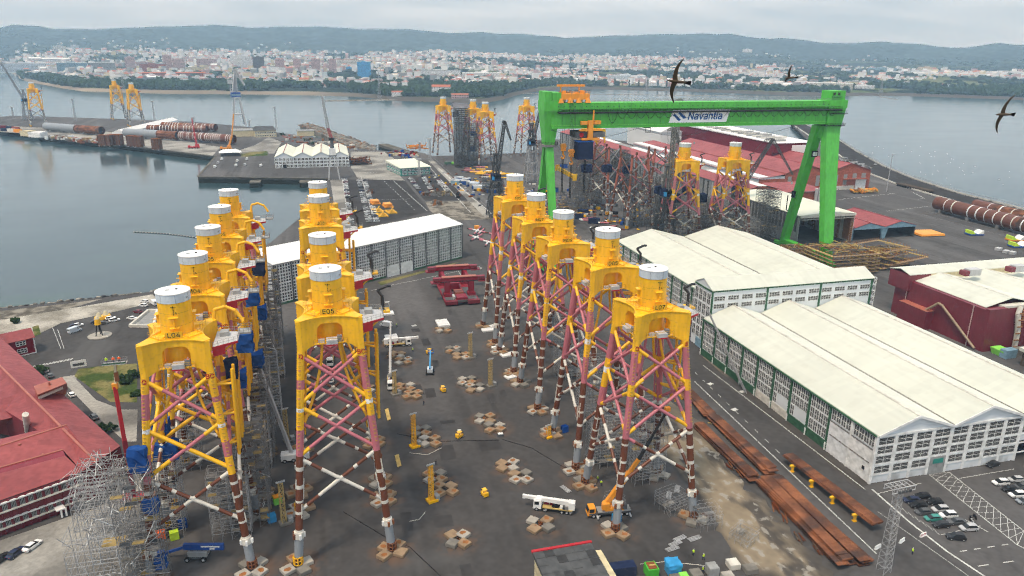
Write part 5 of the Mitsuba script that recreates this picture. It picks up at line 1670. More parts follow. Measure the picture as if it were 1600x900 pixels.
 if kind == 'black':
  dv.tube((12.6, 4.6, z0 - .2), (12.6, 4.6, z0 + 3.6), .5, 8, 'black', .35).path([(12.6, 4.6, z0 + 3.4), (11.6, 5.2, z0 + 4.8), (13.9, 5.6, z0 + 5.5), (14.8, 5.7, z0 + 5.4)], .33, 6, 'black')
  dv.box(12, 14.2, 3.4, 6.4, z0 - .5, z0 - .1, 'yellow')
  dv.rail([(12, 3.4, z0 - .1), (14.2, 3.4, z0 - .1), (14.2, 6.4, z0 - .1), (12, 6.4, z0 - .1)], 1.1, 'roofgrey', 1.2, .05)
 else:
  dv.path([(6.6, 6.4, cz1 + dz), (7.0, 6.6, cz1 + 2.4 + dz), (9.4, 6.2, cz1 + 3.1 + dz), (11.6, 5.6, cz1 + 2.2 + dz), (13.0, 5.2, cz1 - .2 + dz)], .42, 8, 'yellow')
  dv.box(11.8, 14.6, 3.6, 6.8, z0 - .3, z0 + .1, 'roofgrey')
  dv.rail([(11.8, 3.6, z0 + .1), (14.6, 3.6, z0 + .1), (14.6, 6.8, z0 + .1), (11.8, 6.8, z0 + .1)], 1.1, 'steel', 1.2, .05)
 P.append(('davit', dv.ply('paint'), None))
 JC[jkey] = P
 return P


def text_part(txt, h, x, y, z, rz=0.0, tilt=math.pi / 2, col='black', bold=False, depth=.04):
 m = meshkit.text_mesh(txt, h, depth, bold)
 w = m.bounds[1][0] - m.bounds[0][0]
 m.apply_translation((-w / 2 - m.bounds[0][0], 0, 0))
 m.apply_transform(trimesh.transformations.rotation_matrix(tilt, (1, 0, 0)))
 m.apply_transform(trimesh.transformations.rotation_matrix(rz, (0, 0, 1)))
 m.apply_translation((x, y, z))
 return MB().mesh(m, col)


def jacket(x, y, style, hs, code, label, group=None, marks=('Q', 'BC'), rz=0.0, bare=False):
 k = Kit()
 for name, d, tw in jacket_plies(style, hs):
  if tw == 'stuff':
   k.parts.append((numbered(name, k.used), d, None, 'stuff', None))
  else:
   k.put(name, d, tw if tw is not None else T())
 dz = (hs - 1) * 50
 if code:
  b = MB().cbox((0, -4.86, 56.55 + dz), 3.4, .1, 1.35, 0, 'yellow')
  k.add('name_board', b)
  k.add('name_board__lettering', text_part(code, 1.05, 0, -4.92, 56.7 + dz), 'flat')
  k.add('survey_mark', MB().box(.2, .27, -3.44, -3.37, 61.0 + dz, 63.2 + dz, 'black').box(-.3, .8, -3.44, -3.37, 62.9 + dz, 62.96 + dz, 'black'), 'flat')
  k.add('survey_mark__lettering', text_part('s', .6, .75, -3.42, 61.3 + dz), 'flat')
  for s_, tx in ((-1, marks[0]), (1, marks[1])):
   k.add('leg_letter', text_part(tx, 1.0, s_ * 6.6 - .1 * s_, -7.45, 47.6 + dz, col='red', bold=True), 'flat')
 if bare:
  k.parts = [q for q in k.parts if q[0].startswith(('leg', 'brace', 'stub', 'grip'))]
 return k.place('turbine_jacket', label, 'jacket', W_(x, y, 0, rz), group)


HC = [65.8, 69.4, 65.8, 65.9, 69.1]
for (y, h), code, lab in zip(zip([155.3, 184.9, 222.8, 253.8, 283.3], HC), ['L07', 'D05', 'M06', 'M07', 'F05'],
        ['pink and yellow jacket marked L07, nearest of the right hand row', 'pink and yellow jacket marked D05 just behind the one marked L07', 'pink and yellow jacket marked M06, third of the right hand row',
        'pink and yellow jacket marked M07, fourth of the right hand row', 'pink and yellow jacket marked F05, farthest of the right hand row']):
 jacket(77.7, y, 'rowc' + code[1:] + code[0].replace('L', '1').replace('D', '2').replace('M', '3').replace('F', '4'), round(h / 65.8, 3), code, lab, 'jackets of the right hand row', ('Q', 'B'))
for i, (code, lab) in enumerate([('L04', 'mostly yellow jacket marked L04, nearest of the left row'), ('M04', 'yellow jacket marked M04 right behind the one marked L04'), ('L05', 'yellow jacket marked L05, third of the left row'),
         ('M05', 'yellow jacket marked M05, fourth of the left row'), ('I05', 'yellow jacket farthest back in the left row beside the water')]):
 jacket(-31.4, 163.2 + 30.9 * i, f'rowa{i % 3}', 1.0, code, lab, 'jackets of the left row')
for y, h, code, lab in [(161.7, 70.0, 'E05', 'pink legged jacket marked E05, nearest of the middle row'), (192.5, 70.6, '', 'yellow jacket whose white cap shows just above the one marked E05'),
      (253.0, 69.5, 'J05', 'yellow jacket marked J05 standing before the gridded hall'), (284.5, 68.6, '', 'yellow jacket farthest back in the middle row')]:
 jacket(.7, y, 'rowb' if code == 'E05' else 'rowb2' if not code else 'rowb3', round(h / 65.8, 3), code, lab, 'jackets of the middle row')
# jackets around the gantry and on the far quays
for p_, sty, hs, lab, rz in [((209.8, 390.35), 'rowc', 1.0, 'pink and yellow jacket in scaffolding left of the crane jib under the gantry', -.15), ((241.35, 387.77), 'rowc', 1.0, 'pink and yellow jacket in scaffolding nearest the gantry right leg', -.15),
        ((223.44, 572.76), 'rowc', 1.0, 'pink legged jacket hanging in the hooks of the gantry trolley', .5),
        ((149, 861.65), 'rowc', 1.0, 'pink jacket farthest left on the back edge of the yard', .1), ((173.48, 810.5), 'rowc', 1.0, 'yellow capped jacket just behind the scaffold tower at the back', .1),
        ((176.96, 766.26), 'rowc', 1.0, 'pink jacket right of the scaffold tower at the back edge', .1), ((243.29, 839.45), 'rowc', 1.0, 'pink jacket behind the dark crane jib left of the gantry', .1),
        ((-407.61, 1304.97), 'far', 1.0, 'yellow jacket alone on the far quay at the left', .35), ((-317.47, 1413.62), 'far', 1.0, 'yellow jacket on the far quay, left of its close neighbour', .35),
        ((-263.45, 1277.31), 'far', 1.0, 'yellow jacket on the far quay, right one of the pair', .35)]:
 jacket(p_[0], p_[1], sty, hs, '', lab, None, rz=rz)

for p_, lab, rz in [((212.17, 464.85), 'headless jacket frame wrapped in scaffold left of the blue cab crane', .2), ((212.6, 513.95), 'headless jacket frame in scaffold below the hanging jacket', .5), ((246.1, 494.55), 'headless jacket frame in scaffold behind the blue cab crane', -.1)]:
 jacket(p_[0], p_[1], 'bare', 1.0, '', lab, None, rz=rz, bare=True)
# ------------------------------------------------------------------ the green gantry crane
def taper(mb, p, sx, sy, q, tx, ty, col):
 (a, b, c), (d, e, f) = p, q
 return mb.poly8([(a - sx / 2, b - sy / 2, c), (a + sx / 2, b - sy / 2, c), (a + sx / 2, b + sy / 2, c), (a - sx / 2, b + sy / 2, c),
      (d - tx / 2, e - ty / 2, f), (d + tx / 2, e - ty / 2, f), (d + tx / 2, e + ty / 2, f), (d - tx / 2, e + ty / 2, f)], col)


k = Kit()
GY = 366.0
bm = MB().box(118, 288, GY - 4.6, GY + 4.6, 78.8, 87.6, 'green').box(117, 290, GY - 5.6, GY + 5.6, 87.6, 91.0, 'green').box(118, 288, GY - 5.0, GY + 5.0, 78.2, 78.8, 'green').box(118, 288, GY - 4.8, GY - 4.6, 79.6, 79.75, 'lime')
for i in range(56):
 bm.box(121 + i * 3, 121.5 + i * 3, GY - 5.75, GY - 5.6, 89, 89.4, 'dgreen')
for i in range(24):
 x = 124 + i * 6.8
 bm.box(x, x + .14, GY - 4.64, GY - 4.6, 79.8, 87.5, 'dgreen').box(x + 3, x + 3.12, GY - 5.66, GY - 5.6, 87.7, 90.9, 'dgreen')
k.add('beam', bm, 'paint')
wk = MB().box(121, 289, GY - 6.6, GY - 4.62, 86.2, 86.5, 'rail')
wk.rail([(121, GY - 6.5, 86.4), (289, GY - 6.5, 86.4)], 1.5, 'black', 2, .09)
wk.beam((121, GY - 6.6, 86.0), (289, GY - 6.6, 86.0), .3, .5, 'black')
k.add('walkway', wk, 'matte')
hr = MB().rail([(118, GY - 5.4, 91), (287, GY - 5.4, 91)], 1.2, 'roofgrey', 2.4, .06).rail([(118, GY + 5.4, 91), (287, GY + 5.4, 91)], 1.2, 'roofgrey', 2.4, .06)
k.add('handrail', hr, 'matte', kind='stuff')
for i in range(26):
 xa, xb = 148 + i * 5.3, 148 + (i + 1) * 5.3
 sag = 3.0 if i > 0 else 5.2
 k.add('festoon_loop', MB().path([(xa + (xb - xa) * t, GY - 6.2, 86 - sag * (1 - (2 * t - 1) ** 2)) for t in np.linspace(0, 1, 8)], .12, 4, 'black'), 'matte')
hd = taper(MB(), (118, GY, 70), 5.0, 6, (118.2, GY, 87), 8.6, 10, 'green')
hd.box(113.8, 122.8, GY - 5.5, GY + 5.5, 87, 92, 'green').box(114, 117.6, GY - 5.5, GY + 5.2, 92, 96.6, 'green').box(117.9, 122.6, GY - 5.4, GY + 5.4, 92, 96.2, 'green')
k.add('left_head', hd, 'paint')
k.add('left_collar', MB().tube((118, GY, 69), (118, GY, 70), 5.0, 14, 'steel').rail([(118 + 5 * math.cos(w), GY + 5 * math.sin(w), 70) for w in np.linspace(0, 6.3, 13)], 1.2, 'rail', 2, .08), 'matte')
hd = taper(MB(), (285.8, GY - 1, 76), 9.4, 9, (286.6, GY, 87), 11.2, 11.5, 'green').box(281, 292.6, GY - 5.9, GY + 5.9, 87, 91.4, 'green').box(282.5, 291.4, GY - 4.5, GY + 4.5, 91.4, 96.4, 'green')
hd.box(283.4, 284.8, GY - 4.7, GY - 4.4, 94, 95.4, 'black').box(286.4, 287.8, GY - 4.7, GY - 4.4, 94, 95.4, 'black').box(282.6, 288.8, GY - 5.3, GY - 4.5, 93.0, 93.3, 'dgreen')
k.add('right_head', hd, 'paint')
rd = MB().box(281.5, 292.6, GY - 7.4, GY - 5.9, 84.0, 84.3, 'black').rail([(281.5, GY - 7.4, 84.3), (292.6, GY - 7.4, 84.3)], 1.3, 'black', 1.6, .08).box(279, 292, GY - 7, GY + 6, 77.3, 77.6, 'black').rail([(279, GY - 7, 77.6), (292, GY - 7, 77.6), (292, GY + 6, 77.6)], 1.2, 'black', 1.6, .08)
k.add('service_deck', rd, 'matte')
k.add('leg', taper(MB(), (117.4, 346, 2.5), 2.9, 3.0, (118, GY - 1.6, 70), 3.8, 3.2, 'green'), 'paint')
k.add('leg', taper(MB(), (118.0, 387, 2.5), 2.9, 3.0, (118, GY + 1.6, 70), 3.8, 3.2, 'green'), 'paint')
k.add('leg', taper(MB(), (280.6, 345, 2.5), 5.8, 4.2, (286.2, GY - 2.2, 77), 8.8, 5.4, 'green'), 'paint')
k.add('leg', taper(MB(), (282.6, 388, 2.5), 4.0, 4.0, (281.6, GY + 2.4, 77), 5.2, 4.6, 'green'), 'paint')
k.add('leg_web', taper(MB(), (283.0, GY + .4, 70), 4.0, 6, (283.6, GY, 77), 5, 4, 'green'), 'paint')
k.add('leg_panel', MB().box(278.8, 282.6, GY + 1, GY + 1.4, 59, 62.5, 'black').box(279.4, 280.6, GY + .7, GY + 1, 59.6, 61.8, 'white').box(281, 282, GY + .7, GY + 1, 59.6, 61.8, 'white'), 'matte')
sl_ = MB().box(280.2, 284.4, 345, 388, 2.6, 5.4, 'green')
k.add('sill_beam', sl_, 'paint')
k.add('sill_beam', MB().box(116, 120, 346, 387, 2.6, 5.4, 'green'), 'paint')
for x in (117.8, 281.6):
 for y in (345, 388):
  b = MB().box(x - 1.2, x + 1.2, y - 7, y + 7, .9, 2.8, 'green')
  for q in range(6):
   b.tube((x - .5, y - 6 + q * 2.4, .75), (x + .5, y - 6 + q * 2.4, .75), .6, 10, 'black')
  k.add('bogie', b, 'paint')
ds_ = MB().lattice((285.6, 392, 3), (284.6, 381, 28), 1.6, 1.6, 14, 'green', .12, .08).path([(279.4, 383.5, 24), (277.5, 382.5, 25), (277.5, 382.5, 34)], .3, 5, 'black').box(278, 281.6, 378.6, 380, 33, 37, 'black')
k.add('leg_stair', ds_, 'matte')
for x in (172, 262):
 k.add('under_trolley', MB().box(x - 1.6, x + 1.6, GY - 4, GY + 4, 77.6, 78.2, 'steel').path([(x - 1.4, GY - 4, 77.8), (x - 1.4, GY - 4, 75.4), (x + 1.4, GY - 4, 75.4), (x + 1.4, GY - 4, 77.8)], .16, 4, 'steel'), 'matte')
k.add('trailing_cable', MB().path([(118 + (262 - 118) * t, GY - 4, 77.6 - 4.2 * math.sin(math.pi * ((t * 3) % 1))) for t in np.linspace(0, 1, 31)], .09, 4, 'rail'), 'matte')
# painted name board on the beam
sg = MB().add([(183.4, GY - 4.66, 80.3), (217.6, GY - 4.66, 80.3), (219.6, GY - 4.66, 86.9), (185.4, GY - 4.66, 86.9)], [[0, 1, 2], [0, 2, 3]], 'paper')
sb_ = k.add('sign_board', sg, 'flat', label='white slanted sign reading Navantia')
m = meshkit.text_mesh('Navantia', 3.3, .03, True)
m.apply_transform(np.array([[1, .18, 0, 0], [0, 1, 0, 0], [0, 0, 1, 0], [0, 0, 0, 1.0]]))
m.apply_scale([20.6 / (m.bounds[1][0] - m.bounds[0][0]), 1.16, 1])
m.apply_transform(trimesh.transformations.rotation_matrix(math.pi / 2, (1, 0, 0)))
m.apply_translation((194.4 - m.bounds[0][0], GY - 4.7, 81.9))
k.add(sb_ + '__lettering', MB().mesh(m, 'signblue'), 'flat')
lg = MB()
for ox, oz in ((-.6, -.5), (2.3, .55)):
 up, dn = [], []
 for t in np.linspace(0, 1, 9):
  yc = 1.15 - 2.3 * t + .42 * math.sin(2 * math.pi * t)
  th = .16 + .78 * math.sin(math.pi * t) ** .7
  up.append((-2.3 + 4.6 * t, yc + th))
  dn.append((-2.3 + 4.6 * t, yc - th))
 P_ = [(188.6 + ox + x, GY - 4.7, 83.5 + oz + z) for x, z in up + dn]
 lg.add(P_, [[i, i + 1, i + 10, i + 9] for i in range(8)], 'signblue')
k.add(sb_ + '__emblem', lg, 'flat')
k.place('gantry_crane', 'huge bright green gantry crane spanning the yard with a Navantia sign', 'crane')

# trolley on top, lower trolley with its load frame, hook blocks, lifting beam
k = Kit()
t_ = MB().box(121.5, 138, GY - 5.2, GY + 5.2, 92.6, 95.6, 'orange')
for x in (122.5, 127.5, 132, 137):
 t_.poly8([(x - 1.4, GY - 6.4, 91.05), (x + 1.4, GY - 6.4, 91.05), (x + 1.4, GY - 4.6, 91.05), (x - 1.4, GY - 4.6, 91.05), (x - .6, GY - 5.8, 93.2), (x + .6, GY - 5.8, 93.2), (x + .6, GY - 4.6, 93.2), (x - .6, GY - 4.6, 93.2)], 'orange')
 t_.box(x - .9, x + .9, GY + 4.4, GY + 5.2, 91.05, 92.6, 'orange')
k.add('frame', t_, 'paint')
mc = MB()
for q in range(14):
 mc.cbox((123 + q * 1.05, GY + RND.uniform(-4, 3), 95.6), RND.uniform(.6, 1.8), RND.uniform(.8, 2), RND.uniform(.5, 1.6), 0, RND.choice(['orange', 'dgrey', 'rustc', 'orange', 'steel']))
mc.rail([(121.5, GY - 5.2, 95.6), (138, GY - 5.2, 95.6)], 1.2, 'orange', 1.5, .07)
k.add('winch', mc, 'paint', kind='stuff')
k.add('service_crane', MB().tube((124, GY, 95.6), (124, GY, 99), .35, 6, 'orange').tube((134, GY, 95.6), (134, GY, 99), .35, 6, 'orange').box(122, 137, GY - .5, GY + .5, 98.8, 99.9, 'orange'), 'paint')
rp = MB()
for x in (127.3, 128, 128.7, 129.4, 130):
 rp.tube((x, GY - 6.9, 92), (x, GY - 6.9, 56), .06, 4, 'rail')
k.add('hoist_rope', rp, 'matte', kind='stuff')
k.place('upper_trolley', 'orange hoist trolley standing on top of the green beam', 'trolley')
k = Kit()
t_ = MB().box(137.3, 139.8, GY - 7.4, GY - 4.9, 72.6, 82.2, 'orange').box(132.8, 145, GY - 7.2, GY - 4.9, 77.0, 77.7, 'orange').box(133.4, 136.6, GY - 7.2, GY - 5, 80.2, 82.0, 'orange').box(140.4, 144, GY - 7.2, GY - 5, 80.4, 82.2, 'orange').box(134, 143.5, GY - 7.2, GY - 3, 72.4, 73.4, 'orange').tube((139.9, GY - 6.8, 82), (139.9, GY - 6.8, 87.4), .45, 6, 'orange')
k.add('frame', t_, 'paint')
k.add('gear', MB().box(131, 137, GY - 6, GY + 4, 73.6, 76.6, 'dgrey').box(140.5, 147, GY - 6, GY + 3, 73.8, 76.4, 'steel').tube((134, GY - 6.2, 75), (134, GY - 5.8, 75), 1.2, 12, 'red'), 'matte')
k.place('lower_trolley', 'orange lower trolley hanging under the left end of the green beam', 'trolley')
thing('weather_cover', MB().box(131.4, 139.6, GY - 9, GY - 2.5, 62.8, 71.6, 'navy').box(131.2, 139.8, GY - 9.2, GY - 2.3, 71.6, 72, 'tarp'), 'dark blue weather cover around the jacket head below the lower trolley', 'cover', 'matte')
for i, (p_, lab) in enumerate([((125.93, 364.88, 68.71), 'orange hook block on black ropes, leftmost of the three'), ((129.42, 361.53, 66.07), 'orange hook block on black ropes, middle and lowest of the three'), ((136.85, 360.92, 68.6), 'orange hook block on black ropes beside the dark blue cover')]):
 k = Kit()
 x, y, z = p_
 k.add('hook', MB().box(-1.2, 1.2, -.9, .9, -2.2, 1.6, 'orange').tube((0, 0, -2.2), (0, 0, -4.4), .5, 8, 'orange').path([(0, 0, -4.2), (.8, 0, -5), (.6, 0, -6), (-.4, 0, -6.3), (-1, 0, -5.4)], .42, 6, 'orange').tube((-.7, -1, .4), (-.7, 1, .4), .9, 10, 'orange').tube((.7, -1, .4), (.7, 1, .4), .9, 10, 'orange'), 'paint')
 k.add('sling', MB().tube((-.4, 0, -6), (-.4, 0, -24), .22, 5, 'black').tube((.2, 0, -6), (.2, 0, -24), .22, 5, 'black'), 'matte')
 k.add('rope', MB().tube((-.5, 0, 1.4), (-.5, 0, 78 - z), .07, 3, 'rail').tube((.5, 0, 1.4), (.5, 0, 78 - z), .07, 3, 'rail'), 'matte')
 k.place('hook_block', lab, 'hook', W_(x, y, z))
a, b = np.array((127.86, 379.01, 55.6)), np.array((131.75, 361.76, 52.98))
sp_ = MB().beam(a, b, 1.6, 1.8, 'yellow').beam(b, b + (b - a) * .02, 2.4, 3.6, 'yellow').beam(a, a + (a - b) * .02, 2.4, 3.4, 'yellow')
for q in range(8):
 c = a + (b - a) * (q + .5) / 8
 sp_.cbox(c + (0, 0, -1.1), 1.9, .25, 2.2, .2, 'yellow_dull')
thing('lifting_beam', sp_, 'yellow lifting beam hanging left of the three hook blocks', 'beam')

# ------------------------------------------------------------------ lattice cranes
def luffing_crane(h, leg_h, jib_to, fly, col='dgrey', cab='navy', leg='dgrey', tall=True):
 """portal crane: lattice portal, cab, A-frame, luffing lattice jib to jib_to=(dx, dy, z) and a fly jib"""
 k = Kit()
 po = MB()
 for sx in (-1, 1):
  for sy in (-1, 1):
   po.lattice((sx * 5.5, sy * 5.5, .4), (sx * 2.8, sy * 2.8, leg_h), 1.6, 1.2, 6, leg, .24, .15)
 for z in (leg_h * .25, leg_h * .55, leg_h * .85):
  w = 5.5 - 2.7 * z / leg_h
  for sx, sy, ex, ey in ((-1, -1, 1, -1), (1, -1, 1, 1), (1, 1, -1, 1), (-1, 1, -1, -1)):
   po.lattice((sx * w, sy * w, z), (ex * w, ey * w, z), .9, .9, 5, leg, .16, .11)
   po.tube((sx * w, sy * w, z), (ex * (w + 1), ey * (w + 1), z - leg_h * .25), .12, 4, leg, cap=False)
 po.box(-4, 4, -4, 4, leg_h, leg_h + .6, 'dgrey')
 k.add('portal', po, 'matte')
 cb = MB().box(-3, 3, -2.6, 5, leg_h + .6, leg_h + 5.2, cab).box(-2.4, 2.4, -2.66, -2.6, leg_h + 2.4, leg_h + 4.6, 'glass').box(-3.6, -2.2, -4, -2.4, leg_h + 1.4, leg_h + 3.8, 'skyblue' if cab == 'navy' else cab)
 cb.rail([(-3.6, -3.4, leg_h + .6), (3.6, -3.4, leg_h + .6), (3.6, 5.4, leg_h + .6)], 1.2, 'rail', 1.5, .07)
 k.add('machine_house', cb, 'matte')
 af = MB().lattice((-1.8, 3, leg_h + 5.2), (-.8, 1.5, leg_h + 19), 1.3, .8, 8, col, .22, .14).lattice((1.8, 3, leg_h + 5.2), (.8, 1.5, leg_h + 19), 1.3, .8, 8, col, .22, .14).box(-2, 2, .6, 2.4, leg_h + 18.6, leg_h + 20, col)
 af.box(-2.4, 2.4, 4, 6, leg_h + 11, leg_h + 13.4, col)
 k.add('tower_frame', af, 'matte')
 J = np.array(jib_to, float)
 k.add('jib', MB().lattice((0, -2.2, leg_h + 4.4), J, 2.8, 1.5, 16, col, .26, .15).lattice((0, -2.2, leg_h + 4.4), J, 2.7, 1.4, 11, col, .18, .13), 'matte')
 F_ = J + np.array(fly, float)
 k.add('fly_jib', MB().lattice(J, F_, 1.5, .7, 8, col, .22, .14).lattice(J, J - np.array(fly) * np.array([.35, .35, -.05]), 1.4, 1, 4, col, .13, .09), 'matte')
 tp = np.array([0, 1.5, leg_h + 19.6])
 k.add('stay', MB().tube(tp, J - np.array(fly) * np.array([.35, .35, -.05]), .12, 4, col).tube(tp + (.8, 0, 0), J, .08, 3, col).tube(F_, F_ - (0, 0, (F_[2] - leg_h) * .35), .07, 3, 'rail'), 'matte')
 k.add('hook', MB().box(F_[0] - .5, F_[0] + .5, F_[1] - .4, F_[1] + .4, F_[2] - (F_[2] - leg_h) * .35 - 1.6, F_[2] - (F_[2] - leg_h) * .35, 'roofgrey'), 'matte')
 return k


luffing_crane(70, 26, (5, -4, 69), (4, -3, -13)).place('portal_crane', 'dark lattice luffing crane left of the gantry left leg, nearest the parked pipes', 'crane', W_(126.8, 514, 0, 0))
luffing_crane(71, 34, (6, -8, 70), (4, -2, -14), leg='galv').place('portal_crane', 'dark lattice crane just left of the green beam end, on pale scaffold legs', 'crane', W_(194.3, 651, 0, 0))
luffing_crane(72, 34, (3, 4, 74), (12, 3, -20), col='steel').place('portal_crane', 'grey lattice crane with small blue cab between the scaffolded jackets', 'crane', W_(201, 391, 0, 0))
luffing_crane(68, 26, (8, 10, 82), (13, -3, -20), col='steel').place('portal_crane', 'grey lattice crane whose jib top hides behind the green beam', 'crane', W_(270, 520, 0, 0))
luffing_crane(60, 22, (18, -6, 60), (15, -6, -24), col='dgrey').place('portal_crane', 'dark lattice crane with drooping fly jib before the brick red hall', 'crane', W_(288, 452, 0, 0))
luffing_crane(89, 30, (-10, -40, 92), (-14, -20, -26), col='galv', leg='galv').place('portal_crane', 'grey lattice crane at the far left end of the outer quay', 'crane', W_(-458, 1420, 0, 0))


def heavy_crane():
 k = Kit()
 po = MB()
 for sx in (-1, 1):
  for sy in (-1, 1):
   taper(po, (sx * 9, sy * 9, 0), 2.4, 2.4, (sx * 4, sy * 4, 42), 2.0, 2.0, 'silver')
 po.box(-8, 8, -8, 8, 16, 18, 'silver').box(-5, 5, -5, 5, 42, 44, 'silver')
 k.add('portal', po, 'paint')
 k.add('machine_house', MB().box(-8, 6, -5, 6, 44, 51, 'blue').box(-8.1, 6, -5.1, -5, 46, 48.5, 'steelblue'), 'paint')
 m = MB().lattice((0, 3, 51), (2, 4, 86), 4.6, 2.4, 10, 'silver', .5, .3)
 taper(m, (0, 3, 51), 5, 4, (2, 4, 74), 2.6, 2.6, 'silver')
 k.add('tower_frame', m, 'paint')
 k.add('jib', MB().beam((-6, -3, 51), (2, 4, 86), 1.6, 2.0, 'silver').lattice((2, 4, 86), (13, -6, 62), 3, 1.4, 8, 'silver', .35, .22).lattice((2, 4, 86), (9, 0, 70), 2, 1.4, 5, 'silver', .3, .2), 'paint')
 k.add('counterweight', MB().box(-11, -4, 0, 5, 64, 70, 'silver').beam((-8, 3, 52), (-7, 3, 66), 1.4, 1.4, 'silver').beam((-4, 3, 70), (2, 4, 84), 1, 1, 'silver'), 'paint')
 return k


heavy_crane().place('quay_crane', 'tall grey double jib quay crane with blue machine house on the outer quay', 'crane', W_(-112, 1276, 0, .2))
# slim crane standing on the dock edge: portal legs, red and grey mast
k = Kit()
po = MB()
for sx in (-1, 1):
 for sy in (-1, 1):
  taper(po, (sx * 5, sy * 4, 0), 1.1, 1.1, (sx * 2.4, sy * 2, 22), 1.1, 1.1, 'silver')
po.box(-3.6, 3.6, -3, 3, 21.5, 22.6, 'dgrey')
k.add('portal', po, 'paint')
k.add('machine_house', MB().box(-3, 3, -3, 4, 22.6, 29, 'white').tube((0, 0, 29), (0, 0, 37), 2.0, 10, 'dgrey', 1.2).box(-2.6, 2.6, -2, 2, 36, 38.4, 'black'), 'paint')
k.add('jib', MB().lattice((0, 0, 38), (-2.5, 0, 47), 2, 2, 4, 'red', .3, .2).lattice((-2.5, 0, 47), (-6, 0, 76), 2.6, 1.3, 14, 'silver', .32, .22), 'paint')
k.place('dock_crane', 'slim dock crane with upright grey and red jib before the quay hall', 'crane', W_(17.2, 708, 0, 0))
# two mobile cranes on the far quay
for (x, y), col, h, lab in [((-139.9, 972), 'red', 36, 'red mobile crane with raised boom on the far quay'), ((-101.2, 952), 'orange', 32, 'orange mobile crane with raised boom at the inner pier corner')]:
 k = Kit()
 b = MB().box(-7, 6, -2, 2, 1, 2.6, col).box(-7, -4.6, -1.6, 1.6, 2.6, 4, col).box(1, 5.5, -2, 2, 2.6, 5.2, col)
 k.add('carrier', b, 'paint')
 for q in range(4):
  k.add('axle', MB().tube((-5.5 + q * 3.2, -2.1, .9), (-5.5 + q * 3.2, 2.1, .9), .9, 10, 'rubber'), 'matte')
 e = (-2, 0, h) if col == 'red' else (9, 3, h + 10)
 k.add('boom', MB().beam((3, 0, 4), (3 + e[0] * .5, e[1] * .5, h * .5), 1.8, 1.8, col).beam((3 + e[0] * .5, e[1] * .5, h * .5), (3 + e[0], e[1], e[2]), 1.2, 1.2, col), 'paint')
 k.place('mobile_crane', lab, 'crane', W_(x, y))

# ------------------------------------------------------------------ scaffolding
def scaffold(mb, w, d, h, bay=2.5, lift=2.0, r_=.07, deck=.35, col='galv', rg=RND, jitter=0.0, inner=True):
 nx, ny, nz = max(1, round(w / bay)), max(1, round(d / bay)), max(1, round(h / lift))
 for i in range(nx + 1):
  for j in range(ny + 1):
   if not inner and 0 < i < nx and 0 < j < ny:
    continue
   x, y = -w / 2 + w * i / nx, -d / 2 + d * j / ny
   hh = h * (1 - jitter * rg.random())
   mb.tube((x, y, 0), (x, y, hh), r_, 3, col, cap=False)
 for z_ in range(1, nz + 1):
  z = h * z_ / nz * (1 - jitter * .5)
  for j in (range(ny + 1) if inner else (0, ny)):
   y = -d / 2 + d * j / ny
   mb.tube((-w / 2, y, z), (w / 2, y, z), r_ * .8, 3, col, cap=False)
   if j in (0, ny):
    mb.tube((-w / 2, y, z + 1), (w / 2, y, z + 1), r_ * .7, 3, col, cap=False)
  for i in (range(nx + 1) if inner else (0, nx)):
   x = -w / 2 + w * i / nx
   mb.tube((x, -d / 2, z), (x, d / 2, z), r_ * .8, 3, col, cap=False)
   if i in (0, nx):
    mb.tube((x, -d / 2, z + 1), (x, d / 2, z + 1), r_ * .7, 3, col, cap=False)
  for i in range(nx):
   if rg.random() < .5:
    x0, x1 = -w / 2 + w * i / nx, -w / 2 + w * (i + 1) / nx
    y = rg.choice([-d / 2, d / 2])
    mb.tube((x0, y, z - h / nz), (x1, y, z), r_ * .7, 3, col, cap=False)
  for j in range(ny):
   if rg.random() < .5:
    y0, y1 = -d / 2 + d * j / ny, -d / 2 + d * (j + 1) / ny
    x = rg.choice([-w / 2, w / 2])
    mb.tube((x, y0, z - h / nz), (x, y1, z), r_ * .7, 3, col, cap=False)
  for i in range(nx):
   for j in range(ny):
    if rg.random() < deck:
     x0, y0 = -w / 2 + w * i / nx, -d / 2 + d * j / ny
     mb.box(x0 + .1, x0 + w / nx - .1, y0 + .2, y0 + d / ny * .7, z + .03, z + .1, rg.choice(['steel', 'plank', 'conc_dark', 'dgrey']))
 return mb


SC = random.Random(99)


def scaf(x, y, w, d, h, label, rz=0.0, z=0.0, mess=0, **kw):
 m = scaffold(MB(), w, d, h, rg=SC, **kw)
 for q in range(mess):
  c = np.array([SC.uniform(-w / 2, w / 2), SC.uniform(-d / 2, d / 2), SC.uniform(1, h)])
  v = np.array([SC.gauss(0, 1), SC.gauss(0, 1), SC.gauss(0, 1)])
  v *= SC.uniform(1.4, 3.2) / np.linalg.norm(v)
  m.tube(c - v, c + v, .09, 3, SC.choice(['white', 'silver', 'galv']), cap=False)
 thing('scaffold', m, label, 'scaffold', 'matte', W_(x, y, z, rz), kind='stuff')


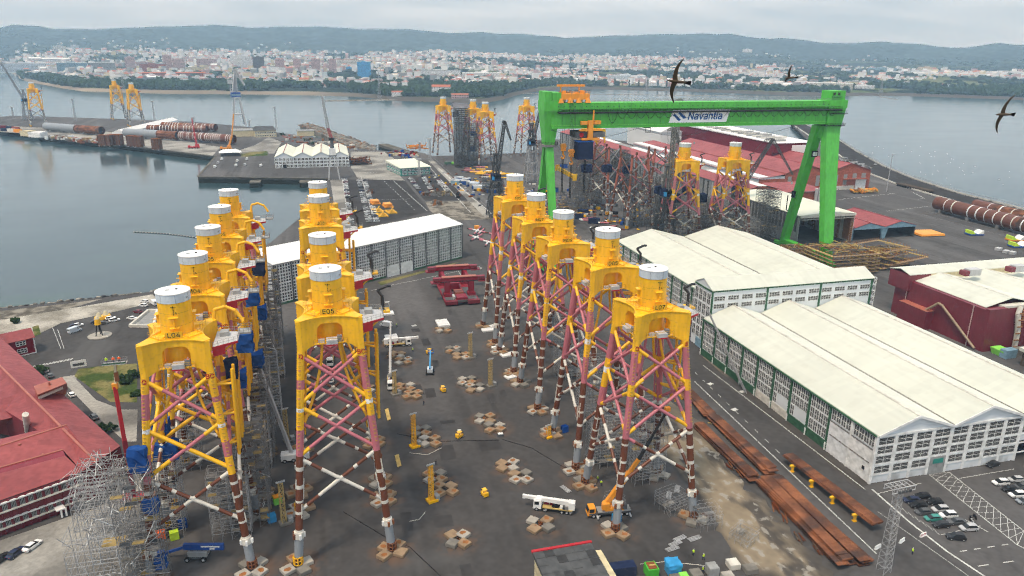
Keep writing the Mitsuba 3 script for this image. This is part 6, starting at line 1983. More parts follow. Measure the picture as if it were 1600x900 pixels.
# towers between the left and the middle row, clinging to the right-hand legs of the left row
for i in range(5):
 y = 163.2 + 30.9 * i
 scaf(-31.4 + 10.2, y - 9.6, 7, 6.5, [20, 20, 22, 22, 22][i], ['grey scaffold at the front right leg of the jacket marked L04', 'grey scaffold at the front right leg of the jacket marked M04', 'grey scaffold at the right leg of the jacket marked L05', 'grey scaffold at the right leg of the jacket marked M05', 'grey scaffold at the last jacket of the left row'][i], bay=2.3, deck=.3, col='steel', mess=20) if i else None
 scaf(-31.4 + 9.6, y + 9.4, 9, 8, [29, 30, 32, 32, 32][i], ['tall grey scaffold at the rear right leg of the jacket marked L04', 'tall grey scaffold at the rear right leg of the jacket marked M04', 'tall grey scaffold at the rear right leg of the jacket marked L05', 'tall grey scaffold at the rear right leg of the jacket marked M05', 'tall grey scaffold behind the last jacket of the left row'][i], bay=2.3, deck=.32, col='steel', mess=25)
 scaf(-31.4 - 9.8, y + 9.6, 7, 7, [22, 25, 25, 25, 25][i], ['grey scaffold behind the left legs of the jacket marked L04', 'grey scaffold behind the left legs of the jacket marked M04', 'grey scaffold behind the left legs of the jacket marked L05', 'grey scaffold behind the left legs of the jacket marked M05', 'grey scaffold at the left legs of the last jacket by the water'][i], bay=2.4, deck=.3)
scaf(-42.4, 152.2, 8, 7, 31, 'grey scaffold wrapped round the front left leg of the jacket marked L04', mess=60, bay=2.6, deck=.3, r_=.07, col='steel')
scaf(-51.0, 155.0, 10, 16, 22, 'wide thin scaffold between the jacket marked L04 and the red roofed offices', mess=70, bay=5, lift=4, deck=.03, jitter=.45, r_=.1)
scaf(-57.5, 178.0, 10, 10, 19, 'open scaffold leaning over the tip of the red roofed offices', mess=50, bay=5, lift=4, deck=.04, jitter=.4, r_=.1)
scaf(-47.5, 141.0, 9, 9, 9, 'low tangled scaffold at the bottom left beside the apron', mess=60, bay=4.5, lift=3, deck=.08, jitter=.5, r_=.1)
scaf(-53.5, 168.0, 7, 8, 26, 'slender scaffold left of the red boom lift mast', mess=40, bay=3.5, lift=3.5, deck=.05, jitter=.3, r_=.1)
scaf(-26, 168, 9, 6, 17, 'grey scaffold under the jacket marked L04', bay=2.3, deck=.3)
scaf(-24, 199, 12, 6, 20, 'grey scaffold under the jacket marked M04', bay=2.3, deck=.3)
scaf(-22, 229, 12, 6, 22, 'grey scaffold under the jacket marked L05', bay=2.3, deck=.3)
scaf(-22, 262, 12, 6, 22, 'grey scaffold under the jacket marked M05', bay=2.3, deck=.3)
# right-hand row
scaf(84.5, 166.5, 9, 9, 22, 'grey scaffold round the rear legs of the jacket marked L07', bay=2.2, deck=.15)
scaf(77.5, 176, 12, 6, 16, 'grey scaffold between the jackets marked L07 and D05', bay=2.3, deck=.2)
scaf(83, 199, 12, 8, 22, 'grey scaffold between the jackets marked D05 and M06', bay=2.4, deck=.2)
scaf(86, 236, 9, 8, 24, 'grey scaffold behind the jacket marked M06', bay=2.4, deck=.2)
scaf(90.5, 141.5, 6, 5.5, 4.5, 'low open scaffold at the front right foot of the jacket marked L07', bay=1.8, deck=.2, r_=.05)
scaf(96.5, 133.5, 5.5, 5, 3.2, 'toppled looking scaffold frames near the two workers at the lower right', rz=.5, bay=1.8, deck=.05, jitter=.6, r_=.05)
scaf(85.5, 150.5, 7, 6, 5, 'heap of scaffold frames beside the yellow mobile crane', rz=.3, bay=1.8, deck=.1, jitter=.5, r_=.05)
scaf(70, 153, 4, 4, 4, 'stack of scaffold frames between the front legs of the jacket marked L07', rz=.2, bay=1.4, deck=.1, r_=.05)
# round the jackets under the gantry
for (x, y), w, d, h, lab in [((209.8, 390.35), 30, 26, 24, 'wide scaffold block round the feet of the left scaffolded jacket'), ((241.35, 387.77), 28, 26, 20, 'scaffold block round the feet of the jacket nearest the gantry leg'),
        ((280.07, 405.64), 9, 14, 33, 'tall scaffold tower between the scaffolded jackets and the grey open shed'), ((193.35, 518.23), 13, 13, 56, 'dense dark scaffold tower below the dark blue cover'),
        ((216.33, 543.79), 12, 12, 44, 'second scaffold tower right of the dark one below the lower trolley'), ((218.82, 463.34), 20, 14, 34, 'dark scaffold tower left of the small blue cab crane'),
        ((254.3, 587.87), 14, 14, 36, 'far scaffold tower in front of the grey cladding'), ((240.68, 462.55), 18, 12, 30, 'scaffold tower right of the small blue cab crane'),
        ((265.34, 585.49), 26, 12, 30, 'broad scaffold wall before the long red roofed hall'), ((248.53, 418.2), 14, 10, 26, 'scaffold between the two jackets under the gantry'),
        ((150.1, 758.25), 14, 16, 60, 'tall dark scaffold tower among the jackets at the back edge'), ((166.2, 769.05), 12, 12, 44, 'lower scaffold tower beside the tall dark one at the back edge'),
        ((147.72, 610.83), 16, 12, 12, 'low scaffold among the parked blue containers'), ((167.11, 479.16), 12, 10, 20, 'scaffold right of the gantry left leg')]:
 scaf(x, y, w, d, h, lab, bay=2.8, lift=2.1, deck=.16, r_=.14, col=SC.choice(['steel', 'dgrey', 'dgrey']), inner=w < 20)
# blue and navy sheeting hung on scaffolds
TP = random.Random(4)


def tarp(x, y, z, w, d, h, label, col='tarp'):
 m = trimesh.creation.box((w, d, h)).subdivide().subdivide()
 v = np.array(m.vertices)
 v += (meshkit.noise(v * .9 + np.array([x, y, z]), 3)[:, None] - .5) * .9 * np.array([1, 1, .5])
 v[:, 2] += np.where(v[:, 2] > 0, (meshkit.noise(v * .5 + 40, 9) - .5) * 1.4, 0)
 m.vertices = v
 thing('tarpaulin', MB().mesh(m, col), label, 'tarpaulin', 'matte', W_(x, y, z + h / 2))


tarp(-40.9, 153.8, 28.5, 3.6, 2.88, 5.6, 'blue tarpaulin high on the front left leg of the jacket marked L04')
tarp(-40, 153.6, 18.4, 3.168, 2.448, 3.04, 'blue tarpaulin at the paint line of the front left leg of L04')
tarp(-39.5, 152.5, 4.5, 2.304, 1.872, 2.88, 'blue tarpaulin near the ground at the front left foot of L04')
tarp(-39.5, 172, 21, 5.76, 3.6, 4, 'wide blue tarpaulin behind the lower braces of L04')
tarp(-40, 173, 27, 3.6, 3.6, 3.2, 'blue tarpaulin above the wide one behind L04')
tarp(-21, 170, 39, 3.6, 3.6, 3.6, 'blue tarpaulin at the rear right leg of L04')
tarp(-20.5, 187, 41, 3.96, 3.6, 4.8, 'blue tarpaulin at the front right leg of M04')
tarp(-20, 202, 30, 4.32, 3.6, 4, 'blue tarpaulin low on the rear right leg of M04')
tarp(-20.5, 218, 43, 3.6, 3.6, 4.8, 'blue tarpaulin at the right leg of L05')
tarp(-20, 234, 33, 3.6, 3.6, 4, 'blue tarpaulin low at the rear right leg of L05')
tarp(-20.5, 250, 43, 3.6, 3.6, 4.8, 'dark blue tarpaulin at the right leg of M05', 'navy')
tarp(-21.5, 164.5, 43.5, 2.52, 2.88, 4.8, 'dark blue sheeting under the side platform of L04', 'navy')
for p_, lab in [((214.31, 407.02, 30.7), 'dark blue sheet box at the left brace node under the gantry'), ((229.1, 401.19, 31.19), 'dark blue sheet box at the right brace node under the gantry'), ((210.88, 420.04, 33.75), 'dark blue sheet box left of the scaffolded jackets'), ((230.72, 420.91, 32.44), 'dark blue sheet box behind the scaffolded jacket'), ((198.64, 480.56, 38.6), 'dark blue sheet box below the hanging jacket'), ((211.76, 474.93, 38.14), 'dark blue sheet box in the scaffold left of the blue cab crane'), ((171.45, 448.34, 44.13), 'blue sheet at the top of the dark scaffold tower'),
    ((149.32, 785.94, 52.4), 'navy sheet at the top of the back edge scaffold'), ((165.77, 772.41, 33.38), 'blue sheet on the back edge jacket leg, upper one'), ((164.32, 772.72, 17.24), 'blue sheet on the back edge jacket leg, lower one')]:
 tarp(p_[0], p_[1], p_[2] - 3, 6, 5, 5, lab, 'tarp' if 'blue sheet on' in lab else 'navy')

# ------------------------------------------------------------------ ballast pads
BLK = []
rb_ = random.Random(31)
for v in range(6):
 m = MB()
 w, d, h = rb_.uniform(2.5, 2.9), rb_.uniform(2.5, 2.9), rb_.uniform(.85, 1.1)
 c = ['concrete', 'tan', 'tan', 'concrete', 'conc_dark', 'tan'][v]
 e = .07
 z0 = .12
 m.poly8([(-w / 2, -d / 2, z0), (w / 2, -d / 2, z0), (w / 2, d / 2, z0), (-w / 2, d / 2, z0), (-w / 2, -d / 2, h - e), (w / 2, -d / 2, h - e), (w / 2, d / 2, h - e), (-w / 2, d / 2, h - e)], c)
 m.poly8([(-w / 2, -d / 2, h - e), (w / 2, -d / 2, h - e), (w / 2, d / 2, h - e), (-w / 2, d / 2, h - e), (-w / 2 + e, -d / 2 + e, h), (w / 2 - e, -d / 2 + e, h), (w / 2 - e, d / 2 - e, h), (-w / 2 + e, d / 2 - e, h)], c)
 for s_ in (-.8, 0, .8):
  m.box(s_ - .25, s_ + .25, -d / 2 + .1, d / 2 - .1, .005, z0, 'conc_dark')
 if v % 2:
  m.add([(w * .1 + .9 * math.cos(q) * rb_.uniform(.5, 1.1), d * .1 + .9 * math.sin(q) * rb_.uniform(.5, 1.1), h + .006) for q in np.linspace(0, 5.9, 9)], [[0, i, i + 1] for i in range(1, 8)], 'stain')
 for q in range(2):
  m.tube((-w / 2 - .03, rb_.uniform(-.8, .8), .5), (-w / 2 - .03, rb_.uniform(-.8, .8), .5 + .01), .1, 5, 'black')
 BLK.append(m.ply('matte'))


def cross(x, y, label, group, ang=.62, debris=False):
 PADS.append((x, y, 7.5))
 for q in range(4):
  a = ang + q * math.pi / 2 + rb_.uniform(-.13, .13)
  R = 2.3 + rb_.uniform(-.3, .45)
  k = Kit()
  k.parts.append(('', rb_.choice(BLK), None, None, None))
  k.place('ballast_block', label, 'concrete block', W_(x + R * math.cos(a), y + R * math.sin(a), 0, a + rb_.uniform(-.16, .16)), group)
 if debris:
  m = MB()
  for q in range(26):
   s_ = rb_.uniform(.15, .5)
   m.cbox((rb_.gauss(0, .9), rb_.gauss(0, .9), 0), s_, s_, rb_.uniform(.1, .9), rb_.uniform(0, 3), rb_.choice(['rustc', 'stain', 'primer', 'conc_dark']))
  thing('rusty_debris', m, label.replace('concrete ballast block', 'rusty debris heaped').replace(' in the', ' in the middle of the').replace(' of the double', ' of the double'), 'debris', 'matte', W_(x, y), kind='stuff')


EMPTY = [((27.64, 150.91), 0, 'single pad left of the grey roofed hut'), ((49.49, 151.44), 0, 'single pad under the parked white boom truck'),
   ((49.25, 177.41), 1, 'double pad behind the white boom truck'), ((27.68, 176.45), 1, 'double pad beside the nearest yellow lattice mast'), ((49.25, 206.85), 1, 'double pad right of the two small yellow machines'),
   ((27.42, 203.35), 1, 'double pad at the second yellow lattice mast'), ((49.28, 237.02), 1, 'double pad beside the near tan light mast'), ((26.73, 236.66), 1, 'double pad beside the upright white crane truck'),
   ((49.82, 266.75), 1, 'double pad beside the far tan light mast'), ((27.14, 267.03), 1, 'double pad in front of the farther white boom truck'), ((49, 293.15), 0, 'pad with a white box near the crimson transporter'), ((25.69, 283.78), 0, 'pad with a white box behind the white boom truck')]
for (x, y), dbl, lab in EMPTY:
 for dy in ((-3.3, 3.3) if dbl else (0,)):
  cross(x - dy * .28, y + dy, f'concrete ballast block in the {lab}', f'ballast blocks of the {lab}', debris=(dy >= 0 and not lab.startswith('pad')))
LEGN = {(-1, -1): 'front left', (1, -1): 'front right', (1, 1): 'rear right', (-1, 1): 'rear left'}
for x, y, code, which in [(77.7, 155.3, 'L07', 'all'), (77.7, 184.9, 'D05', 'left'), (77.7, 222.8, 'M06', 'left'), (77.7, 253.8, 'M07', 'left'), (77.7, 283.3, 'F05', 'left'), (.7, 161.7, 'E05', 'all'), (-31.4, 163.2, 'L04', 'all'), (-31.4, 194.1, 'M04', 'right'), (.7, 192.5, 'X', 'all'), (.7, 253, 'J05', 'right')]:
 for s_, nm in LEGN.items():
  if which == 'left' and s_[0] > 0 or which == 'right' and s_[0] < 0 or (code == 'L04' and s_ == (-1, 1)):
   continue
  nmj = f'jacket marked {code}' if code != 'X' else 'jacket just behind E05'
  cross(x + s_[0] * 10.9, y + s_[1] * 10.9, f'concrete block at the {nm} foot of the {nmj}', f'ballast blocks at the {nm} foot of the {nmj}', ang=.62 + .2 * s_[0])
for p_, lab in [((49.94, 303.47), 'white box on the ground nearest the crimson transporter'), ((49.67, 296.97), 'white box on the pad before the crimson transporter'), ((26.12, 290.28), 'white box behind the white boom truck at the jacket marked E05'), ((27.82, 320.03), 'white box farthest back beside the middle row')]:
 m = MB()
 for i in range(3):
  for j in range(2):
   m.cbox((-1.7 + i * 1.75, -1 + j * 2.05, .05), 1.68, 1.95, .75 + .08 * ((i + j) % 2), 0, 'white')
 thing('white_box', m, lab, 'box', 'flat', W_(p_[0], p_[1], 1.0 if 'pad' in lab else 0, .05))
m = MB()
for q in range(6):
 m.cbox((q * .9 - 2, 0, 0), .8, 3.2, .6, 0, 'white')
for i, p_ in enumerate([(65.96, 289.02), (65.51, 268.38), (67.26, 260.46), (63.8, 240.21), (67.38, 292.67)]):
 thing('white_weight', m, ['row of white weights at the far left foot of F05', 'row of white weights at the near left foot of F05', 'row of white weights at the far left foot of M07', 'row of white weights at the near left foot of M07', 'second row of white weights at the far left foot of F05'][i], 'weights', 'flat', W_(p_[0] + 1.5, p_[1], 0, .1 * i))

# ------------------------------------------------------------------ lattice light masts standing at the pads
for p_, col, h, lab in [((54.11, 261.05), 'straw', 10.5, 'tan lattice light mast farthest up the yard'), ((55.79, 234.3), 'straw', 10.5, 'tan lattice light mast right of the double pad'), ((23.38, 198.73), 'yellow', 11, 'yellow lattice mast on the second double pad'), ((24.01, 169.17), 'yellow', 11, 'yellow lattice mast nearest the camera'),
      ((-13.92, 168.69), 'straw', 12, 'tan lattice mast left of the jacket marked E05'), ((21.67, 235.82), 'straw', 9, 'tan lattice mast beside the upright white crane truck'), ((-14.08, 211.33), 'straw', 11, 'tan lattice mast between the left and middle rows'), ((65.09, 194.31), 'yellow', 4, 'short yellow stand at a foot of D05')]:
 k = Kit()
 k.add('mast', MB().lattice((0, 0, .5), (0, 0, h), 1.1, .95, int(h / 1.1), col, .1, .07), 'paint')
 k.add('base', MB().box(-1.2, 1.6, -1.2, 1.2, 0, .6, col if col == 'yellow' else 'conc_dark').box(1.0, 2.2, -.9, .9, 0, 1.5, 'roofgrey'), 'matte')
 hd = MB().box(-1.1, 1.1, -.2, .2, h, h + .25, 'white')
 for q in (-.9, -.3, .3, .9):
  hd.cbox((q, -.3, h + .2), .42, .3, .4, 0, 'silver')
 k.add('lamp_bar', hd, 'matte')
 k.place('light_mast', lab, 'mast', W_(p_[0], p_[1], 0, .3))

# ------------------------------------------------------------------ trucks, cranes and lifts in the yard
WHEELS = {}


def wheel_ply(r_=.5, w=.35):
 if (r_, w) not in WHEELS:
  WHEELS[(r_, w)] = (MB().tube((0, -w / 2, 0), (0, w / 2, 0), r_, 14, 'rubber').ply('matte'), MB().tube((0, -w / 2 - .01, 0), (0, w / 2 + .01, 0), r_ * .55, 10, 'silver').ply('matte'))
 return WHEELS[(r_, w)]


def add_wheels(k, xs, y, r_=.5, w=.35):
 a, b = wheel_ply(r_, w)
 for x in xs:
  for s_ in (-1, 1):
   n_ = k.put('wheel', a, T().translate([x, s_ * y, r_]))
   k.put(n_ + '__rim', b, T().translate([x, s_ * y, r_]))


def boom_truck(boom='flat', col='white'):
 k = Kit()
 k.add('chassis', MB().box(-5.4, 4.6, -.5, .5, .7, 1.1, 'dgrey').box(-5.4, 2.6, -1.2, 1.2, 1.1, 1.35, 'straw').box(-5.5, -5.2, -1.25, 1.25, .6, 1.3, 'dgrey'), 'matte')
 cab = MB().poly8([(2.9, -1.2, .7), (5.1, -1.2, .7), (5.1, 1.2, .7), (2.9, 1.2, .7), (2.9, -1.15, 3.1), (4.9, -1.15, 3.1), (4.9, 1.15, 3.1), (2.9, 1.15, 3.1)], col).box(2.9, 4.4, -1.0, 1.0, 3.1, 3.45, col)
 c_ = k.add('cab', cab, 'gloss')
 k.add(c_ + '__window', MB().poly8([(5.0, -1.05, 1.8), (5.06, -1.05, 1.8), (5.06, 1.05, 1.8), (5.0, 1.05, 1.8), (4.9, -1.05, 2.85), (4.97, -1.05, 2.85), (4.97, 1.05, 2.85), (4.9, 1.05, 2.85)], 'glass').box(3.5, 4.7, -1.22, -1.19, 1.9, 2.8, 'glass').box(3.5, 4.7, 1.19, 1.22, 1.9, 2.8, 'glass'), 'gloss')
 eq = MB()
 for q in range(22):
  eq.cbox((RND.uniform(-5, 2.3), RND.uniform(-.9, .9), 1.35), RND.uniform(.4, 1.4), RND.uniform(.3, .8), RND.uniform(.3, 1.1), 0, RND.choice(['silver', 'dgrey', 'white', 'steel', 'darkred', 'black']))
 k.add('equipment', eq, 'matte', kind='stuff')
 for x in (1.6, -4.9):
  k.add('outrigger', MB().box(x - .2, x + .2, -1.35, 1.35, .5, 1.0, 'silver').box(x - .15, x + .15, -1.35, -1.15, .1, 1.1, 'dgrey').box(x - .15, x + .15, 1.15, 1.35, .1, 1.1, 'dgrey'), 'matte')
 add_wheels(k, (4.1, 2.0, -2.6, -3.9), 1.05, .52)
 b = MB()
 if boom == 'flat':
  b.poly8([(-5.6, -.55, 2.2), (7.6, -.35, 2.9), (7.6, .35, 2.9), (-5.6, .55, 2.2), (-5.6, -.55, 3.5), (7.6, -.35, 3.7), (7.6, .35, 3.7), (-5.6, .55, 3.5)], col).box(-5.9, -4.2, -.9, .9, 1.3, 3.4, col).box(7.4, 8.1, -.3, .3, 2.7, 3.8, 'white')
  k.add('boom', b, 'paint')
  k.add('boom_lettering', MB().box(-.2, 2.6, -.6, -.54, 2.95, 3.1, 'steel'), 'flat')
 else:
  b.tube((-3, 0, 1.3), (-3, 0, 3.2), .8, 10, 'roofgrey').beam((-3, 0, 3.4), (-5.5, .6, 15), .8, .9, col).beam((-5.5, .6, 15), (-7, 1, 22), .5, .55, col)
  k.add('boom', b, 'paint')
 return k


def place_between(k, name, lab, cat, a, b, group=None):
 """place with +x pointing from a to b, centred between them"""
 a, b = np.array(a), np.array(b)
 c = (a + b) / 2
 return k.place(name, lab, cat, W_(c[0], c[1], 0, math.atan2(b[1] - a[1], b[0] - a[0])), group)


place_between(boom_truck(), 'boom_truck', 'white boom truck with folded white boom beside the yellow mobile crane', 'truck', (59.59, 154.49), (49.06, 159.8))
place_between(boom_truck(), 'boom_truck', 'white boom truck with boom to the right, behind the jacket marked E05', 'truck', (22.28, 281.06), (34.22, 280.26))
place_between(boom_truck('up'), 'boom_truck', 'white crane truck facing the camera with its boom raised steeply', 'truck', (21.66, 250.62), (20.52, 237.67))
place_between(boom_truck('up'), 'boom_truck', 'white truck seen through the braces below the head of E05', 'truck', (0.92, 274.12), (0.45, 266.62))
# yellow mobile crane
k = Kit()
k.add('carrier', MB().box(-5.6, 5.6, -1.3, 1.3, .9, 1.5, 'dgrey').box(-5.6, 3.2, -1.35, 1.35, 1.5, 1.7, 'roofgrey').box(-5.7, 5.7, -1.36, -1.3, 1.0, 1.2, 'white'), 'matte')
c_ = k.add('cab', MB().poly8([(3.9, -1.3, .8), (6.0, -1.3, .8), (6.0, 1.3, .8), (3.9, 1.3, .8), (3.9, -1.25, 2.9), (5.6, -1.25, 2.9), (5.6, 1.25, 2.9), (3.9, 1.25, 2.9)], 'orange'), 'gloss')
k.add(c_ + '__window', MB().poly8([(5.92, -1.1, 1.75), (5.97, -1.1, 1.75), (5.97, 1.1, 1.75), (5.92, 1.1, 1.75), (5.65, -1.1, 2.75), (5.7, -1.1, 2.75), (5.7, 1.1, 2.75), (5.65, 1.1, 2.75)], 'glass').box(4.3, 5.5, -1.33, -1.29, 1.75, 2.7, 'glass').box(4.3, 5.5, 1.29, 1.33, 1.75, 2.7, 'glass'), 'gloss')
add_wheels(k, (4.4, 2.9, -1.6, -3.1, -4.6), 1.15, .62, .45)
k.add('superstructure', MB().box(-3.6, 1.4, -1.3, 1.3, 1.8, 2.6, 'orange').box(-4.4, -2.4, -1.4, 1.4, 2.2, 3.5, 'dgrey').box(.2, 2.2, .3, 1.3, 2.2, 3.9, 'orange').tube((1, -1, 3), (1, .2, 3), .8, 10, 'orange'), 'paint')
k.add('boom', MB().beam((.8, -.4, 3.0), (-5.2, -1, 11.5), 1.1, 1.3, 'orange').beam((-5.2, -1, 11.5), (-7.6, -1.3, 15), .8, .9, 'orange'), 'paint')
k.add('boom_extension', MB().beam((-7.6, -1.3, 15), (-10.6, -1.6, 20.6), .6, .7, 'black').beam((-10.6, -1.6, 20.6), (-14.6, -1.9, 28.5), .45, .5, 'black').box(-15.2, -13.9, -2.5, -1.4, 28.2, 29.2, 'orange'), 'paint')
k.add('outrigger', MB().box(-5.4, -5, -2.6, 2.6, .5, .9, 'silver').box(3.3, 3.7, -2.6, 2.6, .5, .9, 'silver'), 'matte')
place_between(k, 'mobile_crane', 'yellow orange mobile crane with black boom between the legs of L07', 'crane', (73.42, 151.27), (62.78, 152.53))
# blue boom lifts
k = Kit()
k.add('chassis', MB().box(-1.9, 1.9, -1.1, 1.1, .5, 1.0, 'dgrey'), 'matte')
add_wheels(k, (-1.6, 1.6), 1.25, .55, .45)
k.add('turntable', MB().box(-1.6, 1.7, -1.0, 1.0, 1.0, 2.2, 'whiteblue'), 'paint')
k.add('boom', MB().beam((-1.5, 0, 2.6), (6.4, 0, 6.4), .55, .7, 'skyblue').beam((6.4, 0, 6.4), (8.6, 0, 5.2), .35, .4, 'blue'), 'paint')
k.add('basket', MB().box(8.4, 9.4, -1.1, 1.1, 4.5, 4.65, 'blue').rail([(8.4, -1.1, 4.6), (9.4, -1.1, 4.6), (9.4, 1.1, 4.6), (8.4, 1.1, 4.6)], 1.1, 'blue', 1, .06), 'paint')
place_between(k, 'boom_lift', 'light blue boom lift standing alone in the middle of the yard', 'lift', (35.5, 246.05), (37.49, 255.64))
k = Kit()
k.add('chassis', MB().box(-2.2, 2.2, -1.2, 1.2, .6, 1.1, 'dgrey'), 'matte')
add_wheels(k, (-1.9, 1.9), 1.45, .62, .5)
k.add('turntable', MB().box(-1.9, 2.6, -1.1, 1.1, 1.1, 2.3, 'roofgrey'), 'paint')
k.add('boom', MB().box(-3.0, 6.4, -.4, .4, 2.5, 4.0, 'blue').box(1.2, 5.6, -.42, -.4, 3.3, 3.7, 'white').box(3.2, 4.4, -.42, -.4, 2.7, 3.1, 'white').beam((-3, 0, 3), (-8, 0, 1.3), .45, .6, 'blue').box(-9.4, -8, -.7, .7, .5, 1.8, 'blue'), 'paint')
place_between(k, 'boom_lift', 'long dark blue boom lift folded flat at the bottom left', 'lift', (-36.29, 160.56), (-30.29, 159.03))
# red boom lift with a crew in its basket, left of L04
bx, by = -52.6, 188.6
k = Kit()
k.add('chassis', MB().box(-3, 3, -1.5, 1.5, .5, 2.0, 'red'), 'paint')
k.add('mast', MB().beam((0, 0, 2), (-.6, 1.6, 33), .95, 1.1, 'red').beam((0, -.1, 2), (-.3, .8, 18), 1.15, 1.35, 'darkred').box(-1.2, .1, 1.1, 2.2, 32.4, 33.8, 'orange'), 'paint')
k.add('jib', MB().beam((-.4, 1.6, 33), (.5, 1.4, 39.4), .5, .6, 'cream').box(-.2, .7, 1.1, 1.7, 34.5, 37, 'rustc'), 'paint')
k.add('basket', MB().box(-2.4, 3.2, .4, 2.2, 39.3, 39.5, 'silver').rail([(-2.4, .4, 39.5), (3.2, .4, 39.5), (3.2, 2.2, 39.5), (-2.4, 2.2, 39.5), (-2.4, .4, 39.5)], 1.1, 'steel', 1.1, .06).box(-2.4, 3.2, .38, .42, 39.5, 39.9, 'dgreen'), 'paint')
k.place('crew_lift', 'tall red boom lift with three workers in its basket left of L04', 'lift', W_(bx, by))
CREW = [(bx - 1.4, by + 1.2, 39.5, 'hivis', 'worker in yellow vest in the red boom lift basket, leftmost'), (bx + .2, by + 1.2, 39.5, 'hiorange', 'worker in orange jacket in the middle of the red lift basket'), (bx + 1.5, by + 1.3, 39.5, 'hiorange', 'worker in orange jacket in the red lift basket, rightmost')]
# white telescopic boom behind the left row
k = Kit()
k.add('boom', MB().beam((0, 0, 2.5), (-8, 4, 34), .8, .9, 'silver').beam((-8, 4, 34), (-11.5, 5.5, 47), .5, .55, 'whiteblue'), 'paint')
k.add('chassis', MB().box(-3, 5, -1.5, 1.5, .6, 2.4, 'white'), 'paint')
add_wheels(k, (-2, 0.5, 3.5), 1.5, .6, .4)
k.place('telescopic_lift', 'pale telescopic boom slanting up between the left and middle rows', 'lift', W_(-12.5, 200, 0, 0))

# crimson self-propelled transporter
k = Kit()
A_ = np.array((63.79, 339.16))
for sx in (-6.4, 6.4):
 b = MB().box(sx - 3.4, sx + 3.4, -22, 22, 1.2, 2.3, 'darkred').box(sx - 3.5, sx + 3.5, -22.2, -19.4, .9, 2.9, 'wine')
 for q in range(14):
  for s_ in (-1.9, 1.9):
   b.tube((sx + s_ - .8, -20 + q * 3.05, .62), (sx + s_ + .8, -20 + q * 3.05, .62), .62, 8, 'rubber')
 b.box(sx - 2.6, sx + 2.6, -18, 4, 2.3, 2.5, 'dgrey')
 k.add('bogie_train', b, 'paint')
for yy in (-10, 13):
 for sx in (-7, 7):
  k.add('column', MB().box(sx - 1.5, sx + 1.5, yy - 1.5, yy + 1.5, 2.3, 11, 'crimson').box(sx - 2.2, sx + 2.2, yy - 2.4, yy + 2.4, 2.3, 4.4, 'crimson'), 'paint')
 cb = MB().box(-15, 15, yy - 1.4, yy + 1.4, 11, 13.6, 'crimson').box(-10, 10, yy - 1.6, yy + 1.6, 13.6, 14, 'brick').box(-16.5, -11, yy - 2.2, yy + 2.2, 10.6, 11.2, 'darkred').box(11, 16.5, yy - 2.2, yy + 2.2, 10.6, 11.2, 'darkred')
 cb.rail([(-15, yy - 2, 12), (-11, yy - 2, 12)], 1.3, 'dgrey', 1.2, .08).rail([(11, yy - 2, 12), (16, yy - 2, 12)], 1.3, 'dgrey', 1.2, .08)
 cb.box(-15, 15, yy - 1.5, yy - 1.38, 11, 11.5, 'black')
 k.add('cross_beam', cb, 'paint')
for sx in (-7, 7):
 k.add('side_beam', MB().box(sx - .9, sx + .9, -8.6, 11.6, 9.2, 10.9, 'crimson'), 'paint')
k.add('power_pack', MB().box(-3, 3, -21, -14, 1.6, 4.6, 'crimson').box(-3, 3, -21.5, -21, 2, 3.2, 'dgrey'), 'paint')
k.add('power_pack', MB().box(-2.4, 2.4, -10, -4, 1.6, 4.2, 'brick'), 'paint')
k.add('power_pack', MB().box(-3, 2.6, 4, 10, 1.6, 5.4, 'crimson'), 'paint')
k.add('tank', MB().box(-4.6, -3.4, -17, -12, 2.4, 4, 'silver'), 'paint')
k.place('heavy_transporter', 'big crimson heavy load transporter frame parked before the gridded hall', 'transporter', W_(A_[0] + .3, A_[1] + 3, 0, -.02, .84))

# small yellow machines, planks, bins
for p_, rz, lab in [((37.9, 200.72), .6, 'small yellow fork lift in the middle of the yard'), ((38.39, 167.98), 1.8, 'small yellow fork lift nearest the camera'), ((38.47, 234.28), 1.9, 'small yellow fork lift below the blue boom lift'), ((39.15, 269.36), .3, 'small yellow machine left of the blue boom lift basket')]:
 k = Kit()
 k.add('body', MB().box(-1.2, 1.0, -.7, .7, .4, 1.3, 'yellow').box(-1.3, -.8, -.65, .65, 1.3, 1.6, 'yellow'), 'gloss')
 k.add('mast', MB().box(1.1, 1.25, -.5, -.35, .2, 2.2, 'dgrey').box(1.1, 1.25, .35, .5, .2, 2.2, 'dgrey').box(1.25, 2.2, -.45, -.3, .15, .25, 'steel').box(1.25, 2.2, .3, .45, .15, .25, 'steel'), 'matte')
 k.add('canopy', MB().box(-.7, .7, -.6, .6, 2.05, 2.15, 'yellow').box(-.7, -.6, -.6, -.5, 1.3, 2.05, 'black').box(.6, .7, -.6, -.5, 1.2, 2.05, 'black').box(.6, .7, .5, .6, 1.2, 2.05, 'black').box(-.7, -.6, .5, .6, 1.3, 2.05, 'black'), 'gloss')
 add_wheels(k, (-.8, .8), .65, .32, .25)
 k.place('fork_lift', lab, 'fork lift', W_(p_[0], p_[1], 0, rz))
thing('white_bin', MB().box(-.6, .6, -.5, .5, 0, .9, 'white'), 'small white box behind the yellow fork lift in mid yard', 'box', 'matte', W_(*(38.53, 203.9)))
thing('black_bin', MB().box(-.9, .9, -.6, .6, 0, .7, 'dgrey').box(-.8, .8, -.5, .5, .7, .9, 'white'), 'small black and white box beside the double pad', 'box', 'matte', W_(*(50.64, 198.77)))
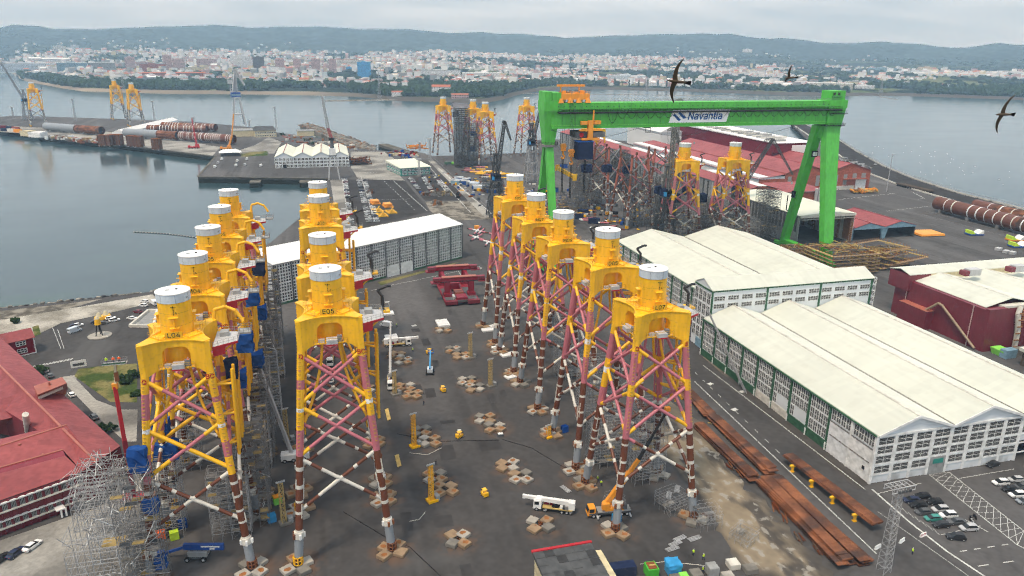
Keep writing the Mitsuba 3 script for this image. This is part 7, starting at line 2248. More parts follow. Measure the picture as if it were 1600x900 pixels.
for a, b, lab in [((17.67, 194.78), (17.67, 188.2), 'yellow wooden plank lying on the asphalt nearest the jacket marked E05'), ((17.71, 225.32), (17.74, 217.41), 'yellow wooden planks lying beside the boat landing of E05')]:
 m = MB()
 for q in range(3):
  m.beam(pt(a, .1 + .12 * q) + (q * .35 - .35, 0, 0), pt(b, .1 + .12 * q) + (q * .35 - .35, 0, 0), .5, .12, 'straw')
 thing('plank', m, lab, 'plank', 'matte')
for p_, c, lab in [((-15.8, 178.07), 'lime', 'green skip with orange lid by the tan lattice mast'), ((-16.95, 170.29), 'skyblue', 'small blue bin left of the jacket marked E05'), ((68.8, 148.45), 'skyblue', 'small blue bin at the front left foot of L07'), ((-38.54, 173.32), 'blue', 'small blue bin in the scaffolds under L04'), ((-39.81, 168.9), 'hivis', 'small yellow box in the scaffolds under L04'), ((-43.01, 169.71), 'hiorange', 'orange box in the scaffolds under L04'), ((71.04, 196.18), 'blue', 'blue bag beside the foot of D05')]:
 m = MB().box(-1, 1, -.8, .8, .1, 2.2, c)
 if c == 'lime':
  m.box(-1.05, 1.05, -.85, .85, 2.2, 2.5, 'orange')
 thing('bin', m, lab, 'bin', 'matte', W_(p_[0], p_[1], 0, .3))
# loose tubes and gratings near L07 and cables across the yard
for i, (p_, rz) in enumerate([((79.37, 136.42), .3), ((81.38, 137.97), .3), ((77.7, 134.83), .2), ((84.95, 137.06), .2), ((87.22, 155.6), 1), ((90.88, 157.84), 1), ((60.88, 165.44), 1.9)]):
 m = MB()
 for q in range(7):
  m.tube((-1.8, -.6 + q * .2, .15 + (q % 2) * .15), (1.8, -.6 + q * .2, .15 + (q % 2) * .15), .1, 5, 'silver')
 thing('tube_bundle', m, ['bundle of silver scaffold tubes, nearest at the right foot of L07', 'second bundle of silver tubes at the right foot of L07', 'loose silver tubes in front of the bundles at L07', 'silver tubes by the toppled scaffold frames', 'silver tubes beside the yellow crane boom', 'silver tubes right of the yellow crane boom', 'bundle of tubes left of the white ballast blocks at D05'][i], 'tubes', 'matte', W_(p_[0], p_[1], 0, rz))
for i, pts in enumerate([[(21.57, 195.31), (26.62, 192.9), (31.4, 195.93)], [(17.17, 161.6), (19.68, 161.8), (21.77, 164.69)], [(0.84, 170.01), (10.22, 157.17), (15.84, 151.39), (21.56, 138.84)], [(50.64, 196.29), (57.93, 189.25), (63.91, 176.53), (67.85, 173.76)], [(67.74, 131.57), (74.04, 130.91), (82.24, 127.39), (84.95, 126.24)], [(19.17, 207.92), (30.14, 200.22), (49.57, 196.15)]]):
 thing('cable', MB().path([pt(q, .06) for q in pts], .09, 4, 'offwhite' if i in (0, 1, 4) else 'black'), ['pale cable beside the nearest yellow mast', 'pale cable at the right foot of E05', 'black cable running from E05 to the bottom edge', 'black cable curving towards the foot of D05', 'pale cable looped round the containers at the bottom', 'thin black cable crossing mid yard'][i], 'cable', 'matte')

# ------------------------------------------------------------------ containers and boxes along the bottom edge
for p_, w, d, h, c, top, lab in [((62.29, 129.52), 6, 2.6, 2.6, 'navy', None, 'dark blue container beside the grey roofed hut'), ((68.6, 127.45), 2.6, 3, 2.7, 'green', 'rustc', 'bright green skip at the bottom edge'), ((73.9, 127), 3, 2.8, 2.8, 'skyblue', 'skyblue', 'crate under a bright blue tarpaulin at the bottom edge'),
         ((75.23, 124.19), 2, 2, 1.4, 'lime', None, 'small green skip right of the blue tarpaulin'), ((78.26, 124.08), 2.6, 2.6, 1.6, 'conc_dark', None, 'low brown crate right of the small green skip'), ((82.52, 124.33), 2.4, 2.6, 2.4, 'roofgrey', None, 'tall grey crate at the bottom edge'),
         ((88.62, 125.3), 2.6, 2.6, 1.5, 'offwhite', None, 'beige crate nearest the dirt strip'), ((91.71, 122.89), 3, 2.4, 1.3, 'conc_dark', None, 'grey crate farthest right at the bottom edge'), ((85.22, 121.85), 2.6, 2.4, 1.3, 'concrete', None, 'pale crate in front of the beige one'), ((73.31, 124.24), 2.6, 2.2, 1.2, 'conc_dark', None, 'dark crate in front of the blue tarpaulin')]:
 k = Kit()
 b = MB().box(-w / 2, w / 2, -d / 2, d / 2, .1, h, c)
 for q in range(int(w / .45)):
  b.box(-w / 2 + .2 + q * .45, -w / 2 + .36 + q * .45, -d / 2 - .04, d / 2 + .04, .25, h - .15, c)
 k.add('body', b, 'paint')
 if top == 'skyblue':
  m = trimesh.creation.box((w + .3, d + .3, .9)).subdivide().subdivide()
  v = np.array(m.vertices)
  m.vertices = v + (meshkit.noise(v * 1.6, 2)[:, None] - .5) * .5
  m.apply_translation((0, 0, h - .1))
  k.add('tarpaulin', MB().mesh(m, 'skyblue'), 'matte')
 elif top:
  k.add('load', MB().box(-w / 2 + .3, w / 2 - .3, -d / 2 + .3, d / 2 - .3, h, h + .12, top).box(-w / 2 + .7, w / 2 - .3, -.2, .2, h + .12, h + .2, 'straw'), 'matte')
 else:
  k.add('lid', MB().box(-w / 2 + .08, w / 2 - .08, -d / 2 + .08, d / 2 - .08, h, h + .06, c), 'matte')
 k.place('container' if w > 5 else 'crate', lab, 'container' if w > 5 else 'crate', W_(p_[0], p_[1], 0, -.06))

# ------------------------------------------------------------------ rusty steel plates
rp = random.Random(8)


def plate(a, b, z, w=3.0, t=.16, group=None, label=''):
 a, b = np.array(a), np.array(b)
 L = np.linalg.norm(b - a)
 k = Kit()
 ns = 9
 m = MB()
 for q in range(ns):
  m.box(L * q / ns + .015, L * (q + 1) / ns - .015, -w / 2, w / 2, 0, t, 'rustc')
 k.add('', m, 'rust')
 sm = MB()
 for q in range(1, ns):
  sm.box(L * q / ns - .05, L * q / ns + .05, -w / 2, w / 2, t * .6, t + .02, 'primer')
 k.add('weld_seam', sm, 'matte', kind='stuff')
 k.place('steel_plate', label, 'steel plate', W_(a[0], a[1], z, math.atan2(b[1] - a[1], b[0] - a[0])), group)


def pile(a, b, n, w, fan, lab, z0=.3, dz=.24):
 a, b = np.array(a), np.array(b)
 t = (b - a) / np.linalg.norm(b - a)
 nn = np.array([-t[1], t[0]])
 for i in range(n):
  s0, s1 = rp.uniform(-fan, fan) * .5, rp.uniform(-fan, fan)
  top = i == n - 1
  plate(a + nn * s0 + t * rp.uniform(-1, 1), b + nn * s1 + t * rp.uniform(-1.5, 1.5), z0 + i * dz, w, label=(f'long rusty steel plate on top of the {lab}' if top else f'long rusty steel plate within the {lab}'), group=None if top else f'plates within the {lab}')
 for q in range(4):
  c = a + t * (3 + q * 9)
  thing('timber_bearer', MB().cbox((c[0], c[1], 0), .4, w + .6, .28, math.atan2(t[1], t[0]), 'plank'), f'timber bearer under the {lab}', 'timber', 'matte', group=f'bearers under the {lab}')


pile((115.54, 154.21), (114.39, 119.16), 9, 3.0, 1.7, 'widest plate pile, left part')
pile((120.01, 154.74), (119.02, 118.92), 6, 3.0, 2.0, 'widest plate pile, right part')
pile((114.28, 188.37), (114, 156.26), 7, 2.8, 1.5, 'dark plate pile farther up, left part')
pile((121.22, 192.45), (120.13, 157.08), 8, 3.0, 1.0, 'plate pile farther up, right part')
pile((123.18, 219.82), (120.62, 193.06), 7, 3.0, 1.0, 'plate pile behind the legs of L07')
pile((124.13, 234.29), (120.36, 207.16), 5, 3.0, 1.0, 'farthest plate pile by the road')
A_, B_ = np.array((129.05, 162.99)), np.array((130.89, 127.98))
for i in range(3):
 plate(A_ + (.2 * i, 0), B_ + (.25 * i, 0), 2.3 + .2 * i, 3.2, .18, None if i == 2 else 'plates on the yellow trestles', 'long rusty plate lying on top of the yellow trestles' if i == 2 else 'lower rusty plate on the yellow trestles')
t = (B_ - A_) / np.linalg.norm(B_ - A_)
for q in range(4):
 c = A_ + t * (5 + q * 8.2)
 for s_ in (-1, 1):
  cc = c + np.array([-t[1], t[0]]) * s_ * 1.7
  m = MB().box(-.45, .45, -.5, .5, 0, .25, 'yellow').box(-.2, .2, -.35, .35, .25, 1.7, 'yellow').box(-.35, .35, -.9, .9, 1.7, 2.25, 'yellow')
  side = 'near' if s_ < 0 else 'far'
  thing('trestle', m, f'yellow trestle under the {side} side of the raised rusty plates', 'trestle', 'paint', W_(cc[0], cc[1], 0, math.atan2(t[1], t[0])), f'yellow trestles on the {side} side')
for i, (p_, rz) in enumerate([((112.21, 143.16), 1.2), ((112.28, 160.1), 1.3), ((111.49, 138.43), 1.2), ((110.31, 130.59), 1.3), ((111.96, 126.08), 1.2), ((111.24, 164.58), 1.5)]):
 m = MB()
 for q in range(8):
  m.cbox((rp.uniform(-.8, .8), rp.uniform(-.7, .7), q * .1), rp.uniform(2.5, 4), .25, .12, rp.uniform(-.25, .25), rp.choice(['rustc', 'primer', 'brown']))
 thing('scrap_bars', m, ['heap of rusty bars beside the widest plate pile', 'heap of rusty bars beside the dark plate pile', 'second heap of rusty bars beside the widest plate pile', 'rusty bars lying farther along the widest pile', 'rusty bars nearest the lower end of the widest pile', 'loose rusty bars on the dirt near the dark plate pile'][i], 'scrap', 'matte', W_(p_[0], p_[1], 0, rz))

# ------------------------------------------------------------------ lattice lighting tower, barriers, lamp posts
k = Kit()
k.add('mast', MB().lattice((0, 0, 0), (0, 0, 22.4), 2.2, 1.3, 12, 'silver', .075, .045), 'matte')
hd = MB()
for q in range(6):
 hd.beam((-3.2 + q * 1.28, -1.2, 23.4), (-3.2 + q * 1.28, 1.2, 23.4), .16, .16, 'silver')
for y in (-1.2, 1.2):
 hd.beam((-3.3, y, 23.4), (3.3, y, 23.4), .16, .16, 'silver').beam((-3.3, y, 22.3), (3.3, y, 22.3), .14, .14, 'silver')
 for q in range(6):
  hd.beam((-3.2 + q * 1.28, y, 22.3), (-3.2 + q * 1.28, y, 23.4), .1, .1, 'silver')
k.add('head_frame', hd, 'matte')
for q in range(4):
 k.add('floodlight', MB().box(-1.6 + q, -1.0 + q, -1.5, -1.2, 22.1, 22.7, 'dgrey'), 'matte')
k.place('lighting_tower', 'silver lattice lighting tower with a wide head frame at the bottom right', 'tower', W_(122.1, 115.1, 0, .05))
for p_, rz, lab in [((126.82, 122.53), .3, 'white barrier nearest the lighting tower'), ((134.51, 123.11), .35, 'plain white barrier second from the lighting tower'), ((141.42, 123.7), .2, 'red and white barrier on the white line')]:
 m = MB().box(-1.1, 1.1, -.25, .25, 0, .25, 'white').box(-1.1, 1.1, -.12, .12, .25, .95, 'white')
 if 'red' in lab:
  for q in range(4):
   m.box(-1 + q * .55, -.75 + q * .55, -.13, .13, .3, .9, 'red')
 thing('road_barrier', m, lab, 'barrier', 'matte', W_(p_[0], p_[1], 0, rz))
for (b, ty), lab in [(((490.25, 537.04), 33.35), 'lamp post at the edge of the right hand yard by the causeway')]:
 thing('lamp_post', MB().tube((0, 0, 0), (0, 0, ty), .4, 8, 'silver', .2).box(-.4, 3, -.3, .3, ty - .2, ty + .2, 'silver'), lab, 'lamp', 'matte', W_(*b))
for i, (b, ty) in enumerate([((-382.57, 1404.38), 34.47), ((-251.94, 1359.33), 33.21), ((-167.69, 1186.17), 20.38), ((-51.3, 1175.56), 34.74), ((-94.25, 1243.38), 9.88), ((-501.25, 1486.99), 17.39), ((125.4, 896.56), 10.77), ((123.89, 807.11), 25.08), ((97.86, 709.24), 16.71)]):
 k = Kit()
 k.add('mast', MB().lattice((0, 0, 0), (0, 0, ty - 1), 2.2, 1.3, 9, 'silver', .22, .14), 'matte')
 k.add('lamp_head', MB().box(-2.6, 2.6, -1, 1, ty - 1, ty, 'silver'), 'matte')
 k.place('floodlight_mast', ['grey floodlight mast behind the lone far jacket', 'grey floodlight mast right of the pair of far jackets', 'short floodlight mast behind the storage tent', 'tall floodlight mast behind the yellow quay building', 'short mast beside the heavy quay crane', 'floodlight mast at the far left of the outer quay', 'short mast near the orange frame at the quay end', 'floodlight mast left of the back edge jackets', 'mast standing before the teal office'][i], 'mast', W_(b[0], b[1]))

# ------------------------------------------------------------------ cars
def hull_mesh(pts):
 return trimesh.convex.convex_hull(np.asarray(pts, float))


CARK = {}


def car_kit(col, kind='hatch', detail=True):
 if (col, kind, detail) in CARK:
  return CARK[(col, kind, detail)]
 k = Kit()
 L, W, Hh = {'hatch': (4.2, 1.78, 1.48), 'saloon': (4.6, 1.82, 1.44), 'van': (5.4, 2.0, 2.45), 'suv': (4.5, 1.85, 1.66)}[kind]
 b = MB()
 w = W / 2

 def ring(x, z0, z1, ww):
  return [(x, -ww, z0), (x, ww, z0), (x, -ww, z1), (x, ww, z1)]
 if kind == 'van':
  b.mesh(hull_mesh(ring(-L / 2, .35, 2.3, w * .95) + ring(L / 2 - 1.4, .35, 2.35, w * .95) + ring(-L / 2 + .2, .3, Hh, w * .85) + ring(L / 2 - 1.9, .3, Hh, w * .85)), col)
  b.mesh(hull_mesh(ring(L / 2, .35, .9, w * .9) + ring(L / 2 - .9, .35, 1.25, w) + ring(L / 2 - 1.5, .35, 1.4, w)), col)
 else:
  b.mesh(hull_mesh(ring(-L / 2, .42, .86, w * .86) + ring(-L / 2 + .35, .28, .98, w) + ring(0, .25, .98, w) + ring(L / 2 - .5, .28, .84, w) + ring(L / 2, .4, .7, w * .82)), col)
 k.add('body', b, 'gloss')
 g = MB()
 if kind == 'van':
  g.mesh(hull_mesh(ring(L / 2 - .95, 1.25, 1.27, w * .86) + ring(L / 2 - 1.75, 2.2, 2.25, w * .8) + ring(L / 2 - 1.9, 1.3, 2.2, w * .99)), 'glass')
  g.box(-L / 2 - .02, -L / 2 + .05, -w * .7, -.1, 1.4, 2.0, 'glass').box(-L / 2 - .02, -L / 2 + .05, .1, w * .7, 1.4, 2.0, 'glass')
 else:
  rear = -L / 2 + (.25 if kind != 'saloon' else .75)
  g.mesh(hull_mesh(ring(rear, .9, .97, w * .9) + ring(rear + .5, Hh - .12, Hh - .08, w * .72) + ring(.35, Hh - .1, Hh - .05, w * .72) + ring(1.25, .9, .95, w * .9)), 'glass')
 k.add('window', g, 'gloss')
 if kind != 'van':
  rear = -L / 2 + (.55 if kind != 'saloon' else 1.1)
  k.add('roof', MB().mesh(hull_mesh(ring(rear, Hh - .09, Hh - .03, w * .74) + ring(-.3, Hh - .06, Hh, w * .72) + ring(.42, Hh - .1, Hh - .04, w * .72)), col), 'gloss')
 if detail:
  for x in (-L / 2 + .8, L / 2 - .85):
   for s_ in (-1, 1):
    a, c = wheel_ply(.32, .22)
    n_ = k.put('wheel', a, T().translate([x, s_ * (w - .06), .32]))
    k.put(n_ + '__rim', c, T().translate([x, s_ * (w - .06), .32]))
  for s_ in (-1, 1):
   k.add('headlight', MB().box(L / 2 - .12, L / 2 + .01, s_ * w * .6 - .2, s_ * w * .6 + .2, .58, .7, 'whiteblue'), 'gloss')
   k.add('tail_light', MB().box(-L / 2 - .015, -L / 2 + .1, s_ * w * .62 - .16, s_ * w * .62 + .16, .68, .84, 'red'), 'gloss')
 else:
  k.add('wheels', MB().box(-L / 2 + .5, L / 2 - .5, -w + .05, w - .05, .02, .35, 'rubber'), 'matte', kind='stuff')
 CARK[(col, kind, detail)] = k
 return k


CN = {'black': 'black', 'navy': 'dark blue', 'silver': 'silver', 'white': 'white', 'dgrey': 'dark grey', 'teal': 'dark green', 'grey': 'grey', 'wine': 'dark red', 'red': 'red', 'roofgrey': 'light grey', 'blue': 'blue'}
LOT = [((150.01, 136.88), 'navy', 'saloon', 'dark blue saloon at the top corner of the right car park block', 2.95), ((154.3, 137.64), 'black', 'hatch', 'black car behind the dark blue saloon', 2.95), ((149.88, 134.48), 'black', 'suv', 'black car with a bright windscreen, second of the near row', 2.95), ((155.41, 134.59), 'black', 'hatch', 'black car second of the far row', 2.95),
  ((148.77, 131.52), 'dgrey', 'hatch', 'grey car third of the near row', 2.95), ((154.14, 131.33), 'silver', 'suv', 'silver car third of the far row', 2.95), ((149.04, 128.59), 'teal', 'hatch', 'dark green car in the near row', 2.95), ((154.08, 128.73), 'white', 'suv', 'white car beside the dark green one', 2.95), ((148.98, 125.81), 'black', 'hatch', 'black car at the lower end of the near row', 2.95),
  ((153.95, 125.93), 'dgrey', 'saloon', 'dark car at the lower end of the far row', 2.95), ((154.79, 122.97), 'silver', 'suv', 'silver car alone at the end of the block', 2.95), ((148.62, 120.81), 'black', 'suv', 'black car parked crosswise below the block', 2.75), ((187.41, 146.08), 'black', 'saloon', 'black saloon close to the warehouse wall', 3.3),
  ((181.03, 137.63), 'white', 'suv', 'white car heading the right hand block', 2.95), ((186.75, 137.85), 'silver', 'hatch', 'silver car behind the heading white one', 2.95), ((180.68, 134.44), 'black', 'hatch', 'black car second of the right hand block', 2.95), ((185.14, 134.61), 'dgrey', 'hatch', 'dark car at the right edge of the picture', 2.95), ((180.26, 131.68), 'white', 'suv', 'white car third of the right hand block', 2.95), ((179.42, 128.8), 'grey', 'hatch', 'grey car cut by the right edge, fourth of its block', 2.95),
  ((204.49, 151.21), 'navy', 'hatch', 'dark blue car inside the open bay of the warehouse', 3.2),
  ((-72.32, 173.66), 'white', 'saloon', 'white saloon at the bottom left corner', 1.05), ((-75.24, 171.72), 'navy', 'saloon', 'dark blue saloon left of the white one', 1.05), ((-77.82, 170.24), 'black', 'saloon', 'black car cut by the left edge', 1.05),
  ((-102.4, 286.53), 'silver', 'hatch', 'silver car beside the red roof by the crosswalk', 2.0), ((-99.14, 281.06), 'dgrey', 'hatch', 'grey car just below the silver one at the red roof', 2.0), ((-87.1, 261.81), 'white', 'hatch', 'white car with dark roof in front of the stair house', 2.1), ((-75.33, 242.03), 'dgrey', 'suv', 'dark car beside the tip of the red roof', 2.1),
  ((-105.26, 335.39), 'navy', 'hatch', 'dark blue car behind the small van by the shore track', .5), ((-104.15, 335.92), 'white', 'hatch', 'white car behind the small van by the shore track', .4), ((-103.52, 328.69), 'whiteblue', 'van', 'small pale van with two dark rear windows', .9), ((-97.71, 338.43), 'navy', 'hatch', 'dark car behind the yellow buoy monument', .3), ((-94.34, 335.97), 'dgrey', 'hatch', 'grey car right behind the yellow buoy monument', .3),
  ((-92.68, 342.22), 'white', 'hatch', 'white car right of the yellow buoys', .4), ((-90.45, 339.15), 'white', 'suv', 'second white car right of the yellow buoys', .4), ((-83.63, 340.03), 'white', 'saloon', 'white car alone left of the paved basin', 2.6), ((-82.92, 348.54), 'wine', 'hatch', 'dark red car near the paved basin', 2.6), ((-82.18, 357.47), 'white', 'hatch', 'lower white car near the white van by L04', 2.6), ((-82.71, 363.29), 'white', 'hatch', 'upper white car near the white van by L04', 2.6), ((-77.79, 359.24), 'white', 'van', 'white van hidden partly by the tower of L04', 2.1)]
for p_, col, kind, lab, rz in LOT:
 car_kit(col, kind).place('parked_car', lab, 'car' if kind != 'van' else 'van', W_(p_[0], p_[1], .055, rz))
place_between(car_kit('white', 'van'), 'parked_car', 'white car at the far end of the white boom truck', 'car', (26.94, 303.3), (23.83, 305.67))
for i, (p_, h) in enumerate([((0.26, 252.5), 1.7), ((-0.29, 274.42), 1.7)]):
 car_kit('white', 'hatch').place('parked_car', ['white pickup seen through the braces of E05', 'white car under the head of E05, farther back'][i], 'car', W_(p_[0], p_[1], .02, h))
cr = random.Random(17)
CC = ['white', 'silver', 'white', 'black', 'white', 'silver', 'silver', 'navy', 'white', 'roofgrey', 'white', 'wine']
ROWS = [((26.86, 701.14), (21.91, 507.86), 23, 0.1, 'dockside row'), ((39.19, 691.21), (34.38, 505.04), 21, 0.1, 'row along the white line'), ((43.16, 697.72), (37.74, 508.37), 16, .1, 'inner row beside the white line') if False else None,
  ((87.51, 692.13), (86.79, 623.95), 9, .2, 'left row before the teal office'), ((100.94, 704.67), (96.09, 612.75), 11, .2, 'middle row before the teal office'), ((113.04, 706.08), (109.36, 615.99), 11, .2, 'right row before the teal office')]
for row in ROWS:
 if not row:
  continue
 a, b, n_, rz, lab = row
 a, b = np.array(a), np.array(b)
 for i in range(n_):
  if cr.random() < .1:
   continue
  c = a + (b - a) * (i + cr.uniform(-.15, .15)) / n_
  for dx in ((0, 5.2) if 'white line' in lab else (0,)):
   col = cr.choice(CC)
   car_kit(col, cr.choice(['hatch', 'saloon', 'suv']), False).place('parked_car', f'{CN[col]} car in the {lab}' + (', farther side' if dx else ''), 'car', W_(c[0] + dx, c[1], .06, rz + cr.choice([0, math.pi])), f'{CN[col]} cars of the {lab}' + (', farther side' if dx else ''))
for i, (p_, kind, col, lab) in enumerate([((-98.43, 804.31), 'van', 'white', 'white lorry nearest the corner of the inner pier'), ((-98.2, 831.97), 'van', 'silver', 'silver lorry second from the corner of the inner pier'), ((-97.29, 861.43), 'van', 'white', 'white lorry third from the corner of the inner pier'), ((-78.4, 809.28), 'van', 'white', 'white van in the middle of the inner pier'), ((-79.87, 842.86), 'van', 'white', 'white van behind the middle one on the inner pier'), ((-69.81, 812.13), 'van', 'silver', 'silver van on the inner pier'), ((-70.99, 856.2), 'van', 'white', 'tall white van at the back of the inner pier'),
           ((-53.48, 804.22), 'van', 'white', 'white boat trailer like van right on the inner pier'), ((75.48, 742.56), 'van', 'silver', 'silver truck left of the teal office'), ((80.34, 745.83), 'van', 'white', 'white truck left of the teal office'), ((84.98, 804.86), 'hatch', 'white', 'white car behind the teal office'), ((553.91, 690.63), 'hatch', 'white', 'white car on the causeway nearest the red hall'), ((601.21, 681.06), 'hatch', 'white', 'white car on the causeway by the fence')]):
 car_kit(col, kind, False).place('quay_vehicle', lab, 'vehicle', W_(p_[0], p_[1], .06, 1.4 if i < 8 else .4))
for i, p_ in enumerate([(158.9, 126.36), (160.51, 126.52), (158.46, 125.34)]):
 k = Kit()
 k.add('frame', MB().beam((-.5, 0, .5), (.6, 0, .75), .25, .3, ['black', 'black', 'white'][i]).beam((.55, 0, .3), (.4, 0, 1.05), .08, .08, 'steel').box(-.5, .1, -.13, .13, .75, .85, 'black').box(.3, .45, -.35, .35, 1.0, 1.05, 'black'), 'matte')
 for x in (-.65, .7):
  k.add('wheel', MB().tube((x, -.07, .3), (x, .07, .3), .3, 12, 'rubber'), 'matte')
 k.place('motorcycle', ['black motorcycle at the edge of the hatched area, left one', 'black motorcycle at the edge of the hatched area, right one', 'white scooter beside the two motorcycles'][i], 'motorcycle', W_(p_[0], p_[1], .06, .9 + .3 * i))

# ------------------------------------------------------------------ big steel tubes
def big_tube(a, b, rad, spans, label, open_end=True, z=None, rings=0):
 a, b = np.array(a), np.array(b)
 t = np.append(b - a, 0) / np.linalg.norm(b - a)
 L = np.linalg.norm(b - a)
 zc = rad + 1.6 if z is None else z
 k = Kit()
 A, B = pt(a, zc), pt(b, zc)
 for t0, t1, col in spans:
  m = MB().tube(A + t * L * t0, A + t * L * t1, rad, 36, col, cap=False)
  k.add('shell', m, 'rust' if col == 'rustc' else 'paint')
 rg = random.Random(int(L * 10) + rings)
 for q in range(rings):
  u = (q + .5) / rings
  k.add('weld_band', MB().tube(A + t * (L * u - rg.uniform(.2, .7)), A + t * (L * u + rg.uniform(.2, .7)), rad + .05, 36, rg.choice(['white', 'white', 'offwhite', 'primer']), cap=False), 'matte')
 n_ = 36
 w = np.arange(n_) * 2 * math.pi / n_
 side = np.cross(t, (0, 0, 1))
 ring = np.cos(w)[:, None] * side + np.sin(w)[:, None] * np.array([0, 0, 1])
 i = np.arange(n_)
 for E_, sg_ in ((A, 1), (B, -1)):
  k.add('rim', MB().add(np.vstack([E_ + ring * rad * 1.01, E_ + ring * rad * .95]), np.stack([i, (i + 1) % n_, (i + 1) % n_ + n_, i + n_], 1), 'primer'), 'matte')
 k.add('bulkhead', MB().tube(A + t * 6, A + t * 6.2, rad * .94, 24, 'dgrey').tube(B - t * 6.2, B - t * 6, rad * .94, 24, 'dgrey'), 'matte')
 for q in np.linspace(.06, .94, max(3, int(L / 22))):
  c = A + t * L * q
  cr_ = MB()
  a_ = math.atan2(t[1], t[0])
  for s_ in (-1, 1):
   cr_.cbox(c + side * s_ * rad * .62 - (0, 0, zc), 2.2, 2.2, zc - rad * .75, a_, 'steel')
  k.add('cradle', cr_, 'matte')
 return k.place('steel_tube', label, 'steel tube')


big_tube((467.47, 457.34), (460.8, 335.47), 5.0, [(0, .33, 'primer'), (.33, .62, 'primer'), (.62, 1, 'rustc')], 'long rusty steel tube with white bands, nearest on the right hand yard', rings=16)
big_tube((490.94, 444.75), (484.47, 349.92), 4.6, [(0, .2, 'primer'), (.2, 1, 'rustc')], 'brown steel tube lying behind the banded one at the right', rings=9)
big_tube((-372.76, 1221.67), (-281.52, 1144.3), 5.4, [(0, .56, 'grey'), (.56, 1, 'rustc')], 'grey and rust steel tube by the lone far jacket')
big_tube((-245.14, 1113.29), (-171.13, 1061.15), 5.4, [(0, .64, 'grey'), (.64, 1, 'rustc')], 'grey and rust steel tube in front of the storage tent')
big_tube((-227.25, 1169.15), (-145.3, 1145.88), 5.0, [(0, .5, 'rustc'), (.5, 1, 'primer')], 'rusty ringed tube on the far quay, middle of the three', rings=20)
big_tube((-215.01, 1213.34), (-135.9, 1171.34), 5.0, [(0, .5, 'rustc'), (.5, 1, 'primer')], 'rusty ringed tube on the far quay, rearmost of the three', rings=20)
big_tube((-167.9, 1060.56), (-96.82, 1004.18), 5.4, [(0, 1, 'primer')], 'rusty ringed tube on the far quay, nearest of the three', rings=26)
for i, p_ in enumerate([(-251.24, 1019.6), (-245.22, 1018.47), (-241.47, 1024.47), (-234.64, 1023.18), (-215.89, 1006.31), (-206.31, 997.96), (-180.81, 967.73)]):
 k = Kit()
 k.add('rack', MB().box(-4.6, 4.6, -4, 4, .8, 13.5, 'brown'), 'matte')
 m = MB()
 for z in np.arange(1.2, 13.4, 1.2):
  m.box(-4.75, 4.75, -4.15, 4.15, z, z + .35, 'rustc')
 for x in (-4, 0, 4):
  m.box(x - .25, x + .25, -4.3, -4.1, 0, 13.6, 'primer')
 m.box(-4, -3, -4, -3, 0, .8, 'white').box(3, 4, -4, -3, 0, .8, 'white')
 k.add('frame', m, 'matte')
 k.place('rack_stack', ['tall brown rack stack, first of the four on the far quay', 'tall brown rack stack, second of the four on the far quay', 'tall brown rack stack, third of the four on the far quay', 'tall brown rack stack, last of the four on the far quay', 'brown rack stack, left one of the pair on the far quay', 'brown rack stack, right one of the pair on the far quay', 'single rusty rack stack standing alone on the far quay'][i], 'rack', W_(p_[0], p_[1], 0, -.35))
qc = random.Random(41)
m = MB()
for q in range(110):
 u = qc.random()
 a, b = pt((-334.59, 1121.54)), pt((-264.95, 1056.57))
 c = a + (b - a) * u + np.array([qc.gauss(0, 5), qc.gauss(0, 7), 0])
 m.cbox(c, qc.uniform(1.5, 7), qc.uniform(1, 3), qc.uniform(.8, 3.5), qc.uniform(0, 3), qc.choice(['offwhite', 'brick', 'plank', 'rustc', 'brown', 'white', 'conc_dark']))
thing('quay_clutter', m, 'crates and scrap along the edge of the far quay', 'clutter', 'matte', kind='stuff')
for i, p_ in enumerate([(-429.2, 1231.45), (-417.41, 1220.3), (-405.78, 1209.3), (-445.2, 1272.06), (-432.04, 1260.12), (-420.83, 1248.65)]):
 thing('container', MB().box(-6, 6, -1.6, 1.6, 0, 4.5, ['navy', 'offwhite', 'orange', 'wine', 'navy', 'brick'][i]), ['dark blue container on the far quay front', 'pale container on the far quay front', 'orange container on the far quay front', 'dark red container behind the dark blue one', 'blue container in the back row at the far left', 'brick coloured container in the back row at the far left'][i], 'container', 'matte', W_(p_[0], p_[1], 0, -.5))
for i, (p_, w) in enumerate([((-378.09, 1161.52), 14), ((-359.73, 1141.93), 20)]):
 mm_ = trimesh.creation.box((w, 12, 7)).subdivide().subdivide()
 v = np.array(mm_.vertices)
 mm_.vertices = v + (meshkit.noise(v * .4 + i, 5)[:, None] - .5) * 1.8
 mm_.apply_translation((0, 0, 3.4))
 thing('covered_stack', MB().mesh(mm_, 'cream' if i == 0 else 'white'), ['cream sheeted stack on the far quay, left one', 'white sheeted stack on the far quay, right one'][i], 'stack', 'matte', W_(p_[0], p_[1], 0, -.5))
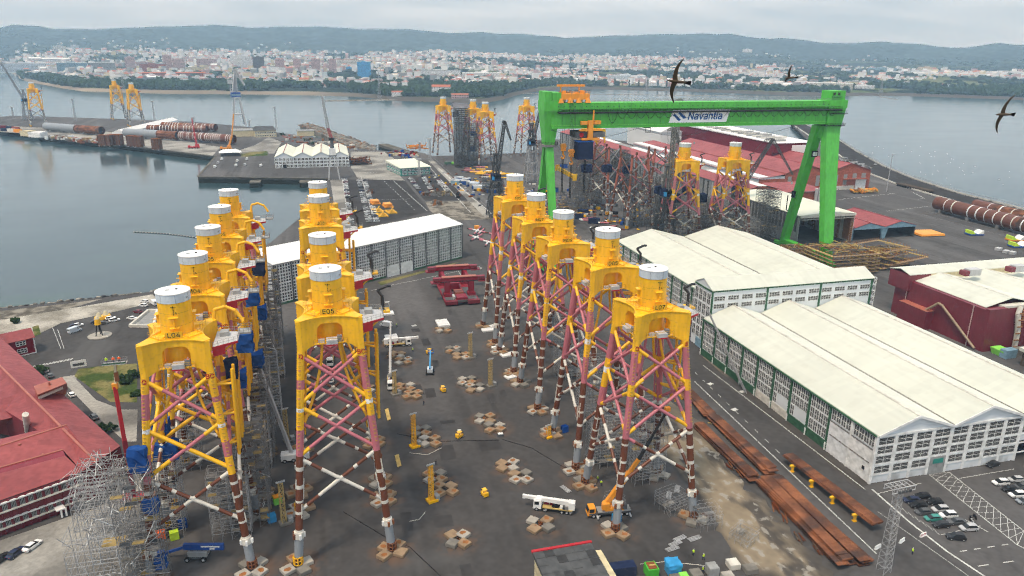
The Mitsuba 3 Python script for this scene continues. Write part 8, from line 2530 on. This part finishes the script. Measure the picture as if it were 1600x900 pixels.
# inner pier: canopy tents, grass, huts
thing('canopy_tent', MB().box(-10, 10, -6, 6, 0, 4, 'dgrey').poly8([(-12, -8, 4), (12, -8, 4), (12, 8, 4), (-12, 8, 4), (-7, -3, 7), (7, -3, 7), (7, 3, 7), (-7, 3, 7)], 'white'), 'white canopy tent over a dark hut on the inner pier', 'tent', 'matte', W_(*(-91.93, 897.72), 0, .1))
sheet('pier_grass', [(-79.12, 884.2), (-51.06, 889.71), (-52.95, 930.9), (-72.78, 922.71), (-81.57, 906.96)], .05, 'grass')
m = MB()
for q in range(60):
 u, v_ = qc.random(), qc.random()
 c = pt((-41.02, 1076.47)) * (1 - u) + pt((42.89, 937.65)) * u + np.array([qc.gauss(0, 10), qc.gauss(0, 24), 0])
 m.cbox(c, qc.uniform(2, 9), qc.uniform(1.5, 5), qc.uniform(.6, 3.2), qc.uniform(0, 3), qc.choice(['conc_dark', 'rustc', 'concrete', 'offwhite', 'brick', 'steel', 'stain']))
thing('quay_rubble', m, 'rubble and scrap behind the four gabled quay hall', 'rubble', 'matte', kind='stuff')
for i, (p_, lab) in enumerate([((43.85, 803.35), 'pile of brown pipes beside the white quay hall')]):
 m = MB()
 for q in range(60):
  m.tube((qc.uniform(-16, 16), -12 + qc.uniform(0, 3), .6 + qc.uniform(0, 6)), (qc.uniform(-16, 16), 12, .6 + qc.uniform(0, 6)), .45, 5, qc.choice(['rustc', 'primer', 'brown']))
 thing('pipe_pile', m, lab, 'pipes', 'matte', W_(p_[0], p_[1]), kind='stuff')
# orange frame and clutter near the quay end, ramp jetty
m = MB()
for q in range(24):
 m.beam((qc.uniform(-14, 14), qc.uniform(-6, 6), qc.uniform(0, 6)), (qc.uniform(-14, 14), qc.uniform(-6, 6), qc.uniform(1, 9)), .7, .7, 'orange')
thing('orange_frame', m, 'heap of orange steel frames at the end of the quay', 'frames', 'matte', W_(*(124.07, 909.34)), kind='stuff')
thing('boat_ramp', MB().poly8([(-6, 0, -7), (6, 0, -7), (6, 70, -7), (-6, 70, -7), (-6, 0, .2), (6, 0, .2), (6, 70, 1.4), (-6, 70, 1.4)], 'concrete'), 'pale concrete jetty running out into the water', 'jetty', 'quaywall', W_(*(107.93, 899.92), 0, .3))
m = MB()
for q in range(46):
 u = qc.random()
 c = pt((84.35, 880.43)) * (1 - u) + pt((113, 840.9)) * u + np.array([qc.gauss(0, 6), qc.gauss(0, 12), 0])
 m.cbox(c, qc.uniform(2, 8), qc.uniform(1.5, 3), qc.uniform(1, 3.5), qc.uniform(0, 3), qc.choice(['blue', 'red', 'wine', 'offwhite', 'rustc', 'dgreen', 'steel', 'cream']))
thing('quay_scrap', m, 'colourful scrap and boxes behind the teal office', 'scrap', 'matte', kind='stuff')
# rusty heaps and yellow frames on the middle tarmac
for i, (p_, c, s_) in enumerate([((44.31, 630.02), 'rustc', 3), ((90.88, 610.86), 'rustc', 5), ((98.26, 609.26), 'conc_dark', 5), ((104.6, 607.89), 'plank', 4), ((92.44, 571), 'stain', 4)]):
 m = MB()
 for q in range(40):
  m.cbox((qc.gauss(0, s_ * .5), qc.gauss(0, s_), 0), qc.uniform(.5, 3), qc.uniform(.4, 1.2), qc.uniform(.3, 2.4), qc.uniform(0, 3), qc.choice([c, 'brown', 'steel']))
 thing('scrap_heap', m, ['rusty scrap heap alone on the dark tarmac', 'scrap heap left in the row behind the parked cars', 'grey scrap heap in the middle behind the parked cars', 'brown scrap heap right behind the parked cars', 'rusty scrap heap on the pale concrete pad'][i], 'scrap', 'matte', W_(p_[0], p_[1]), kind='stuff')
for i, (p_, c) in enumerate([((44.47, 581.54), 'orange'), ((43.79, 551.45), 'yellow'), ((45.56, 534.71), 'yellow'), ((53.03, 566.69), 'orange'), ((53.16, 544.6), 'yellow')]):
 m = MB()
 for s_ in (-3, 3):
  m.beam((s_, -6, .6), (s_, 6, .6), .7, .9, c)
 for y in (-5, 0, 5):
  m.beam((-3, y, .7), (3, y, .7), .6, .8, c)
 m.beam((-3, -6, 1), (3, 6, 2.5), .5, .6, c)
 if c == 'orange':
  m.box(-3, 3, -2, 5, 1.2, 2.6, 'orange')
 thing('lifting_frame', m, ['orange steel frame at the head of the left group on the tarmac', 'yellow steel frame in the middle of the left group', 'yellow steel frame nearest the gridded hall roof', 'orange steel frame with a pointed top, right group', 'yellow steel frame nearest in the right group'][i], 'frame', 'paint', W_(p_[0], p_[1], 0, .15))
# loose brace tubes between the gridded hall and the right row
for i, (a, b) in enumerate([((98.24, 478.64), (108.07, 461.23)), ((97.84, 458.1), (108.03, 480.35)), ((99.51, 455.92), (109.32, 476.13)), ((94.92, 460.57), (102.55, 441.26)), ((92.62, 443.54), (104.38, 458.41)), ((97.74, 444.07), (108.92, 429.8)), ((98.85, 428.88), (104.14, 440.89)), ((108.9, 461.04), (112.14, 445.94))]):
 a, b = pt(a, .5 + .45 * (i % 3)), pt(b, .5 + .45 * ((i + 1) % 3))
 m = MB().bands(a, b, .5, [(0, .06, 'black', 1), (.06, .25, 'pink', 1), (.25, .6, 'white', 1), (.6, .9, 'pink', 1), (.9, 1, 'primer', 1)], 9)
 thing('brace_tube', m, ['pink and white brace tube farthest from the camera in the loose heap', 'crossed brace tube leaning left in the upper heap', 'crossed brace tube leaning right in the upper heap', 'long brace tube of the lower cross', 'short brace tube of the lower cross', 'longest brace tube pointing at the feet of F05', 'short tilted brace tube at the feet of F05', 'dark tipped brace tube beside the heap'][i], 'tube', 'paint')
thing('orange_box', MB().box(-1.5, 1.5, -1.5, 1.5, 0, 2.4, 'orange'), 'orange box beside the loose brace tubes', 'box', 'paint', W_(*(104.21, 477.29)))
# pipe spools, containers and boxes behind the right row
pr = random.Random(61)
for i in range(26):
 u, v_ = pr.random(), pr.random()
 c = (pt((156.82, 725.81)) * (1 - u) + pt((175.47, 673.68)) * u) + np.array([pr.gauss(0, 6), pr.gauss(0, 16), 0])
 L, a = pr.uniform(8, 18), pr.gauss(-.2, .15)
 col = pr.choice(['yellow', 'yellow', 'yellow', 'white', 'pink'])
 d = np.array([math.cos(a), math.sin(a), 0]) * L / 2
 m = MB().bands(c - d + (0, 0, 1 + i % 3 * .8), c + d + (0, 0, 1 + i % 3 * .8), .62, [(0, .2, 'primer' if col != 'yellow' else 'yellow', 1.05), (.2, .8, col, 1), (.8, 1, 'yellow', 1.05)], 8)
 thing('pipe_spool', m, f'{col} pipe spool in the parked heap left of the dark crane', 'pipe', 'paint', group=f'{col} pipe spools left of the dark crane')
for i in range(18):
 u = i / 17
 c = pt((127.23, 661.84)) * (1 - u) + pt((144.79, 617.76)) * u + np.array([pr.gauss(0, 4), pr.gauss(0, 12), 0])
 col = pr.choice(['blue', 'tarp', 'roofgrey', 'whiteblue', 'steelblue'])
 k = Kit()
 k.add('body', MB().box(-4, 4, -1.6, 1.6, .1, 3.4, col), 'matte')
 k.add('lid', MB().box(-4.1, 4.1, -1.7, 1.7, 3.4, 3.9, 'whiteblue' if i % 2 else 'silver'), 'matte')
 k.place('site_container', f'{ {"blue": "blue", "tarp": "dark blue", "roofgrey": "grey", "whiteblue": "pale", "steelblue": "blue grey"}[col]} site container among the boxes left of the dark crane', 'container', W_(c[0], c[1], 0, pr.gauss(-.1, .3)), f'{col} site containers')
for i, (p_, col, s_) in enumerate([((192.16, 506.58), 'navy', 8), ((194.16, 538.12), 'tarp', 6), ((183.98, 492.51), 'navy', 6), ((189.17, 476.27), 'navy', 8), ((196.28, 564.69), 'tarp', 6), ((201.05, 599.34), 'tarp', 5), ((274.88, 728.24), 'blue', 9), ((253.54, 732.59), 'blue', 9)]):
 k = Kit()
 k.add('body', MB().box(-s_ / 2, s_ / 2, -2, 2, .1, 3.6, col).box(-s_ / 2 - .1, s_ / 2 + .1, -2.1, 2.1, 3.6, 3.8, 'navy'), 'matte')
 k.add('skid', MB().box(-s_ / 2, s_ / 2, -1.8, -1.4, 0, .12, 'steel').box(-s_ / 2, s_ / 2, 1.4, 1.8, 0, .12, 'steel'), 'matte')
 k.place('skid_box', ['navy equipment skid just above the cap of M06', 'blue skid below the gantry left leg', 'small navy skid left of the one above M06', 'navy skid between the caps of M06 and D05', 'blue skid right of the gantry left leg', 'small blue skid at the gantry left leg', 'blue box by the grey cladding of the long hall', 'second blue box by the grey cladding'][i], 'container', W_(p_[0], p_[1], 0, -.3))
for i in range(22):
 u = pr.random()
 c = pt((185, 550.67)) * (1 - u) + pt((193.56, 449.25)) * u + np.array([pr.gauss(0, 6), pr.gauss(0, 9), 0])
 a, L = pr.gauss(-.5, .3), pr.uniform(6, 16)
 d = np.array([math.cos(a), math.sin(a), 0]) * L / 2
 col = pr.choice(['yellow', 'pink', 'silver', 'yellow'])
 thing('pipe_section', MB().bands(c - d + (0, 0, 1.2), c + d + (0, 0, 1.2 + pr.uniform(0, 1.2)), .55, [(0, .15, 'white', 1.06), (.15, .8, col, 1), (.8, 1, 'primer', 1.05)], 8), f'{col} pipe section lying behind the caps of M06 and D05', 'pipe', 'paint', group=f'{col} pipe sections behind M06 and D05')
m = MB()
for i in range(420):
 u, v_ = pr.random(), pr.random()
 c = pt((121.83, 684.93)) * (1 - u) + pt((224.92, 476.75)) * u + np.array([pr.gauss(0, 22), pr.gauss(0, 26), 0])
 m.cbox(c, pr.uniform(.8, 4.5), pr.uniform(.6, 2), pr.uniform(.4, 2.4), pr.uniform(0, 3), pr.choice(['steel', 'dgrey', 'silver', 'rustc', 'tarp', 'yellow', 'primer', 'offwhite', 'black']))
thing('yard_clutter', m, 'crowded small gear on the ground between the rows and the gantry', 'gear', 'matte', kind='stuff')
k = Kit()
k.add('truck', MB().box(-5, 2, -1.5, 1.5, 1, 3.4, 'dgreen').box(2.4, 5, -1.4, 1.4, .8, 3.2, 'lime'), 'paint')
k.add('wheel', MB().tube((-3, -1.5, .7), (-3, 1.5, .7), .7, 8, 'rubber').tube((3.4, -1.5, .7), (3.4, 1.5, .7), .7, 8, 'rubber'), 'matte')
k.place('green_truck', 'green truck in front of the scaffold tower at the back edge', 'truck', W_(*(139.41, 774.47)))
# yellow timber platform stacks at the gantry foot
for (ax, ay), w, d, nl, rz, lab, tidy in [((283.5, 336), 30, 24, 6, .0, 'tall neat stack of yellow timber platforms behind the gantry foot', True), ((316, 338), 26, 22, 5, .25, 'collapsed heap of timber platforms right of the neat stack', False), ((268, 356), 14, 12, 4, -.1, 'smaller timber platform stack left of the gantry foot', True)]:
 k = Kit()
 for l_ in range(nl):
  z = 1.0 + l_ * 2.0
  p = MB()
  ww, dd = w * (1 if tidy else pr.uniform(.6, 1)), d * (1 if tidy else pr.uniform(.6, 1))
  ox, oy = (0, 0) if tidy else (pr.gauss(0, 3), pr.gauss(0, 3))
  for s_ in (-1, 1):
   p.box(ox - ww / 2, ox + ww / 2, oy + s_ * dd / 2 - 1.0, oy + s_ * dd / 2 + 1.0, z, z + .28, 'tan')
   p.box(ox + s_ * ww / 2 - 1.0, ox + s_ * ww / 2 + 1.0, oy - dd / 2, oy + dd / 2, z + .01, z + .3, 'plank')
  for q in range(14):
   x = -ww / 2 + ww * q / 13
   for s_ in (-1, 1):
    p.box(ox + x - .09, ox + x + .09, oy + s_ * dd / 2 - .1, oy + s_ * dd / 2 + .1, z, z + 2.0, 'stain')
  for q in range(11):
   y = -dd / 2 + dd * q / 10
   for s_ in (-1, 1):
    p.box(ox + s_ * ww / 2 - .1, ox + s_ * ww / 2 + .1, oy + y - .09, oy + y + .09, z, z + 2.0, 'stain')
  k.add('platform', p, 'matte')
 p = MB()
 for q in range(60):
  p.beam((pr.uniform(-w / 2, w / 2), pr.uniform(-d / 2, d / 2), 1 + nl * (2.0 if tidy else 1.6) + pr.uniform(-1.5, .6)), (pr.uniform(-w / 2, w / 2), pr.uniform(-d / 2, d / 2), 1 + nl * (2.0 if tidy else 1.6) + pr.uniform(-1.5, 1)), .3, .3, pr.choice(['straw', 'plank', 'stain', 'steel', 'brown']))
 k.add('loose_beams', p, 'matte', kind='stuff')
 k.place('platform_stack', lab, 'stack', W_(ax, ay, 0, rz))
thing('orange_plate', MB().poly8([(-9, -7, .4), (9, -7, .4), (9, 7, .4), (-9, 7, .4), (-8.6, -6.6, 1.6), (8.6, -6.6, 1.6), (8.6, 6.6, 1.6), (-8.6, 6.6, 1.6)], 'orange').box(-8, 8, -6, -5, 0, .4, 'steel').box(-8, 8, 5, 6, 0, .4, 'steel'), 'flat orange steel plate right of the twin open shed', 'plate', 'paint', W_(*(398.71, 394.88), 0, -.1))
for i, p_ in enumerate([(429.79, 385.9), (429.41, 352.48), (443.02, 366.45)]):
 c = ['blue', 'blue', 'orange'][i]
 thing('tube_cradle', MB().box(-5, 5, -3, 3, .3, 1.2, c).poly8([(-4.6, -3, 1.2), (-1, -3, 1.2), (-1, 3, 1.2), (-4.6, 3, 1.2), (-4.6, -3, 3.4), (-3.4, -3, 3.4), (-3.4, 3, 3.4), (-4.6, 3, 3.4)], 'hivis').poly8([(1, -3, 1.2), (4.6, -3, 1.2), (4.6, 3, 1.2), (1, 3, 1.2), (3.4, -3, 3.4), (4.6, -3, 3.4), (4.6, 3, 3.4), (3.4, 3, 3.4)], 'white'), ['blue and yellow tube cradle alone on the right hand yard', 'blue and yellow tube cradle at the right edge', 'orange tube cradle at the right edge'][i], 'cradle', 'paint', W_(p_[0], p_[1], 0, -.2))
for i, p_ in enumerate([(410.11, 348.82), (409.37, 342.67), (410.57, 339.3)]):
 thing('silver_box', MB().box(-2, 2, -1.4, 1.4, 0, 1.6, 'silver'), ['silver box, left of three by the right edge', 'silver box, middle of three by the right edge', 'silver box, right of three by the right edge'][i], 'box', 'paint', W_(p_[0], p_[1], 0, .3))
k = Kit()
a, b = np.array((526.39, 562.97)), np.array((525.4, 523.09))
rz = math.atan2(b[1] - a[1], b[0] - a[0])
L = float(np.linalg.norm(b - a))
k.add('deck', MB().box(0, L, -3, 3, 1.4, 2.6, 'brown'), 'matte')
for q in range(12):
 k.add('wheel', MB().tube((2 + q * (L - 4) / 11, -3.1, .8), (2 + q * (L - 4) / 11, 3.1, .8), .8, 8, 'rubber'), 'matte')
k.place('long_trailer', 'long brick red multi wheel trailer parked by the causeway', 'trailer', W_(a[0], a[1], 0, rz))
m = MB()
for q in range(40):
 m.tube((qc.uniform(-12, 12), -2, .8 + qc.uniform(0, 3)), (qc.uniform(-12, 12), 4, .8 + qc.uniform(0, 3)), .8, 6, qc.choice(['straw', 'stain', 'orange']))
thing('straw_coils', m, 'row of rusty yellow coils before the brick red hall', 'coils', 'matte', W_(*(466.34, 535.84), 0, -.1), kind='stuff')
m = MB()
for q in range(80):
 u = qc.random()
 c = pt((597.17, 745.37)) * (1 - u) + pt((571.08, 667.88)) * u + np.array([qc.gauss(0, 5), qc.gauss(0, 8), 0])
 m.cbox(c, qc.uniform(2, 7), qc.uniform(1, 3), qc.uniform(1, 3), qc.uniform(0, 3), qc.choice(['steel', 'dgrey', 'conc_dark', 'silver', 'brown']))
thing('causeway_scrap', m, 'dark scrap lying between the causeway and the red hall roofs', 'scrap', 'matte', kind='stuff')

# ------------------------------------------------------------------ monument, buoys, basin, sign, shrubs at the left
k = Kit()
k.add('island', MB().tube((0, 0, 0), (0, 0, .35), 4.6, 24, 'concrete'), 'matte')
k.add('stand', MB().beam((-1.2, -.8, .3), (-.35, -.1, 6), .3, .3, 'black').beam((1.3, -.8, .3), (.35, -.1, 6), .3, .3, 'black').beam((0, 1.4, .3), (0, .3, 6), .3, .3, 'black'), 'matte')
k.add('buoy', MB().tube((0, 0, 5.2), (0, 0, 7.6), 1.3, 14, 'yellow', 1.0).tube((0, 0, 7.6), (0, 0, 8.6), 1.0, 14, 'cream', .4), 'paint')
k.add('anchor', MB().beam((1.6, -2.4, .5), (3.6, -3.2, .6), .35, .35, 'offwhite').beam((3.2, -2.2, .6), (3.9, -4.1, .6), .3, .3, 'offwhite').beam((1.5, -1.8, .5), (1.8, -3, .5), .3, .3, 'offwhite'), 'matte')
k.place('buoy_monument', 'yellow buoy monument on black legs standing on a round island', 'monument', W_(*(-92.19, 321.37)))
for i, p_ in enumerate([(-97.4, 342.51), (-95.01, 344.48)]):
 k = Kit()
 k.add('float', MB().tube((0, 0, .2), (0, 0, 1.6), 2.2, 14, 'yellow', 1.8), 'paint')
 k.add('cone', MB().tube((0, 0, 1.6), (0, 0, 3.4), 1.3, 12, 'cream', .5), 'paint')
 k.place('yellow_buoy', ['yellow buoy on the tarmac, left of the two', 'yellow buoy on the tarmac, right of the two'][i], 'buoy', W_(p_[0], p_[1], 0, i))
q_ = [(-82.36, 329.83), (-78.48, 349.25), (-74.52, 348.3), (-72.33, 326.6)]
m = MB()
for a, b in zip(q_, q_[1:] + q_[:1]):
 m.beam(pt(a, .6), pt(b, .6), 1.0, 1.2, 'offwhite')
m.add([(x, y, .08) for x, y in q_], [[0, 1, 2], [0, 2, 3]], 'roofgrey')
thing('paved_basin', m, 'pale walled basin beside the head of L04', 'basin', 'matte')
k = Kit()
k.add('board', MB().box(-2.6, 2.6, -.06, .06, .9, 3.6, 'white').box(-1.9, 1.9, -.08, -.06, 1.5, 2.5, 'dgrey'), 'flat')
k.add('post', MB().box(-2.3, -2.1, -.05, .05, 0, .9, 'steel').box(2.1, 2.3, -.05, .05, 0, .9, 'steel'), 'matte')
k.place('notice_board', 'white notice board standing at the corner of the lawn', 'sign', W_(*(-90.91, 286.08), 0, .25))


def shrub(p, rad, h, lab, n_=26):
 rg = random.Random(int(p[0] * 7 + p[1] * 3))
 c = MB()
 for q in range(n_):
  a, rr = rg.uniform(0, 6.28), rad * math.sqrt(rg.random())
  crown(c, (rr * math.cos(a), rr * math.sin(a), h * rg.uniform(.25, .75)), rg.uniform(.35, .7) * min(rad, 1.4), rg.uniform(.8, 1.3) * min(h, 1.6), rg, lo=True, tone=rg.uniform(0, .6))
 k = Kit()
 k.add('foliage', c, 'foliage')
 k.add('stem', MB().tube((0, 0, 0), (0, 0, h * .6), .15, 5, 'bark').tube((0, 0, h * .2), (rad * .5, 0, h * .6), .1, 4, 'bark'), 'matte')
 k.place('shrub', lab, 'shrub', W_(p[0], p[1]))


for p_, rad, h, lab in [((-71.38, 269.11), 2.6, 2.6, 'dark round shrub in the ring on the lawn'), ((-69.65, 273.2), 2.2, 3.2, 'dark shrub behind the ring on the lawn, beside L04'), ((-65.85, 257.04), 1.5, 1.4, 'low dark shrub at the right end of the lawn'), ((-103.62, 285.65), 2.2, 3, 'dark shrub beside the parked silver car'), ((-69.41, 231.81), 3, 2.8, 'dark shrub at the tip of the red roof'), ((-131.62, 346.64), 1.5, 2.5, 'small bare bush behind the small red house'),
      ((-40.87, 1101.39), 4, 5, 'small round tree at the end of the yellow quay building'), ((-6.81, 1030.98), 6, 4, 'dark bushes behind the quay hall, left clump'), ((-0.52, 986.16), 4, 4, 'dark bushes behind the quay hall, right clump')]:
 shrub(p_, rad, h, lab)
# floating boom in the dock
a, b = pt((-123.8, 545.3), -5.8), pt((-80.65, 518.43), -5.8)
k = Kit()
fb = MB()
for q in range(64):
 t = q / 63
 c = a + (b - a) * t + np.array([0, 3 * math.sin(t * 3), 0])
 fb.tube(c - (.55, 0, 0), c + (.55, 0, 0), .4, 6, 'dgrey' if q % 3 else 'offwhite')
k.add('', fb, 'matte')
k.place('floating_boom', 'string of dark floats on the still water left of the jackets', 'boom', kind='stuff')
gl = MB()
for q in range(60):
 u, v_ = qc.random(), qc.random()
 c = pt((684.66, 810.45)) * (1 - u) + pt((559.3, 466.22)) * u + np.array([qc.uniform(5, 170), qc.uniform(5, 170), -5.9])
 gl.cbox(c, .9, .5, .45, qc.uniform(0, 3), 'white')
thing('floating_gulls', gl, 'white specks of gulls floating on the water beyond the causeway', 'gulls', 'flat', kind='stuff')

# ------------------------------------------------------------------ people
def person_mesh(vest, legs, pose=0.0, helmet='white', stride=.12):
 J = {'hipL': (0, .1, .92), 'hipR': (0, -.1, .92), 'kneeL': (stride, .11, .5), 'kneeR': (-stride * .3, -.11, .5), 'footL': (stride * .8, .12, .05), 'footR': (-stride * 1.3, -.12, .05), 'toeL': (stride * .8 + .16, .12, .04), 'toeR': (-stride * 1.3 + .16, -.12, .04),
   'waist': (0, 0, 1.05), 'chest': (.02, 0, 1.32), 'shL': (.02, .2, 1.45), 'shR': (.02, -.2, 1.45), 'elL': (.06 + pose * .2, .29, 1.18), 'elR': (.02, -.29, 1.18), 'haL': (.2 + pose * .3, .27, .98 + pose * .3), 'haR': (.1, -.28, .94), 'neck': (.02, 0, 1.52), 'head': (.04, 0, 1.66), 'brow': (.06, 0, 1.71)}
 B = [('hipL', 'kneeL', .1, .075), ('kneeL', 'footL', .075, .05), ('footL', 'toeL', .055, .04), ('hipR', 'kneeR', .1, .075), ('kneeR', 'footR', .075, .05), ('footR', 'toeR', .055, .04), ('hipL', 'hipR', .12, .12), ('hipL', 'waist', .12, .14), ('hipR', 'waist', .12, .14), ('waist', 'chest', .15, .17), ('chest', 'shL', .15, .08), ('chest', 'shR', .15, .08),
   ('shL', 'elL', .07, .055), ('elL', 'haL', .055, .045), ('shR', 'elR', .07, .055), ('elR', 'haR', .055, .045), ('chest', 'neck', .12, .06), ('neck', 'head', .06, .1), ('head', 'brow', .1, .115)]
 M = None
 for a, b, ra, rb in B:
  h = m3.Manifold.batch_hull([m3.Manifold.sphere(ra, 10).translate(J[a]), m3.Manifold.sphere(rb, 10).translate(J[b])])
  M = h if M is None else M + h
 mm_ = M.to_mesh()
 v, f = np.asarray(mm_.vert_properties)[:, :3].astype(float), np.asarray(mm_.tri_verts)
 z = v[f].mean(1)[:, 2]
 y = np.abs(v[f].mean(1)[:, 1])
 col = np.where(z > 1.68, PAL[helmet], np.where(z > 1.53, PAL['skin'], np.where((z < 1.0) & (y > .22), PAL['skin'], np.where(z > .95, PAL[vest], np.where(z > .08, PAL[legs], PAL['black'])))))
 return MB().add(v[f.ravel()], np.arange(len(f) * 3).reshape(-1, 3), np.repeat((col + .5) / 64, 3))


PPL = [((133.44, 118.61), 0, 'hivis', 'person in yellow vest walking below the road barriers', .0), ((81.55, 131.39), 0, 'hivis', 'person in yellow vest at the lower right, left of two', .4), ((83.13, 129.3), 0, 'hivis', 'person in yellow vest at the lower right, right of two', .1), ((80.72, 125.25), 0, 'hivis', 'person in yellow vest among the crates at the bottom', 0),
  ((71, 167.14), 0, 'hivis', 'person in yellow vest behind the yellow crane, farthest', .3), ((71.04, 164.81), 0, 'hivis', 'person in yellow vest behind the yellow crane, nearest', .2), ((68.62, 163.48), 0, 'navy', 'person in dark clothes beside the tube bundle at D05', 0), ((28.1, 186.64), 0, 'black', 'person in black walking behind the nearest yellow mast', 0), ((30.32, 225.57), 0, 'black', 'person in black beside the double pad by the crane truck', .2),
  ((32.96, 272.91), 0, 'hivis', 'person in yellow vest in front of the white boom truck cab', 0), ((29.93, 302.57), 0, 'hivis', 'person in yellow vest beside the white car', 0)]
for i, (p_, z, c, lab, po) in enumerate(PPL):
 thing('person', person_mesh(c, 'navy', po, 'white' if c != 'black' else 'black', .1 + .05 * (i % 4)), lab, 'person', 'flat', W_(p_[0], p_[1], z + .02, .9 * i))
for x, y, z, c, lab in CREW:
 thing('person', person_mesh(c, 'navy', .4, 'white', .03), lab, 'person', 'flat', W_(x, y, z + .02, -1.4))
thing('person', person_mesh('hiorange', 'navy', .5, 'white', .05), 'worker in orange jacket on the front platform of L04', 'person', 'flat', W_(-31.4 + 2.2, 163.2 - 5.2, 50.18, -1.6))
for x, y, lab in [(-31.4 + 3.0, 194.1 - 5.3, 'worker in orange jacket on the front platform of M04, left of two'), (-31.4 + 3.5, 194.1 - 5.5, 'worker in orange jacket on the front platform of M04, right of two')]:
 thing('person', person_mesh('hiorange', 'navy', .5, 'white', .05), lab, 'person', 'flat', W_(x, y, 50.18, -1.2))

# ------------------------------------------------------------------ swifts flying past the drone
def swift(span, bend, lift):
 k = Kit()
 prof = [(-.5, .01), (-.42, .05), (-.2, .075), (.05, .08), (.22, .07), (.34, .055), (.42, .03), (.47, .006)]
 b = MB()
 for (x0, r0), (x1, r1) in zip(prof[:-1], prof[1:]):
  b.tube((x0, 0, 0), (x1, 0, 0), max(r0, .004), 10, 'brown', max(r1, .004), cap=False)
 k.add('', b, 'matte')
 k.add('tail', MB().poly8([(-.4, -.05, -.008), (-.38, .05, -.008), (-.72, .12, -.004), (-.72, -.12, -.004), (-.4, -.05, .012), (-.38, .05, .012), (-.72, .12, .004), (-.72, -.12, .004)], 'black'), 'matte')
 for s_ in (-1, 1):
  w = MB()
  n_ = 9
  pts = []
  for i in range(n_):
   t = i / (n_ - 1)
   y = s_ * span / 2 * (t - .12 * t * t * bend)
   le = .2 + .1 * math.sin(t * 2.6) - .75 * bend * t ** 2.0
   ch = .26 * (1 - t) ** .55 * (1 - .2 * t) + .012
   pts.append((y, le, le - ch, lift * t - .1 * lift * t * t))
  for (y0, a0, b0, z0), (y1, a1, b1, z1) in zip(pts[:-1], pts[1:]):
   q = [(b0, y0, z0), (a0, y0, z0), (a1, y1, z1), (b1, y1, z1)]
   q = q if s_ < 0 else q[::-1]
   w.poly8([(x, y, z - .012) for x, y, z in q] + [(x, y, z + .012) for x, y, z in q], 'brown')
  k.add('wing', w, 'matte')
 k.add('beak', MB().tube((.46, 0, 0), (.5, 0, -.01), .008, 5, 'black', .001), 'matte')
 return k


def bird(p, s, yaw, pitch, roll, lab, bend=.5, lift=.2):
 tw = T().translate([float(q) for q in p]).rotate([0, 0, 1], yaw).rotate([0, 1, 0], pitch).rotate([1, 0, 0], roll).scale(s)
 swift(2.5, bend, lift).place('flying_swift', lab, 'bird', tw)


bird((1.51, 2.93, 114.89), .085, 160, -6, 72, 'brown swift large in front of the town with one wing raised', .5, .1)
bird((4.14, 5.89, 114.81), .1, 160, 4, 40, 'small brown swift in front of the far shore trees', .3, .5)
bird((4.93, 4.39, 114.6), .13, 172, 0, 72, 'dark swift with curved wings over the right hand water', .6, .05)
# ------------------------------------------------------------------ haze: one closed box of air round the camera and everything built
scene['air'] = {'type': 'homogeneous', 'albedo': {'type': 'rgb', 'value': [.8, .91, 1.0]}, 'sigma_t': {'type': 'rgb', 'value': [HAZE * .75, HAZE, HAZE * 1.25]}}
scene['haze'] = {'type': 'cube', 'to_world': T().translate([0, 5000, 395]).scale([15000, 13000, 412]), 'bsdf': {'type': 'null'}, 'interior': {'type': 'ref', 'id': 'air'}}
labels['haze'] = {'kind': 'stuff', 'label': 'thin bluish haze over the estuary', 'category': 'haze'}
scene['camera']['medium'] = {'type': 'ref', 'id': 'air'}
